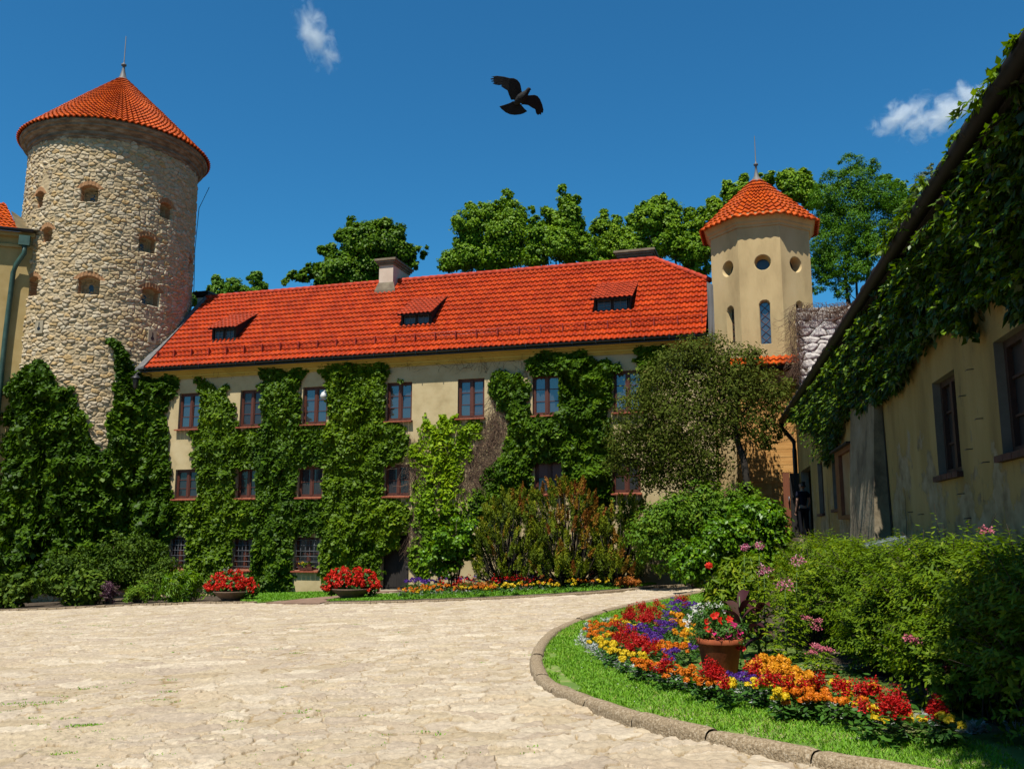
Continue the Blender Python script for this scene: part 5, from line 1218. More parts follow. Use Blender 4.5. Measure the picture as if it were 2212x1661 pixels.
# ---- weeping pear, yews, shrubs
def shrub(name, label, blobs, Y, leaf, n, mat, cat='shrub', group='shrubs along the castle walls', trunk=None, mode='depth', **k):
    B = pblobs(blobs, Y, .45, mode=mode); c = B[:, :3].mean(0); base = np.array([c[0], c[1], float(gz(c[0], c[1]))]) if trunk is None else np.asarray(trunk, float)
    t = thing(name, label, cat, base, 0, group)
    mfoliage('leaves' if cat != 'tree' else 'crown', B, leaf, n, M[mat], t, origin=base, minz=lambda x, y: gz(x, y) + .03, **k)
    b = MB(); o = rng.choice(len(B), min(len(B), 8), replace=False)
    for i in o:
        q = B[i, :3] - base; p0 = np.array([q[0] * .25 + rng.normal(0, .06), q[1] * .25 + rng.normal(0, .06), 0.]); m = (p0 + q) / 2 + np.array([0, 0, .2])
        b.tube([p0, m, q], [.035, .025, .008], 6)
    b.build('stems', M['stem'], t); return t
tp = facw(1608, 1035, -3.2); tb = np.array([tp[0], tp[1], float(gz(tp[0], tp[1]))])
PB_ = [(1490, 760, 40), (1540, 770, 55), (1450, 800, 55), (1600, 800, 60), (1500, 830, 80), (1420, 850, 70), (1590, 860, 85), (1650, 840, 55), (1680, 870, 40), (1390, 900, 70), (1480, 920, 90), (1560, 930, 60), (1350, 940, 45), (1380, 980, 65), (1460, 1000, 70), (1340, 1000, 35), (1530, 1010, 55), (1640, 920, 40), (1670, 930, 30), (1625, 770, 30), (1440, 960, 70), (1650, 960, 22), (1410, 1030, 40), (1500, 1040, 40), (1700, 840, 28)]
Bp = np.concatenate([pblobs([b_], float(facw(b_[0], b_[1], -2.6 - .6 * rng.random())[1]), 0., mode='depth') for b_ in PB_])
pear = thing('weeping_pear', 'olive brown weeping tree with a thin bent trunk before the turret', 'tree', tb, 0, 'trees in the courtyard')
mfoliage('crown', Bp, .13, 40000, M['pear'], pear, origin=tb, clump=.34, kper=10, aspect=.45, solid=.25, up=.1, droop=.2)
b = MB(); pts = [facw(x, y, -3.0) - tb for x, y in [(1612, 1030), (1606, 990), (1592, 950), (1588, 910), (1592, 870), (1570, 830)]]; pts = [np.array([0, 0, 0.])] + pts
b.tube(pts, [.13, .12, .11, .10, .09, .075, .05], 8)
for i in range(0, len(Bp)):
    q = Bp[i, :3] - tb; a = pts[4 + i % 3]; m = (a + q) / 2 + np.array([0, 0, .5]); b.tube([(1 - t) ** 2 * a + 2 * t * (1 - t) * m + t * t * q for t in np.linspace(0, 1, 6)], list(np.linspace(.035, .006, 6)), 5)
b.build('trunk', M['stem_dark'], pear)

def yew(label, px0, px1, top, n, Y, rust):
    """upright yew made of many pointed sprays"""
    bx = depth((px0 + px1) / 2, 1255, Y); base = np.array([bx[0], bx[1], float(gz(bx[0], bx[1]))]); t = thing('golden_yew', label, 'conifer', base, 0, 'shrubs along the castle walls')
    Ps = []; Ns = []; Ts = []; tn = []; Ls = []
    st = MB()
    for k in range(n):
        x = rng.uniform(px0, px1); tp_ = top(x) + 20; y = tp_ + (1252 - tp_) * rng.random() ** 1.1; dY = rng.normal(0, .55); D = Y + dY - .9 * (y - tp_) / 200
        p = depth(x, y, D); ln = rng.uniform(.28, .62); r = ln * rng.uniform(.20, .28); lean = np.array([(x - (px0 + px1) / 2) / (px1 - px0) * .8 + rng.normal(0, .2), rng.normal(-.25, .2), 1.]); ax = unit(lean)
        rs = max(rust(x, y), 0.); isr = rng.random() < rs; m = int(120 + 90 * rng.random())
        u = rng.random(m); an = rng.uniform(0, 2 * PI, m); a1 = unit(np.cross(ax, [.3, .9, .1])); a2 = np.cross(ax, a1); rad = r * (1 - u) ** .6 * rng.uniform(.5, 1, m)
        dirs = a1 * np.cos(an)[:, None] + a2 * np.sin(an)[:, None]; q = p + ax * (u * ln)[:, None] + dirs * rad[:, None]
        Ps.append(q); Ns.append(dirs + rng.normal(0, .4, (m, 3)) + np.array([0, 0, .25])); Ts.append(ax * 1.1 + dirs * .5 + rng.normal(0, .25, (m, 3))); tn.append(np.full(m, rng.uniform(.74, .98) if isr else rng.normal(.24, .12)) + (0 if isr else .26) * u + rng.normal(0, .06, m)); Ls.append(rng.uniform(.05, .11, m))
        if k % 3 == 0: st.tube([np.array([rng.normal(0, .2), rng.normal(0, .2), 0]), (p - base) * [.7, .7, .5], p - base + ax * ln * .6], [.035, .022, .005], 5)
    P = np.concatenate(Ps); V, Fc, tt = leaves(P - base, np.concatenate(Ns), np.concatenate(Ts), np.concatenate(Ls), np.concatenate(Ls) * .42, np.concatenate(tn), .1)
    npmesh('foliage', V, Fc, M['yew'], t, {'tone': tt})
    lst = []
    while len(lst) < 26:
        x = rng.uniform(px0 + 8, px1 - 8); y = rng.uniform(top(x) + 40, 1245); lst.append((x, y, 24, .35))
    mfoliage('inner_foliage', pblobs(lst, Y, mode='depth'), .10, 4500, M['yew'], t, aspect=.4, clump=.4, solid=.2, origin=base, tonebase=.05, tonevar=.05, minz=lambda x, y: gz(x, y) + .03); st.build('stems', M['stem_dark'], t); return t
tip = lambda *p: (lambda x: float(np.interp(x, [a for a, _ in p], [c for _, c in p])))
yew('left golden yew, mostly yellow-green with few rusty sprays', 1030, 1165, tip((1030, 1150), (1045, 1085), (1075, 1070), (1095, 1050), (1130, 1050), (1165, 1060)), 250, 34.6, lambda x, y: .08)
yew('middle golden yew, tallest and heavily browned on its right side', 1150, 1310, tip((1150, 1060), (1185, 1035), (1212, 1022), (1230, 1040), (1260, 1040), (1285, 1080), (1310, 1120)), 320, 33.9, lambda x, y: .10 + .5 * (abs(x - 1215) < 14) * (y < 1160) + .55 * (abs(x - 1255 - .12 * (y - 1050)) < 22) * (y < 1200))
yew('right golden yew, low and narrow next to the round green bush', 1285, 1385, tip((1285, 1120), (1310, 1105), (1345, 1070), (1385, 1075)), 150, 33.4, lambda x, y: .12)

def blobfill(poly, n, r0, r1):
    al = np.array(poly, float); out = []
    while len(out) < n:
        x, y = rng.uniform(al.min(0), al.max(0)); r = rng.uniform(r0, r1)
        if inpoly(np.array([x]), np.array([y]), poly)[0] and polydist(np.array([x]), np.array([y]), poly)[0] > r * .8: out.append((x, y, r))
    return out
shrub('round_shrub', 'fresh green shrub at the wing wall right of the doorway', blobfill([(930, 1140), (985, 1108), (1030, 1120), (1045, 1160), (1040, 1240), (950, 1255), (910, 1240), (905, 1190)], 16, 18, 34), 34.6, .13, 6500, 'bush_green', clump=.3, solid=.4)
shrub('olive_shrub', 'big rounded olive green bush with fine leaves before the pear', blobfill([(1350, 1200), (1365, 1130), (1400, 1090), (1450, 1060), (1520, 1040), (1600, 1028), (1660, 1045), (1680, 1080), (1690, 1150), (1600, 1210), (1480, 1250), (1380, 1250)], 52, 24, 50), 30.5, .12, 32000, 'bush_olive', clump=.28, kper=16, solid=.55, aspect=.55)
shrub('glossy_shrub', 'glossy bright green bush in front of the olive green bush', blobfill([(1500, 1170), (1545, 1110), (1600, 1080), (1660, 1075), (1705, 1120), (1712, 1180), (1680, 1260), (1560, 1275), (1480, 1262), (1420, 1270), (1440, 1215)], 42, 22, 42), 28.2, .14, 22000, 'bush_green', clump=.3, kper=14, solid=.5, aspect=.6, tonebase=.42)
shrub('dark_shrub', 'broad dull green shrub at the foot of the round tower', blobfill([(60, 1230), (110, 1190), (170, 1165), (260, 1140), (330, 1165), (385, 1195), (405, 1250), (380, 1290), (60, 1295)], 30, 24, 44), 37.2, .13, 12000, 'bush_dark', clump=.3, kper=14, solid=.5, aspect=.5, tonebase=.6)
shrub('broadleaf_shrub', 'low broad leaved shrub at the far left edge of the court', blobfill([(-60, 1245), (60, 1225), (110, 1240), (120, 1310), (-60, 1318)], 14, 22, 40), 35.6, .20, 3600, 'bush_dark', clump=.34, kper=10, aspect=.7, tonebase=.7)
shrub('broadleaf_shrub', 'low broad leaved shrub with pale buds left of the lavender', blobfill([(110, 1240), (180, 1215), (225, 1240), (235, 1310), (115, 1312)], 12, 20, 36), 35.6, .20, 3400, 'bush_dark', clump=.34, kper=10, aspect=.7, tonebase=.7)
shrub('lavender_clump', 'dusky purple lavender clump among the green border plants', blobfill([(205, 1275), (225, 1255), (262, 1258), (270, 1290), (225, 1305)], 9, 10, 18), 35.4, .09, 2200, 'lavender', cat='flower', clump=.4, aspect=.3, up=.1)
shrub('feathery_perennial', 'light green feathery plant right of the lavender', blobfill([(260, 1280), (285, 1255), (330, 1250), (345, 1300), (265, 1306)], 10, 14, 24), 35.3, .12, 2800, 'bush_olive', cat='plant', clump=.4, aspect=.3, tonebase=.6)
shrub('grassy_perennial', 'bright green arching grassy plant left of the red planter', blobfill([(345, 1270), (370, 1235), (425, 1235), (448, 1270), (440, 1304), (350, 1306)], 12, 16, 28), 35.0, .22, 3000, 'bush_green', cat='plant', clump=.45, aspect=.18, droop=.4, tonebase=.55)

# ------------------------------------------------------------------ hedge of spirea by the right house
def spirea(label, centres, nshoot, heads=(), tb=.45):
    C = np.array(centres, float); base = np.array([C[:, 0].mean(), C[:, 1].mean(), 0]); base[2] = float(gz(base[0], base[1]))
    t = thing('spirea_bush', label, 'shrub', base, 0, 'spirea hedge in the kerbed bed')
    R = C[:, 3:6]; pr = (R[:, 0] * R[:, 1]); bi = rng.choice(len(C), nshoot, p=pr / pr.sum())
    d = rsph(nshoot); d[:, 2] = np.where(d[:, 2] < -.25, -d[:, 2], d[:, 2]); d[:, 2] = np.where(rng.random(nshoot) < .15, -np.abs(d[:, 2]) * .7, d[:, 2]); d = unit(d)
    rad = .55 + .42 * rng.random(nshoot) ** .6
    rad *= 1 + .22 * (fbm(d[:, 0] * 2.3 + bi * 3.1, d[:, 2] * 2.3 + d[:, 1] * 2., 3) - .5) * 2
    p0 = C[bi, :3] + d * R[bi] * rad[:, None]
    dr = unit(d * [1, 1, .7] + np.array([0, 0, .55]) + rng.normal(0, .35, (nshoot, 3)))
    ln = rng.uniform(.16, .36, nshoot) * (1 + .9 * (rng.random(nshoot) < .04) * (d[:, 2] > .4))
    k = 14; P = []; N = []; T = []; L = []; tn = []
    st = rng.normal(0, .12, nshoot); yl = (rng.random(nshoot) < .10) * .28
    for j in range(k):
        u = (j + .5) / k; bend = np.array([0, 0, -.25]) * u * u
        q = p0 + (dr * u + bend) * ln[:, None]; an = j * 2.4 + st * 9
        a1 = unit(np.cross(dr, np.array([.31, .22, .9]))); a2 = np.cross(dr, a1); o = a1 * np.cos(an)[:, None] + a2 * np.sin(an)[:, None]
        P.append(q); T.append(o * .9 + dr * .75 + rng.normal(0, .18, q.shape)); N.append(dr * .9 - o * .3 + np.array([0, 0, .5]) + rng.normal(0, .3, q.shape)); L.append(rng.uniform(.055, .10, nshoot) * (1.15 - .5 * u)); tn.append(tb + st + yl + .12 * u + rng.normal(0, .09, nshoot))
    P = np.concatenate(P); L = np.concatenate(L); g = P[:, 2] > gz(P[:, 0], P[:, 1]) + .03
    wl = (P - RO) @ RN > .04; g &= wl
    V, Fc, tt = leaves((P - base)[g], np.concatenate(N)[g], np.concatenate(T)[g], L[g], L[g] * .40, np.concatenate(tn)[g], .12, True, .15)
    npmesh('leaves', V, Fc, M['spirea'], t, {'tone': tt})
    b = MB()
    for i in rng.choice(nshoot, nshoot // 7, replace=False):
        r = C[bi[i], :3].copy(); r[2] = gz(r[0], r[1]); r[:2] += rng.normal(0, .12, 2); m = (r + p0[i]) / 2 + np.array([0, 0, .12]); b.tube([r - base, m - base, p0[i] - base, p0[i] + dr[i] * ln[i] * .9 - base], [.009, .007, .005, .0025], 4, cap=False)
    b.build('stems', M['stem'], t)
    for (x, y, r, Y) in heads:
        q = depth(x, y, Y); n = 70; o = rng.normal(0, 1, (n, 3)) * np.array([r, r, r * .45]); P = q + o
        V, Fc, tt = leaves(P - base, rng.normal(0, .6, (n, 3)) + [0, -.4, .8], rng.normal(size=(n, 3)), .022, .020, rng.normal(.5, .2, n)); npmesh('flower_head', V, Fc, M['pinkish'], t, {'tone': tt})
    return t
M['pinkish'] = leafmat('pink_petal', [(.38, .06, .09), (.62, .14, .20), (.75, .32, .34)], .6, .2, .2)
Z5 = lambda x, y: (1590.8 + .32456 * x, 1121.9 + .32456 * y)
hd = lambda L, Y: [(*Z5(x, y), r, Y) for x, y, r in L]
spirea('far left spirea bush, lightest green, behind the pink spider flowers', [(5.05, 14.6, .80, .85, 1.0, .78), (5.5, 16.0, .8, .9, 1.0, .80), (4.85, 13.0, .80, .75, .95, .78), (4.55, 14.0, .55, .6, .7, .55)], 2300, hd([(950, 475, .035), (660, 580, .03), (540, 670, .035), (530, 715, .05), (470, 650, .035)], 12.2), .42)
spirea('middle spirea bush with a few pink flower heads, in full sun', [(4.78, 11.6, .78, .66, 1.0, .76), (4.66, 10.3, .78, .58, .85, .80), (4.42, 10.9, .5, .5, .8, .5)], 2200, hd([(1220, 210, .045), (1315, 325, .045), (530, 840, .03), (575, 860, .03), (615, 865, .025), (505, 880, .03)], 10.6), .34)
spirea('near right spirea bush, half in black shade at the photo edge', [(4.45, 9.1, .80, .56, .8, .80), (4.32, 8.0, .80, .52, .75, .80), (4.18, 7.0, .80, .55, .8, .80), (4.12, 8.7, .5, .42, .7, .46)], 2500, hd([(1150, 785, .03), (1190, 805, .03), (1425, 985, .05), (1320, 1165, .03), (1660, 75, .035)], 8.5), .34)

# ------------------------------------------------------------------ flowers
def petal(name, *c): M[name] = leafmat(name, c, .55, .22, .2)
petal('orange', (.62, .10, .004), (.85, .20, .006), (.95, .33, .012)); petal('amber', (.70, .22, .006), (.92, .36, .010), (.98, .46, .02)); petal('yellow', (.75, .42, .006), (.92, .62, .012), (.98, .74, .04))
petal('red', (.36, .004, .004), (.58, .008, .006), (.78, .02, .012)); petal('scarlet', (.60, .012, .006), (.82, .022, .008), (.92, .05, .02)); petal('purple', (.05, .012, .16), (.10, .025, .28), (.17, .06, .40)); petal('magenta', (.50, .008, .11), (.75, .02, .20), (.85, .08, .26))
petal('silver', (.40, .43, .38), (.58, .61, .55), (.72, .75, .70)); petal('whitep', (.62, .58, .52), (.80, .78, .72), (.88, .86, .82)); petal('cleome', (.50, .05, .16), (.72, .16, .30), (.88, .55, .58))
M['bedleaf'] = leafmat('bedding_leaf', [(.02, .06, .008), (.05, .15, .012), (.10, .24, .02)], .5, .25, .3)
COLS = dict(orange='orange', amber='orange', yellow='yellow', red='red', purple='purple', silver='silver', whitep='white', scarlet='scarlet', magenta='magenta')

def bedmesh(kind, small):
    """returns [(part name, V, F, tone, material)] of one bedding plant, base at the origin"""
    out = []; f = .45 if small else 1
    n = int(34 * f) + 4
    if kind != 'silver':
        h = .26 if kind == 'red' else .17
        P = np.c_[rng.normal(0, .045, (n, 2)), rng.uniform(.0, h, n)]; a = P.copy(); a[:, 2] = .1
        L = rng.uniform(.05, .09, n) * (1.5 if small else 1); out.append(('foliage', *leaves(P, a * 2 + rng.normal(0, .3, (n, 3)) + [0, 0, .9], a * 3 + rng.normal(0, .5, (n, 3)), L, L * .5, rng.normal(.5, .2, n), .1, not small, .2), 'bedleaf'))
    if kind in ('orange', 'amber', 'yellow'):
        r0 = .052 if kind == 'amber' else .040
        for c in range(2 if small else int(rng.integers(2, 4))):
            c0 = np.array([*rng.normal(0, .055, 2), rng.uniform(.19, .25)]); m = 26 if small else 74; d = rsph(m); d[:, 2] = np.abs(d[:, 2]) * 1.1 - .25; d = unit(d); r = r0 * rng.uniform(.8, 1.15)
            P = c0 + d * r * np.array([1, 1, .72]) * .75; L = r * .62 * (1.5 if small else 1)
            out.append(('bloom', *leaves(P, d + rng.normal(0, .25, (m, 3)), np.cross(d, rng.normal(size=(m, 3))) + d * .5, L, L * .95, .5 + .25 * d[:, 2] + rng.normal(0, .15, m), .15), kind))
    elif kind == 'red':
        for c in range(2 if small else int(rng.integers(3, 5))):
            c0 = np.array([*rng.normal(0, .05, 2), rng.uniform(.20, .25)]); m = 18 if small else 44; u = rng.random(m); an = rng.uniform(0, 2 * PI, m); hh = rng.uniform(.09, .15)
            d = np.stack([np.cos(an), np.sin(an), np.full(m, .5)], 1); P = c0 + np.stack([np.cos(an), np.sin(an), 0 * an], 1) * (.012 + .012 * (1 - u))[:, None] + np.outer(u * hh, [0, 0, 1.])
            L = (.036 * (1.1 - .6 * u)) * (1.5 if small else 1); out.append(('bloom', *leaves(P, rng.normal(0, .5, (m, 3)) + [0, -.3, .7], d + rng.normal(0, .2, (m, 3)), L, L * .6, rng.normal(.5, .22, m), .15), 'red'))
    elif kind == 'purple':
        for c in range(2 if small else int(rng.integers(3, 6))):
            c0 = np.array([*rng.normal(0, .06, 2), rng.uniform(.19, .25)]); m = 20 if small else 46; d = rsph(m); d[:, 2] = np.abs(d[:, 2]); P = c0 + d * np.array([.036, .036, .022]); L = .020 * (1.7 if small else 1)
            out.append(('bloom', *leaves(P, d + rng.normal(0, .3, (m, 3)), rng.normal(size=(m, 3)), L, L * .8, rng.normal(.5, .25, m), .1), 'purple'))
    elif kind == 'silver':
        n = 14 if small else 26; an = rng.uniform(0, 2 * PI, n); el = rng.uniform(.2, 1.3, n); T = np.stack([np.cos(an) * np.cos(el), np.sin(an) * np.cos(el), np.sin(el)], 1); P = np.c_[rng.normal(0, .012, (n, 2)), np.zeros(n)]
        L = rng.uniform(.10, .19, n); A = leaves(P, np.stack([-np.cos(an) * np.sin(el), -np.sin(an) * np.sin(el), np.cos(el)], 1) + rng.normal(0, .2, (n, 3)), T, L, L * .16, rng.normal(.5, .2, n), .15, not small, .15)
        q = P + T * (L * .55)[:, None]; q = np.concatenate([q, P + T * (L * .75)[:, None], q, P + T * (L * .75)[:, None]]); B = np.cross(T, [0, 0, 1.]); lob = np.concatenate([T + B, T + B, T - B, T - B]); L2 = np.tile(L, 4) * .34
        Bq = leaves(q, np.tile([[0, 0, 1.]], (4 * n, 1)) + rng.normal(0, .3, (4 * n, 3)), lob, L2, L2 * .38, rng.normal(.5, .2, 4 * n), .1)
        if small: out.append(('foliage', *A, 'silver'))
        else: out.append(('foliage', *A, 'silver')); out.append(('leaf_lobes', *Bq, 'silver'))
    return out
NAMES = dict(orange=('orange_marigold', 'orange marigold'), amber=('amber_marigold', 'large amber orange marigold'), yellow=('yellow_marigold', 'yellow marigold'), red=('red_salvia', 'red salvia with upright spikes'), purple=('purple_ageratum', 'purple ageratum'), silver=('silver_ragwort', 'silver white ragwort'))
def proto(kind, small, k, label, group):
    parts = bedmesh(kind, small); nm = NAMES[kind][0]
    if small:
        V = []; Fs = []; T = []; mi = []; nb = 0; mats = []
        for (pn, v, f, t, m) in parts:
            if M[m] not in mats: mats.append(M[m])
            V.append(v); T.append(t); Fs.append(f + nb); mi += [mats.index(M[m])] * len(f); nb += len(v)
        o = npmesh(nm, np.concatenate(V), np.concatenate(Fs), mats, None, {'tone': np.concatenate(T)}, mi); return tag(o, label, 'flower', group)
    r = thing(nm, label, 'flower', (0, 0, 0), 0, group)
    for (pn, v, f, t, m) in parts: npmesh(pn, v, f, M[m], r, {'tone': t})
    return r
def plant_out(kind, pts, small, label, group, s0=1.):
    """one prototype per variant, then copies"""
    pts = [p for p in pts]; protos = []
    for i, p in enumerate(pts):
        z = float(gz(p[0], p[1])) + .04; sc = s0 * rng.uniform(.82, 1.18); rz = rng.uniform(0, 2 * PI)
        if i < 4:
            o = proto(kind, small, i, label, group); o.location = (float(p[0]), float(p[1]), z); o.rotation_euler = (0, 0, rz); o.scale = (sc,) * 3; protos.append(o)
        else: copy_thing(protos[i % len(protos)], (p[0], p[1], z), rz, sc)
def samp(lst, conv, h):
    out = []
    for (x, y, rx, ry, n) in lst:
        for _ in range(n):
            r = math.sqrt(rng.random()); a = rng.uniform(0, 2 * PI); X, Y = conv(x + rx * r * math.cos(a), y + ry * r * math.sin(a)); out.append(gnd(X, Y, h)[:2])
    return out
Z4 = lambda x, y: (1138.6 + .2801 * x, 1205.6 + .2801 * y)
FL = dict(
    orange=([(590, 560, 110, 60, 15), (520, 490, 20, 10, 1), (650, 500, 40, 30, 4), (1060, 690, 60, 40, 7), (860, 810, 30, 20, 2), (930, 820, 30, 25, 3), (1010, 810, 30, 20, 2), (1130, 870, 30, 20, 2), (1240, 890, 60, 25, 4), (1280, 940, 20, 10, 1), (1380, 930, 30, 15, 2), (1450, 960, 20, 10, 1), (1080, 870, 15, 8, 1), (1170, 690, 20, 30, 3), (1060, 370, 20, 15, 1), (990, 660, 25, 15, 1)],
            [(380, 1170, 40, 20, 4), (470, 1160, 40, 25, 4), (560, 1180, 60, 20, 4), (655, 1195, 20, 10, 1), (760, 1240, 20, 10, 1), (740, 1170, 15, 10, 1)]),
    amber=([(1190, 460, 70, 45, 7), (1210, 560, 60, 40, 4)], [(140, 970, 25, 30, 3), (200, 945, 35, 35, 5), (270, 970, 60, 40, 8), (330, 980, 20, 20, 2), (400, 1045, 40, 35, 5), (455, 1080, 30, 20, 3)]),
    yellow=([(610, 650, 60, 50, 9), (690, 710, 70, 30, 8), (750, 750, 50, 25, 5), (850, 770, 50, 25, 5), (770, 500, 40, 25, 4), (860, 500, 50, 25, 4), (680, 465, 30, 12, 2), (1260, 580, 40, 30, 3), (1590, 965, 50, 25, 4), (1250, 640, 20, 15, 1)],
            [(290, 1170, 30, 20, 3), (665, 1085, 20, 15, 2), (720, 1105, 20, 15, 2), (780, 1190, 25, 20, 2), (905, 1120, 30, 20, 2), (890, 1300, 12, 8, 1), (960, 1280, 18, 12, 1), (1150, 1295, 18, 12, 1), (1225, 1280, 12, 15, 1), (1375, 1330, 18, 12, 1), (1445, 1330, 18, 12, 1), (165, 1100, 40, 25, 3)]),
    red=([(790, 400, 30, 30, 4), (900, 390, 50, 40, 7), (850, 450, 130, 40, 11), (760, 560, 90, 60, 10), (690, 590, 40, 60, 5), (850, 660, 90, 50, 9), (930, 690, 50, 40, 5), (1000, 370, 30, 20, 3), (1230, 320, 40, 20, 4), (950, 480, 60, 30, 5), (1020, 440, 20, 20, 2), (1080, 810, 40, 20, 3), (1440, 870, 90, 30, 7), (1530, 930, 20, 30, 2), (1010, 790, 20, 15, 2)],
         [(100, 960, 25, 50, 4), (205, 1045, 30, 30, 3), (690, 1120, 20, 50, 3), (510, 1080, 25, 30, 3), (860, 1140, 35, 30, 4), (880, 1220, 15, 15, 1), (1045, 1190, 25, 40, 4), (1090, 1250, 20, 15, 2), (1030, 1270, 10, 10, 1), (1345, 1220, 25, 40, 4), (1295, 1260, 15, 10, 1), (320, 1110, 12, 15, 1), (380, 1110, 12, 12, 1)]),
    purple=([(1180, 350, 90, 30, 8), (1100, 430, 70, 40, 8), (1060, 510, 60, 40, 7), (900, 570, 110, 45, 12), (980, 620, 60, 25, 5), (1250, 690, 30, 20, 2), (1120, 760, 30, 30, 3), (1600, 890, 40, 30, 4), (1280, 380, 40, 30, 4)], [(100, 1060, 40, 30, 4)]))
LAB = dict(orange='orange marigold in bloom among the flowers of the kerbed bed', amber='large amber marigold in bloom among the flowers of the kerbed bed', yellow='yellow marigold in bloom among the flowers of the kerbed bed', red='red salvia with upright spikes among the flowers of the kerbed bed', purple='purple ageratum in bloom among the flowers of the kerbed bed', silver='silver leaved ragwort at the edge of the kerbed bed')
for k, (a, c) in FL.items():
    h = .33 if k == 'red' else .26
    plant_out(k, samp(a, Z4, h) + samp(c, Z5, h), False, LAB[k], NAMES[k][1] + ' plants in the kerbed bed', 1.0 if k != 'purple' else 1.05)
sp_ = []
for (x, y) in [(470, 520), (455, 560), (500, 545), (430, 625), (440, 650), (470, 670), (490, 690), (520, 700), (540, 715), (560, 735), (590, 750), (620, 775), (650, 790), (670, 815), (700, 815), (740, 835), (790, 850), (810, 870), (870, 890), (900, 910), (1000, 890), (1015, 925), (1050, 940), (1110, 930), (1140, 950), (1220, 970), (1310, 1000), (1490, 1010), (1510, 1030), (600, 480), (640, 465), (1690, 1050), (1800, 1080)]: sp_.append(gnd(*Z4(x, y + 18), .05)[:2])
for (x, y) in [(70, 1180), (250, 1220), (320, 1260), (490, 1260), (680, 1280), (700, 1300), (930, 1330), (960, 1345), (1270, 1340), (1300, 1360), (1560, 1400), (1590, 1395), (1860, 1400), (180, 1215)]: sp_.append(gnd(*Z5(x, y + 18), .05)[:2])
plant_out('silver', sp_, False, LAB['silver'], 'silver ragwort plants in the kerbed bed', .95)
# green filler leaves between the bedding plants
g = fill(BED, 9000, .05); cl = polydist(g[:, 0], g[:, 1], SG); g = g[(cl > .10) & (cl < 1.9) & (g[:, 1] < 21) & (rng.random(len(g)) < .8) & (g[:, 0] < 4.0)]
n = len(g); P = g + np.c_[np.zeros((n, 2)), rng.uniform(0, .12, n)]; L = rng.uniform(.06, .11, n)
V, Fc, t = leaves(P, rng.normal(0, .4, (n, 3)) + [0, 0, .9], rng.normal(size=(n, 3)) + [0, 0, .5], L, L * .45, rng.normal(.45, .2, n), .1, True, .2)
struct(npmesh('bedding_foliage', V, Fc, M['bedleaf'], None, {'tone': t}), 'stuff')

# far flower border in front of the wing: rows of small plants
fr = [(858, 1284), (1000, 1279), (1200, 1269), (1330, 1260), (1395, 1252)]
fx = [a for a, _ in fr]; fy = [c for _, c in fr]
rows = {k: [] for k in NAMES}
for r_, (dy, step) in enumerate([(0, 12), (-3.5, 11), (-8, 11), (-13, 10), (-17, 11)]):
    x = 862 + 5 * r_
    while x < 1378:
        y = np.interp(x, fx, fy) + dy + rng.normal(0, 1.1); ph = vnoise(np.array([x * .022]), np.array([r_ * .8]))[0]
        k = ['silver', 'yellow' if ph > .5 else 'orange', 'red' if ph > .42 else 'orange', 'purple' if ph > .22 else 'red', 'purple'][r_]
        if r_ == 0 and rng.random() < .3: k = 'yellow'
        if r_ == 4 and not 890 < x < 1330: x += step; continue
        rows[k].append(gnd(x + rng.normal(0, 2), y, .22 if k != 'silver' else .1)[:2]); x += step
FAR = dict(orange='tiny orange marigold in the long border before the castle wing', yellow='tiny yellow marigold in the long border before the castle wing', red='tiny red salvia in the long border before the castle wing', purple='tiny purple flower in the long border before the castle wing', silver='tiny silver plant edging the long border before the castle wing')
for k in FAR: plant_out(k, rows[k], True, FAR[k], NAMES[k][1] + ' plants in the long border', dict(purple=1.9, red=1.6).get(k, 1.3))
M['rust'] = leafmat('rusty_leaf', [(.35, .08, .01), (.55, .17, .015), (.30, .22, .03)], .6, .2, .2)
for (x, y, w, lab) in ((1032, 1262, 34, 'low orange brown feathery plant in the middle of the long border'), (1357, 1252, 18, 'orange brown feathery plant at the right end of the long border')):
    shrub('rusty_perennial', lab, [(x + q * w / 3, y + abs(q) * 1.5, 9) for q in (-3, -2, -1, 0, 1, 2, 3)], float(gnd(x, y + 10, .2)[1]) + .6, .10, 1500, 'rust', cat='plant', group=None, clump=.4, aspect=.25, kper=12) if True else None
Z7 = lambda x, y: (837.2 + .252 * x, 1004.7 + .252 * y)
def canna(p, h, leafn, mat, label, group, cat='plant', flower=None, w=.34, name='canna_plant'):
    z = float(gz(p[0], p[1])); t = thing(name, label, cat, (p[0], p[1], z), 0, group)
    b = MB(); b.tube([(0, 0, 0), (.01, 0, h * .5), (.0, .01, h)], [.022, .018, .008], 6); b.build('stem', M['herb'], t)
    for k in range(leafn):
        u = .12 + .8 * k / leafn; an = k * 2.5 + rng.uniform(-.4, .4); el = rng.uniform(.75, 1.25); L = h * rng.uniform(.42, .62); m = 7; V = []; tn = []
        for i in range(m):
            s = i / (m - 1); wd = L * w * math.sin(PI * min(1, s * .92 + .06)) ** .8 * .5; bend = el - 1.0 * s * s
            c = np.array([math.cos(an) * L * s * math.cos(el - .35 * s), math.sin(an) * L * s * math.cos(el - .35 * s), h * u + L * s * math.sin(el - .55 * s * s)]); sd = np.array([-math.sin(an), math.cos(an), 0]); up = np.array([0, 0, wd * .45])
            V += [c - sd * wd + up, c, c + sd * wd + up]
        Fq = np.array([(3 * i + j, 3 * i + j + 1, 3 * i + j + 4, 3 * i + j + 3) for i in range(m - 1) for j in (0, 1)]); tone = np.clip(np.full(len(V), rng.uniform(.1, .9)) + rng.normal(0, .04, len(V)), 0, 1)
        npmesh('leaf', np.array(V), Fq, M[mat], t, {'tone': tone}, smooth=True)
    return t
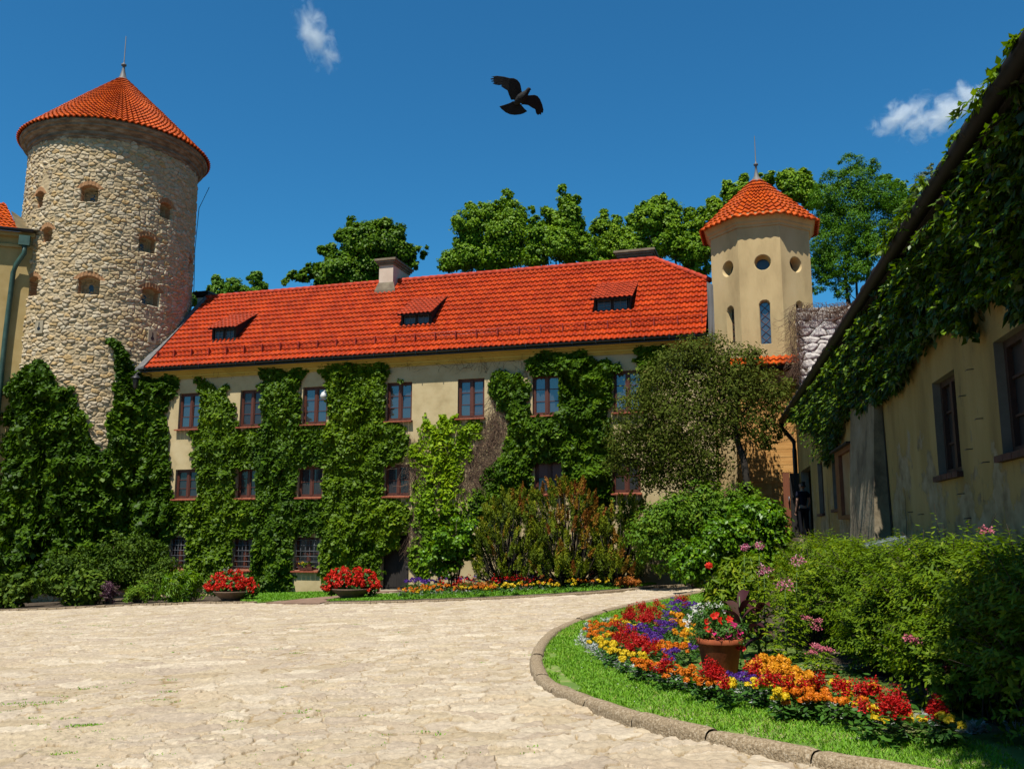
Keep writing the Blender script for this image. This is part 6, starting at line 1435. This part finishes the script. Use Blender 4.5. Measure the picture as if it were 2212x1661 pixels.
for i, (x, g_) in enumerate([(330, 0), (400, 0), (480, 0), (570, 1), (690, 0), (770, 0), (880, 0), (980, 0), (1090, 0), (1290, 1), (1340, 0), (1400, 1), (1470, 1), (1540, 1), (1600, 1), (1660, 1), (1750, 0)]):
    X, Y = Z7(x, 985); p = gnd(X, Y + 6, .15); q = depth(X, Y, p[1] + 1.2); canna((q[0], q[1]), rng.uniform(.62, .9), 6, 'canna_green' if g_ else 'canna_brown', 'green leaved canna in the row before the golden yews' if g_ else 'brown leaved canna in the row behind the long border', 'green cannas in a row' if g_ else 'brown cannas in a row')
canna(gnd(1603, 1432)[:2], .88, 9, 'canna_dark' if 'canna_dark' in M else 'canna_brown', 'tall dark purple canna right behind the terracotta pot', None, w=.40)
canna(gnd(1640, 1425)[:2], .75, 8, 'canna_dark', 'dark canna with drooping leaves between the pot and the spirea hedge', None, w=.40)

# tall leafy plants behind the bed
def cleome(px, py, bx, by, label, head=.125):
    p = gnd(bx, by)[:2]; z = float(gz(*p)); top = depth(px, py, p[1])[2] - z; t = thing('spider_flower', label, 'flower', (p[0], p[1], z), 0, 'pink spider flowers in the kerbed bed')
    dx = depth(px, py, p[1])[0] - p[0]; b = MB(); b.tube([(0, 0, 0), (dx * .3, 0, top * .5), (dx, 0, top)], [.012, .009, .005], 6); b.build('stem', M['herb'], t)
    P = []; N = []; T = []; L = []
    for k in range(64):
        u = .08 + .86 * k / 64; an = k * 2.4; c = np.array([dx * u, 0, top * u]); o = np.array([math.cos(an), math.sin(an), .25]); pet = c + o * rng.uniform(.06, .17) * (1.2 - .6 * u)
        for j in range(5):
            a2 = an + (j - 2) * .55; P.append(pet); T.append([math.cos(a2), math.sin(a2), rng.normal(-.15, .2)]); N.append([rng.normal(0, .2), rng.normal(0, .2), 1]); L.append(rng.uniform(.06, .11) * (1.2 - .5 * u))
    L = np.array(L); V, Fc, tt = leaves(np.array(P), np.array(N), np.array(T), L, L * .34, rng.normal(.62, .15, len(P)), .1, True, .25); npmesh('leaves', V, Fc, M['spirea'], t, {'tone': tt})
    m = 90; d = rsph(m); d[:, 2] = d[:, 2] * .7 + .15; q = np.array([dx, 0, top]) + d * head * rng.uniform(.35, 1, (m, 1)); LL = rng.uniform(.025, .05, m); V, Fc, tt = leaves(q, d + rng.normal(0, .4, (m, 3)), d + rng.normal(0, .4, (m, 3)), LL, LL * .45, np.clip(.3 + .8 * rng.random(m) ** 2, 0, 1), .1); npmesh('flower_head', V, Fc, M['cleome'], t, {'tone': tt})
cleome(1651, 1233, 1655, 1425, 'tall pink spider flower standing left of the other pink heads')
cleome(1696, 1264, 1700, 1440, 'lowest and fullest pink and white spider flower before the hedge', .15)
cleome(1722, 1214, 1722, 1435, 'pink spider flower with white lower petals before the hedge')
cleome(1641, 1180, 1640, 1395, 'topmost pink spider flower against the glossy green bush', .10)
cleome(1608, 1183, 1610, 1400, 'flat faded pink spider flower above the leafy dahlia', .08)
cleome(1770, 1400, 1775, 1462, 'short spider flower in bud with pale yellow green leaves', .03)
dh = gnd(1572, 1372)[:2]; dz = float(gz(*dh)); dt = thing('dahlia_plant', 'leafy green dahlia with one bright red bloom leaning left', 'flower', (dh[0], dh[1], dz))
Bd = pblobs([(1560, 1300, 32), (1600, 1270, 38), (1580, 1235, 30), (1620, 1225, 28), (1540, 1290, 24), (1570, 1330, 30), (1625, 1290, 30), (1545, 1262, 20), (1610, 1330, 28), (1640, 1260, 25)], dh[1], .4, mode='depth')
mfoliage('leaves', Bd, .13, 4600, M['spirea'], dt, aspect=.30, clump=.4, kper=8, solid=.3, six=True, droop=.3, origin=(*dh, dz), up=.5, tonebase=.5)
b = MB()
for i in range(7): q = Bd[i, :3] - np.array([*dh, dz]); b.tube([(rng.normal(0, .05), rng.normal(0, .05), 0), q * .55, q], [.012, .009, .005], 5)
q = depth(1531, 1221, dh[1] - .2) - np.array([*dh, dz]); b.tube([(0, 0, 0), q * [.5, .5, .6], q], [.010, .008, .005], 5); b.build('stems', M['stem'], dt)
m = 46; d = rsph(m); d[:, 1] = -np.abs(d[:, 1]); LL = .065; V, Fc, tt = leaves(q + d * .02, d + rng.normal(0, .3, (m, 3)) + [0, -.4, .3], d * [1, .5, 1] + rng.normal(0, .3, (m, 3)), LL, LL * .6, rng.normal(.5, .2, m), .1, True, .1); npmesh('bloom', V, Fc, M['scarlet'], dt, {'tone': tt})

# terracotta pot with its flowers
pp = gnd(1557, 1466)[:2]; pz = float(gz(*pp)) + .04
pot = thing('flower_pot', 'terracotta pot with a thick rim standing in the flower bed', 'pot', (*pp, pz))
b = MB(); b.lathe([(0, 0), (.185, 0), (.20, .02), (.255, .36), (.262, .37), (.285, .375), (.29, .39), (.29, .435), (.275, .445), (.262, .44), (.25, .40), (0, .40)], 40); b.build('body', nmat('terracotta', [(.20, .042, .012), (.34, .075, .020), (.42, .115, .036)], 4, .85, .3, 20, stretch=(1, 1, .4)), pot)
pf = thing('pot_flowers', 'bushy red and magenta flowers growing in the terracotta pot', 'flower', (*pp, pz + .40))
Bq = np.array([(0, 0, .12, .30, .28, .20), (-.2, -.05, .12, .18, .18, .18), (.18, -.05, .12, .2, .18, .16), (-.05, .05, .30, .22, .2, .18), (-.2, .0, .30, .15, .15, .15)])
mfoliage('leaves', Bq, .05, 2600, M['bedleaf'], pf, aspect=.35, clump=.3, kper=10, solid=.4, tonebase=.6)
def blooms(par, name, pts, r, mat, n=14):
    P = []; N = []; T = []
    for c in pts:
        f = unit(np.array([rng.normal(0, .35), -1, .5])); a1 = unit(np.cross(f, [0, 0, 1.])); a2 = np.cross(f, a1)
        for k in range(n):
            an = 2 * PI * k / n * 1.0 + rng.normal(0, .1); o = a1 * math.cos(an) + a2 * math.sin(an); P.append(c + o * .004 + rng.normal(0, .004, 3)); T.append(o + f * rng.uniform(.0, .5)); N.append(f + o * -.3 + rng.normal(0, .15, 3))
    L = np.full(len(P), r) * rng.uniform(.8, 1.15, len(P)); V, Fc, tt = leaves(np.array(P), np.array(N), np.array(T), L, L * .8, rng.normal(.5, .2, len(P)), .1); npmesh(name, V, Fc, M[mat], par, {'tone': tt})
ppx = lambda L: [depth(*Z4(x, y), pp[1] - .2 + .1 * rng.random()) - np.array([*pp, pz + .40]) for x, y in L]
for c in ppx([(1455, 435), (1440, 450), (1485, 480), (1390, 545), (1400, 555), (1385, 490), (1560, 470), (1600, 660), (1615, 672), (1660, 690)]): blooms(pf, 'bloom', [c], .045, 'scarlet')
for c in ppx([(1545, 550), (1560, 580), (1575, 600), (1545, 600), (1560, 620), (1440, 575), (1485, 630), (1640, 565), (1590, 510), (1630, 605)]): blooms(pf, 'bloom', [c], .045, 'magenta')
wf = gnd(1512, 1425)[:2]; wz = float(gz(*wf)); w_ = thing('white_daisy', 'sprays of small white flowers left of the terracotta pot', 'flower', (*wf, wz))
Bw = pblobs([(1500, 1385, 16), (1520, 1360, 16), (1540, 1340, 16), (1510, 1400, 14)], wf[1], .3, mode='depth'); mfoliage('leaves', Bw, .05, 900, M['bedleaf'], w_, aspect=.25, origin=(*wf, wz), clump=.5, minz=lambda x, y: gz(x, y) + .05)
for (x, y) in [(1235, 520), (1245, 500), (1255, 480), (1265, 460), (1280, 440), (1290, 420), (1300, 405), (1275, 385), (1300, 370), (1330, 355), (1350, 370), (1380, 355), (1400, 340), (1420, 375), (1450, 360), (1470, 375), (1500, 350), (1520, 410), (1330, 390), (1360, 395), (1215, 480), (1240, 440), (1320, 430), (1350, 430)]:
    blooms(w_, 'bloom', [depth(*Z4(x, y), wf[1] + rng.uniform(-.15, .15)) - np.array([*wf, wz])], .030, 'whitep', 8)

# two bowls of red geraniums
def planter(px, py, lab, lab2, wid, ctr):
    p = gnd(px, py)[:2]; z = float(gz(*p)) + .03; t = thing('stone_bowl', lab, 'planter', (*p, z)); b = MB()
    b.lathe([(0, 0), (.34, 0), (.36, .05), (.38, .08), (.56, .22), (.68, .32), (.72, .37), (.69, .38), (.64, .34), (0, .32)], 32); b.build('bowl', nmat('brown_concrete', [(.15, .095, .06), (.25, .165, .11)], 5, .9, .5, 40), t)
    f = thing('red_geranium', lab2, 'flower', (*p, z + .36)); s = wid / 1.85
    B = np.array([(0, 0, .40, .50 * s, .45, .36), (-.40 * s, 0, .30, .42 * s, .4, .36), (.42 * s, 0, .28, .42 * s, .4, .34), (-.72 * s, -.1, .10, .24 * s, .3, .30), (.72 * s, -.1, .06, .26 * s, .3, .30), (0, -.35, .18, .5, .25, .30)])
    mfoliage('leaves', B, .10, 2600, M['bedleaf'], f, aspect=.9, clump=.3, kper=10, solid=.5, tonebase=.55)
    nn = 170; bi = rng.choice(len(B), nn, p=B[:, 3] / B[:, 3].sum()); d = rsph(nn); d[:, 2] = np.abs(d[:, 2]) * 1. - .25; d[:, 1] = np.where(rng.random(nn) < .7, -np.abs(d[:, 1]), d[:, 1]); d = unit(d); c = B[bi, :3] + d * B[bi, 3:6] * 1.04
    m = 26
    for i in range(nn):
        e = rsph(m); P = c[i] + e * .062; V, Fc, tt = leaves(P, e + rng.normal(0, .3, (m, 3)), rng.normal(size=(m, 3)), .062, .055, rng.normal(.5, .22, m), .1); npmesh('bloom', V, Fc, M['scarlet'], f, {'tone': tt})
    return f
planter(500, 1300, 'wide shallow stone bowl at the left end of the small lawn', 'overflowing red geraniums in the left stone bowl', 1.85, 0)
planter(758, 1296, 'wide shallow stone bowl beside the path to the dark doorway', 'overflowing red geraniums in the bowl near the doorway', 1.9, 0)
ws = gnd(487, 1290)[:2]; wsz = float(gz(*ws)); w_ = thing('white_spikes', 'white spiky flowers rising behind the left red geraniums', 'flower', (*ws, wsz))
b = MB(); P = []
for k in range(9):
    x = rng.uniform(-.35, .35); h = rng.uniform(1.0, 1.32); b.tube([(x * .6, .4, 0), (x, .5, h)], .006, 4); P += [np.array([x + rng.normal(0, .012), .5 + rng.normal(0, .012), h - .25 * rng.random()]) for _ in range(16)]
b.build('stems', M['stem'], w_); P = np.array(P); V, Fc, tt = leaves(P, rng.normal(size=P.shape), rng.normal(size=P.shape), .04, .03, np.full(len(P), .5), .1); npmesh('bloom', V, Fc, M['whitep'], w_, {'tone': tt})
wl = fromloc(np.array([-1.93, .02, ZG[0] + .02])); wb_ = thing('window_box', 'small flower box on the sill of a barred ground floor window', 'planter', wl, FANG)
b = MB(); b.box(-.32, .32, -.14, .02, 0, .13); b.build('box', M['wood'], wb_); mfoliage('leaves', np.array([(-.15, -.07, .2, .2, .1, .12), (.18, -.07, .2, .2, .1, .13)]), .07, 260, M['spirea'], wb_, aspect=.6, clump=.5)
V, Fc, tt = leaves(rng.normal(0, 1, (24, 3)) * [.05, .04, .03] + [-.15, -.14, .27], rng.normal(size=(24, 3)), rng.normal(size=(24, 3)), .05, .05, np.full(24, .5), .1); npmesh('bloom', V, Fc, M['yellow'], wb_, {'tone': tt})

# ------------------------------------------------------------------ pigeon in flight
def bird():
    Dp = 12.0; to = lambda x, y: ((1220 + x / 9.217) / 1.1944, (160 + y / 9.217) / 1.1944)
    cx, cy = to(1140, 860); C0 = dist(cx, cy, Dp); fwd = unit(C0 - CAM); rt = unit(np.cross(fwd, [0, 0, 1.])); up = np.cross(rt, fwd); k = 1 / (9.217 * 1.1944) / F * np.linalg.norm(C0 - CAM)
    pt = lambda x, y, o=0.: rt * ((x - 1140) * k) - up * ((y - 860) * k) + fwd * o
    bm = bmesh.new()
    def slab(poly, off, thick):
        a = [bm.verts.new(Vector(pt(x, y, off(x, y) - thick(x, y) / 2))) for x, y in poly]; c = [bm.verts.new(Vector(pt(x, y, off(x, y) + thick(x, y) / 2))) for x, y in poly]; n = len(poly)
        f1 = bm.faces.new(a[::-1]); f2 = bm.faces.new(c)
        for i in range(n): bm.faces.new((a[i], a[(i + 1) % n], c[(i + 1) % n], c[i]))
        bmesh.ops.triangulate(bm, faces=[f1, f2])
    LWg = [(1165, 735), (1140, 600), (1120, 540), (1060, 470), (980, 435), (900, 435), (760, 400), (600, 380), (465, 395), (560, 418), (445, 452), (560, 466), (462, 503), (565, 512), (498, 545), (560, 572), (640, 586), (750, 570), (688, 605), (770, 660), (840, 700), (870, 790), (920, 902), (1010, 900), (1100, 850)]
    RWg = [(1300, 805), (1450, 795), (1520, 818), (1580, 888), (1630, 1000), (1662, 1120), (1648, 1195), (1612, 1180), (1604, 1240), (1572, 1215), (1535, 1240), (1490, 1200), (1468, 1110), (1400, 1078), (1310, 1020), (1220, 1005), (1150, 1005), (1180, 900)]
    TL = [(960, 930), (900, 962), (820, 992), (650, 1040), (700, 1100), (800, 1178), (900, 1220), (1000, 1232), (1120, 1222), (1200, 1200), (1290, 1150), (1220, 1090), (1150, 1010), (1080, 940)]
    slab(LWg, lambda x, y: .10 * max(0, (1160 - x) / 700) - .05 * math.sin(PI * min(1, max(0, (1160 - x) / 700))), lambda x, y: .028 - .020 * min(1, max(0, (1160 - x) / 500)))
    slab(RWg, lambda x, y: .12 * max(0, (x - 1250) / 400), lambda x, y: .028 - .018 * min(1, max(0, (x - 1250) / 350)))
    slab(TL, lambda x, y: .01, lambda x, y: .012)
    ax = [(1000, 985, 30), (1060, 930, 78), (1130, 875, 108), (1200, 815, 98), (1250, 765, 70), (1285, 725, 52), (1310, 690, 50), (1328, 668, 42), (1345, 668, 26), (1362, 682, 14), (1378, 692, 3)]
    rings = []
    for i, (x, y, r) in enumerate(ax):
        x0, y0, _ = ax[max(0, i - 1)]; x1, y1, _ = ax[min(len(ax) - 1, i + 1)]; l = math.hypot(x1 - x0, y1 - y0); nx, ny = -(y1 - y0) / l, (x1 - x0) / l
        rings.append([bm.verts.new(Vector(pt(x + nx * r * math.cos(a), y + ny * r * math.cos(a), r * .85 * math.sin(a) * k - .012))) for a in [2 * PI * q / 12 for q in range(12)]])
    for a, c in zip(rings[:-1], rings[1:]):
        for q in range(12): bm.faces.new((a[q], a[(q + 1) % 12], c[(q + 1) % 12], c[q]))
    bm.faces.new(rings[0][::-1]); bm.faces.new(rings[-1])
    bmesh.ops.recalc_face_normals(bm, faces=bm.faces); me = bpy.data.meshes.new('pigeon'); bm.to_mesh(me); bm.free()
    o = link('pigeon', me, M['feather'], None, C0); tag(o, 'black pigeon gliding in the blue sky with spread wings', 'bird')
    r = o.modifiers.new('join', 'REMESH'); r.mode = 'VOXEL'; r.voxel_size = .0045; r.use_smooth_shade = True
M['feather'] = nmat('dark_feather', [(.005, .005, .006), (.014, .014, .016)], 8, .85, .3, 40, stretch=(1, 3, 1))
bird()

# ------------------------------------------------------------------ person in the passage
def skin(name, pts, edges, mat, parent, levels=1):
    me = bpy.data.meshes.new(name); me.from_pydata([p[:3] for p in pts], edges, []); me.update()
    o = link(name, me, mat, parent); m = o.modifiers.new('skin', 'SKIN'); m.use_smooth_shade = True
    sv = me.skin_vertices
    if not len(sv):
        return o
    for i, p in enumerate(pts):
        r = p[3]; sv[0].data[i].radius = (r, p[4] if len(p) > 4 else r)
    sv[0].data[0].use_root = True
    s = o.modifiers.new('sub', 'SUBSURF'); s.levels = levels; s.render_levels = levels; return o
pr_ = RO + RD * 29.9 + RN * .10; person = thing('person', 'person in dark clothes with one bare forearm standing in the dark passage', 'person', (pr_[0], pr_[1], 1.60), RANG + PI / 2 + .5)
M['flesh'] = nmat('flesh', [(.42, .22, .15), (.50, .28, .20)], 6, .6, .05, 60); M['hair'] = plain('dark_hair', (.02, .014, .01), .6); M['navy'] = plain('navy_cloth', (.012, .014, .03), .9, .1); M['jeans'] = plain('dark_jeans', (.012, .013, .018), .9, .1)
bp_ = [(0, 0, .93, .11, .09), (0, .01, 1.15, .105, .085), (0, .015, 1.38, .12, .085), (0, .0, 1.46, .055), (0, -.005, 1.53, .05), (0, -.015, 1.60, .075, .09), (0, -.015, 1.69, .07, .085), (0, 0, 1.75, .03),
       (.17, .0, 1.41, .05), (.21, .01, 1.14, .038), (.215, -.06, .90, .026), (.215, -.08, .84, .03, .016), (-.17, .0, 1.41, .05), (-.25, .02, 1.15, .038), (-.24, -.10, .95, .027), (-.235, -.13, .88, .03, .016),
       (.09, 0, .86, .085), (.10, -.01, .48, .055), (.10, .02, .09, .04), (.11, -.12, .045, .035), (-.09, 0, .86, .085), (-.10, .01, .48, .055), (-.11, .04, .09, .04), (-.12, -.10, .045, .035), (0, -.115, 1.615, .012), (.085, 0, 1.62, .018), (-.085, 0, 1.62, .018)]
be_ = [(0, 1), (1, 2), (2, 3), (3, 4), (4, 5), (5, 6), (6, 7), (2, 8), (8, 9), (9, 10), (10, 11), (2, 12), (12, 13), (13, 14), (14, 15), (0, 16), (16, 17), (17, 18), (18, 19), (0, 20), (20, 21), (21, 22), (22, 23), (5, 24), (5, 25), (5, 26)]
nfi = len(bp_)
for (w_i, sg) in ((11, 1), (15, -1)):
    bx_, by_, bz_ = bp_[w_i][:3]
    for f_, (dx, ln) in enumerate([(-.027, .075), (-.009, .085), (.009, .08), (.027, .062)]):
        i = len(bp_); bp_ += [(bx_ + dx * .6, by_ - .012 + abs(dx) * .1, bz_ - .045, .0095), (bx_ + dx, by_ - .022, bz_ - .045 - ln * .55, .0085), (bx_ + dx, by_ - .010, bz_ - .045 - ln, .007)]; be_ += [(w_i, i), (i, i + 1), (i + 1, i + 2)]
    i = len(bp_); bp_ += [(bx_ - sg * .035, by_ - .025, bz_ - .01, .011), (bx_ - sg * .045, by_ - .045, bz_ - .05, .009)]; be_ += [(w_i, i), (i, i + 1)]
skin('body', bp_, be_, M['flesh'], person, 2)
cl = lambda ids, add: [(*bp_[i][:3], *[r + add for r in bp_[i][3:]]) for i in ids]
sh = cl([0, 1, 2, 8, 12], .018) + [(.20, .01, 1.24, .060), (-.225, .015, 1.26, .060), (0, .0, 1.45, .07)]
skin('shirt', sh, [(0, 1), (1, 2), (2, 3), (2, 4), (3, 5), (4, 6), (2, 7)], M['navy'], person, 2)
skin('trousers', cl([0, 16, 17, 18, 20, 21, 22], .016), [(0, 1), (1, 2), (2, 3), (0, 4), (4, 5), (5, 6)], M['jeans'], person, 2)
skin('shoe', [(.10, .05, .05, .05), (.115, -.14, .04, .045)], [(0, 1)], M['black'], person, 1); skin('shoe', [(-.11, .06, .05, .05), (-.125, -.13, .04, .045)], [(0, 1)], M['black'], person, 1)
skin('hair', [(0, .03, 1.66, .072, .078), (0, .02, 1.70, .070, .072), (0, .05, 1.60, .055)], [(0, 1), (0, 2)], M['hair'], person, 2)

# ------------------------------------------------------------------ clouds: small puffs of real vapour far away
def cloud(label, a, c, wd, dens, seed):
    A = dist(*a, 1500.); B = dist(*c, 1500.); mid = (A + B) / 2; ax = B - A; L = np.linalg.norm(ax) / 2; w = wd / F * 1600
    o = bpy.data.meshes.new('cloud'); bm = bmesh.new(); bmesh.ops.create_icosphere(bm, subdivisions=3, radius=1.); bm.to_mesh(o); bm.free()
    m = bpy.data.materials.new('cloud_vapour'); m.use_nodes = True; nt = m.node_tree; nt.nodes.clear(); N = nt.nodes.new; K = nt.links.new
    out = N('ShaderNodeOutputMaterial'); pv = N('ShaderNodeVolumePrincipled'); K(pv.outputs[0], out.inputs['Volume']); pv.inputs['Color'].default_value = (1, 1, 1, 1); pv.inputs['Anisotropy'].default_value = -.25
    tc = N('ShaderNodeTexCoord'); ln = N('ShaderNodeVectorMath'); ln.operation = 'LENGTH'; K(tc.outputs['Object'], ln.inputs[0])
    mp = N('ShaderNodeMapping'); mp.inputs['Location'].default_value = (seed, seed * .7, 0); mp.inputs['Scale'].default_value = (L / w * .9, 1, 1); K(tc.outputs['Object'], mp.inputs[0])
    n = N('ShaderNodeTexNoise'); n.inputs['Scale'].default_value = 1.5; n.inputs['Detail'].default_value = 7; n.inputs['Roughness'].default_value = .62; n.inputs['Distortion'].default_value = .5; K(mp.outputs[0], n.inputs['Vector'])
    s1 = N('ShaderNodeMath'); s1.operation = 'MULTIPLY_ADD'; K(ln.outputs['Value'], s1.inputs[0]); s1.inputs[1].default_value = -.42; K(n.outputs[0], s1.inputs[2])
    mr = N('ShaderNodeMapRange'); mr.inputs['From Min'].default_value = .20; mr.inputs['From Max'].default_value = .55; mr.inputs['To Min'].default_value = 0; mr.inputs['To Max'].default_value = dens; K(s1.outputs[0], mr.inputs['Value']); K(mr.outputs[0], pv.inputs['Density'])
    ob = link('cloud', o, m, None, mid); tag(ob, label, 'cloud', 'small white clouds'); X = unit(ax); Yv = unit(np.cross([0, 0, 1.], X)) if abs(X[2]) < .95 else unit(np.cross([0, 1., 0], X)); Zv = np.cross(X, Yv)
    ob.matrix_world = Matrix(((X[0] * L, Yv[0] * w, Zv[0] * w, mid[0]), (X[1] * L, Yv[1] * w, Zv[1] * w, mid[1]), (X[2] * L, Yv[2] * w, Zv[2] * w, mid[2]), (0, 0, 0, 1)))
cloud('faint upright wisp of cloud above the middle of the roof', (640, -10), (728, 175), 46, .030, 3.1)
cloud('small white cloud streak low at the right, left of the longer streak', (1865, 290), (2035, 205), 36, .05, 7.7)
cloud('longer white cloud streak running behind the dark gutter', (1925, 325), (2180, 150), 42, .055, 1.4)
S.cycles.volume_step_rate = .6; S.cycles.volume_max_steps = 128; S.cycles.volume_bounces = 2; S.cycles.max_bounces = 8; S.cycles.transparent_max_bounces = 8

# ------------------------------------------------------------------ unseen tree added beside the viewer to shade the end of the bed
nt_ = np.array([3.9, .2, 0.1]); near = thing('added_shade_tree', 'unseen round dense tree, added outside the right edge to shade the bed', 'tree', nt_)
Bn = np.array([(2.75, 2.65, 9.0, 1.3, 1.3, 1.5), (3.6, 2.3, 9.3, 1.3, 1.3, 1.4), (2.9, 3.5, 8.6, 1.05, 1.05, 1.1), (3.1, 1.6, 9.1, 1.3, 1.3, 1.4), (3.8, 3.3, 9.0, 1.2, 1.2, 1.2), (4.6, 2.6, 9.6, 1.3, 1.3, 1.4), (5.0, 3.9, 8.4, 1.3, 1.3, 1.3), (4.0, 1.4, 8.4, 1.4, 1.4, 1.2)])
mfoliage('crown', Bn, .20, 24000, M['chestnut'], near, clump=.34, solid=.2, origin=nt_)
b = MB(); limbs(b, (0, 0, 0), Bn[:, :3] - nt_, .15, join=.6); b.build('trunk', M['stem_dark'], near)
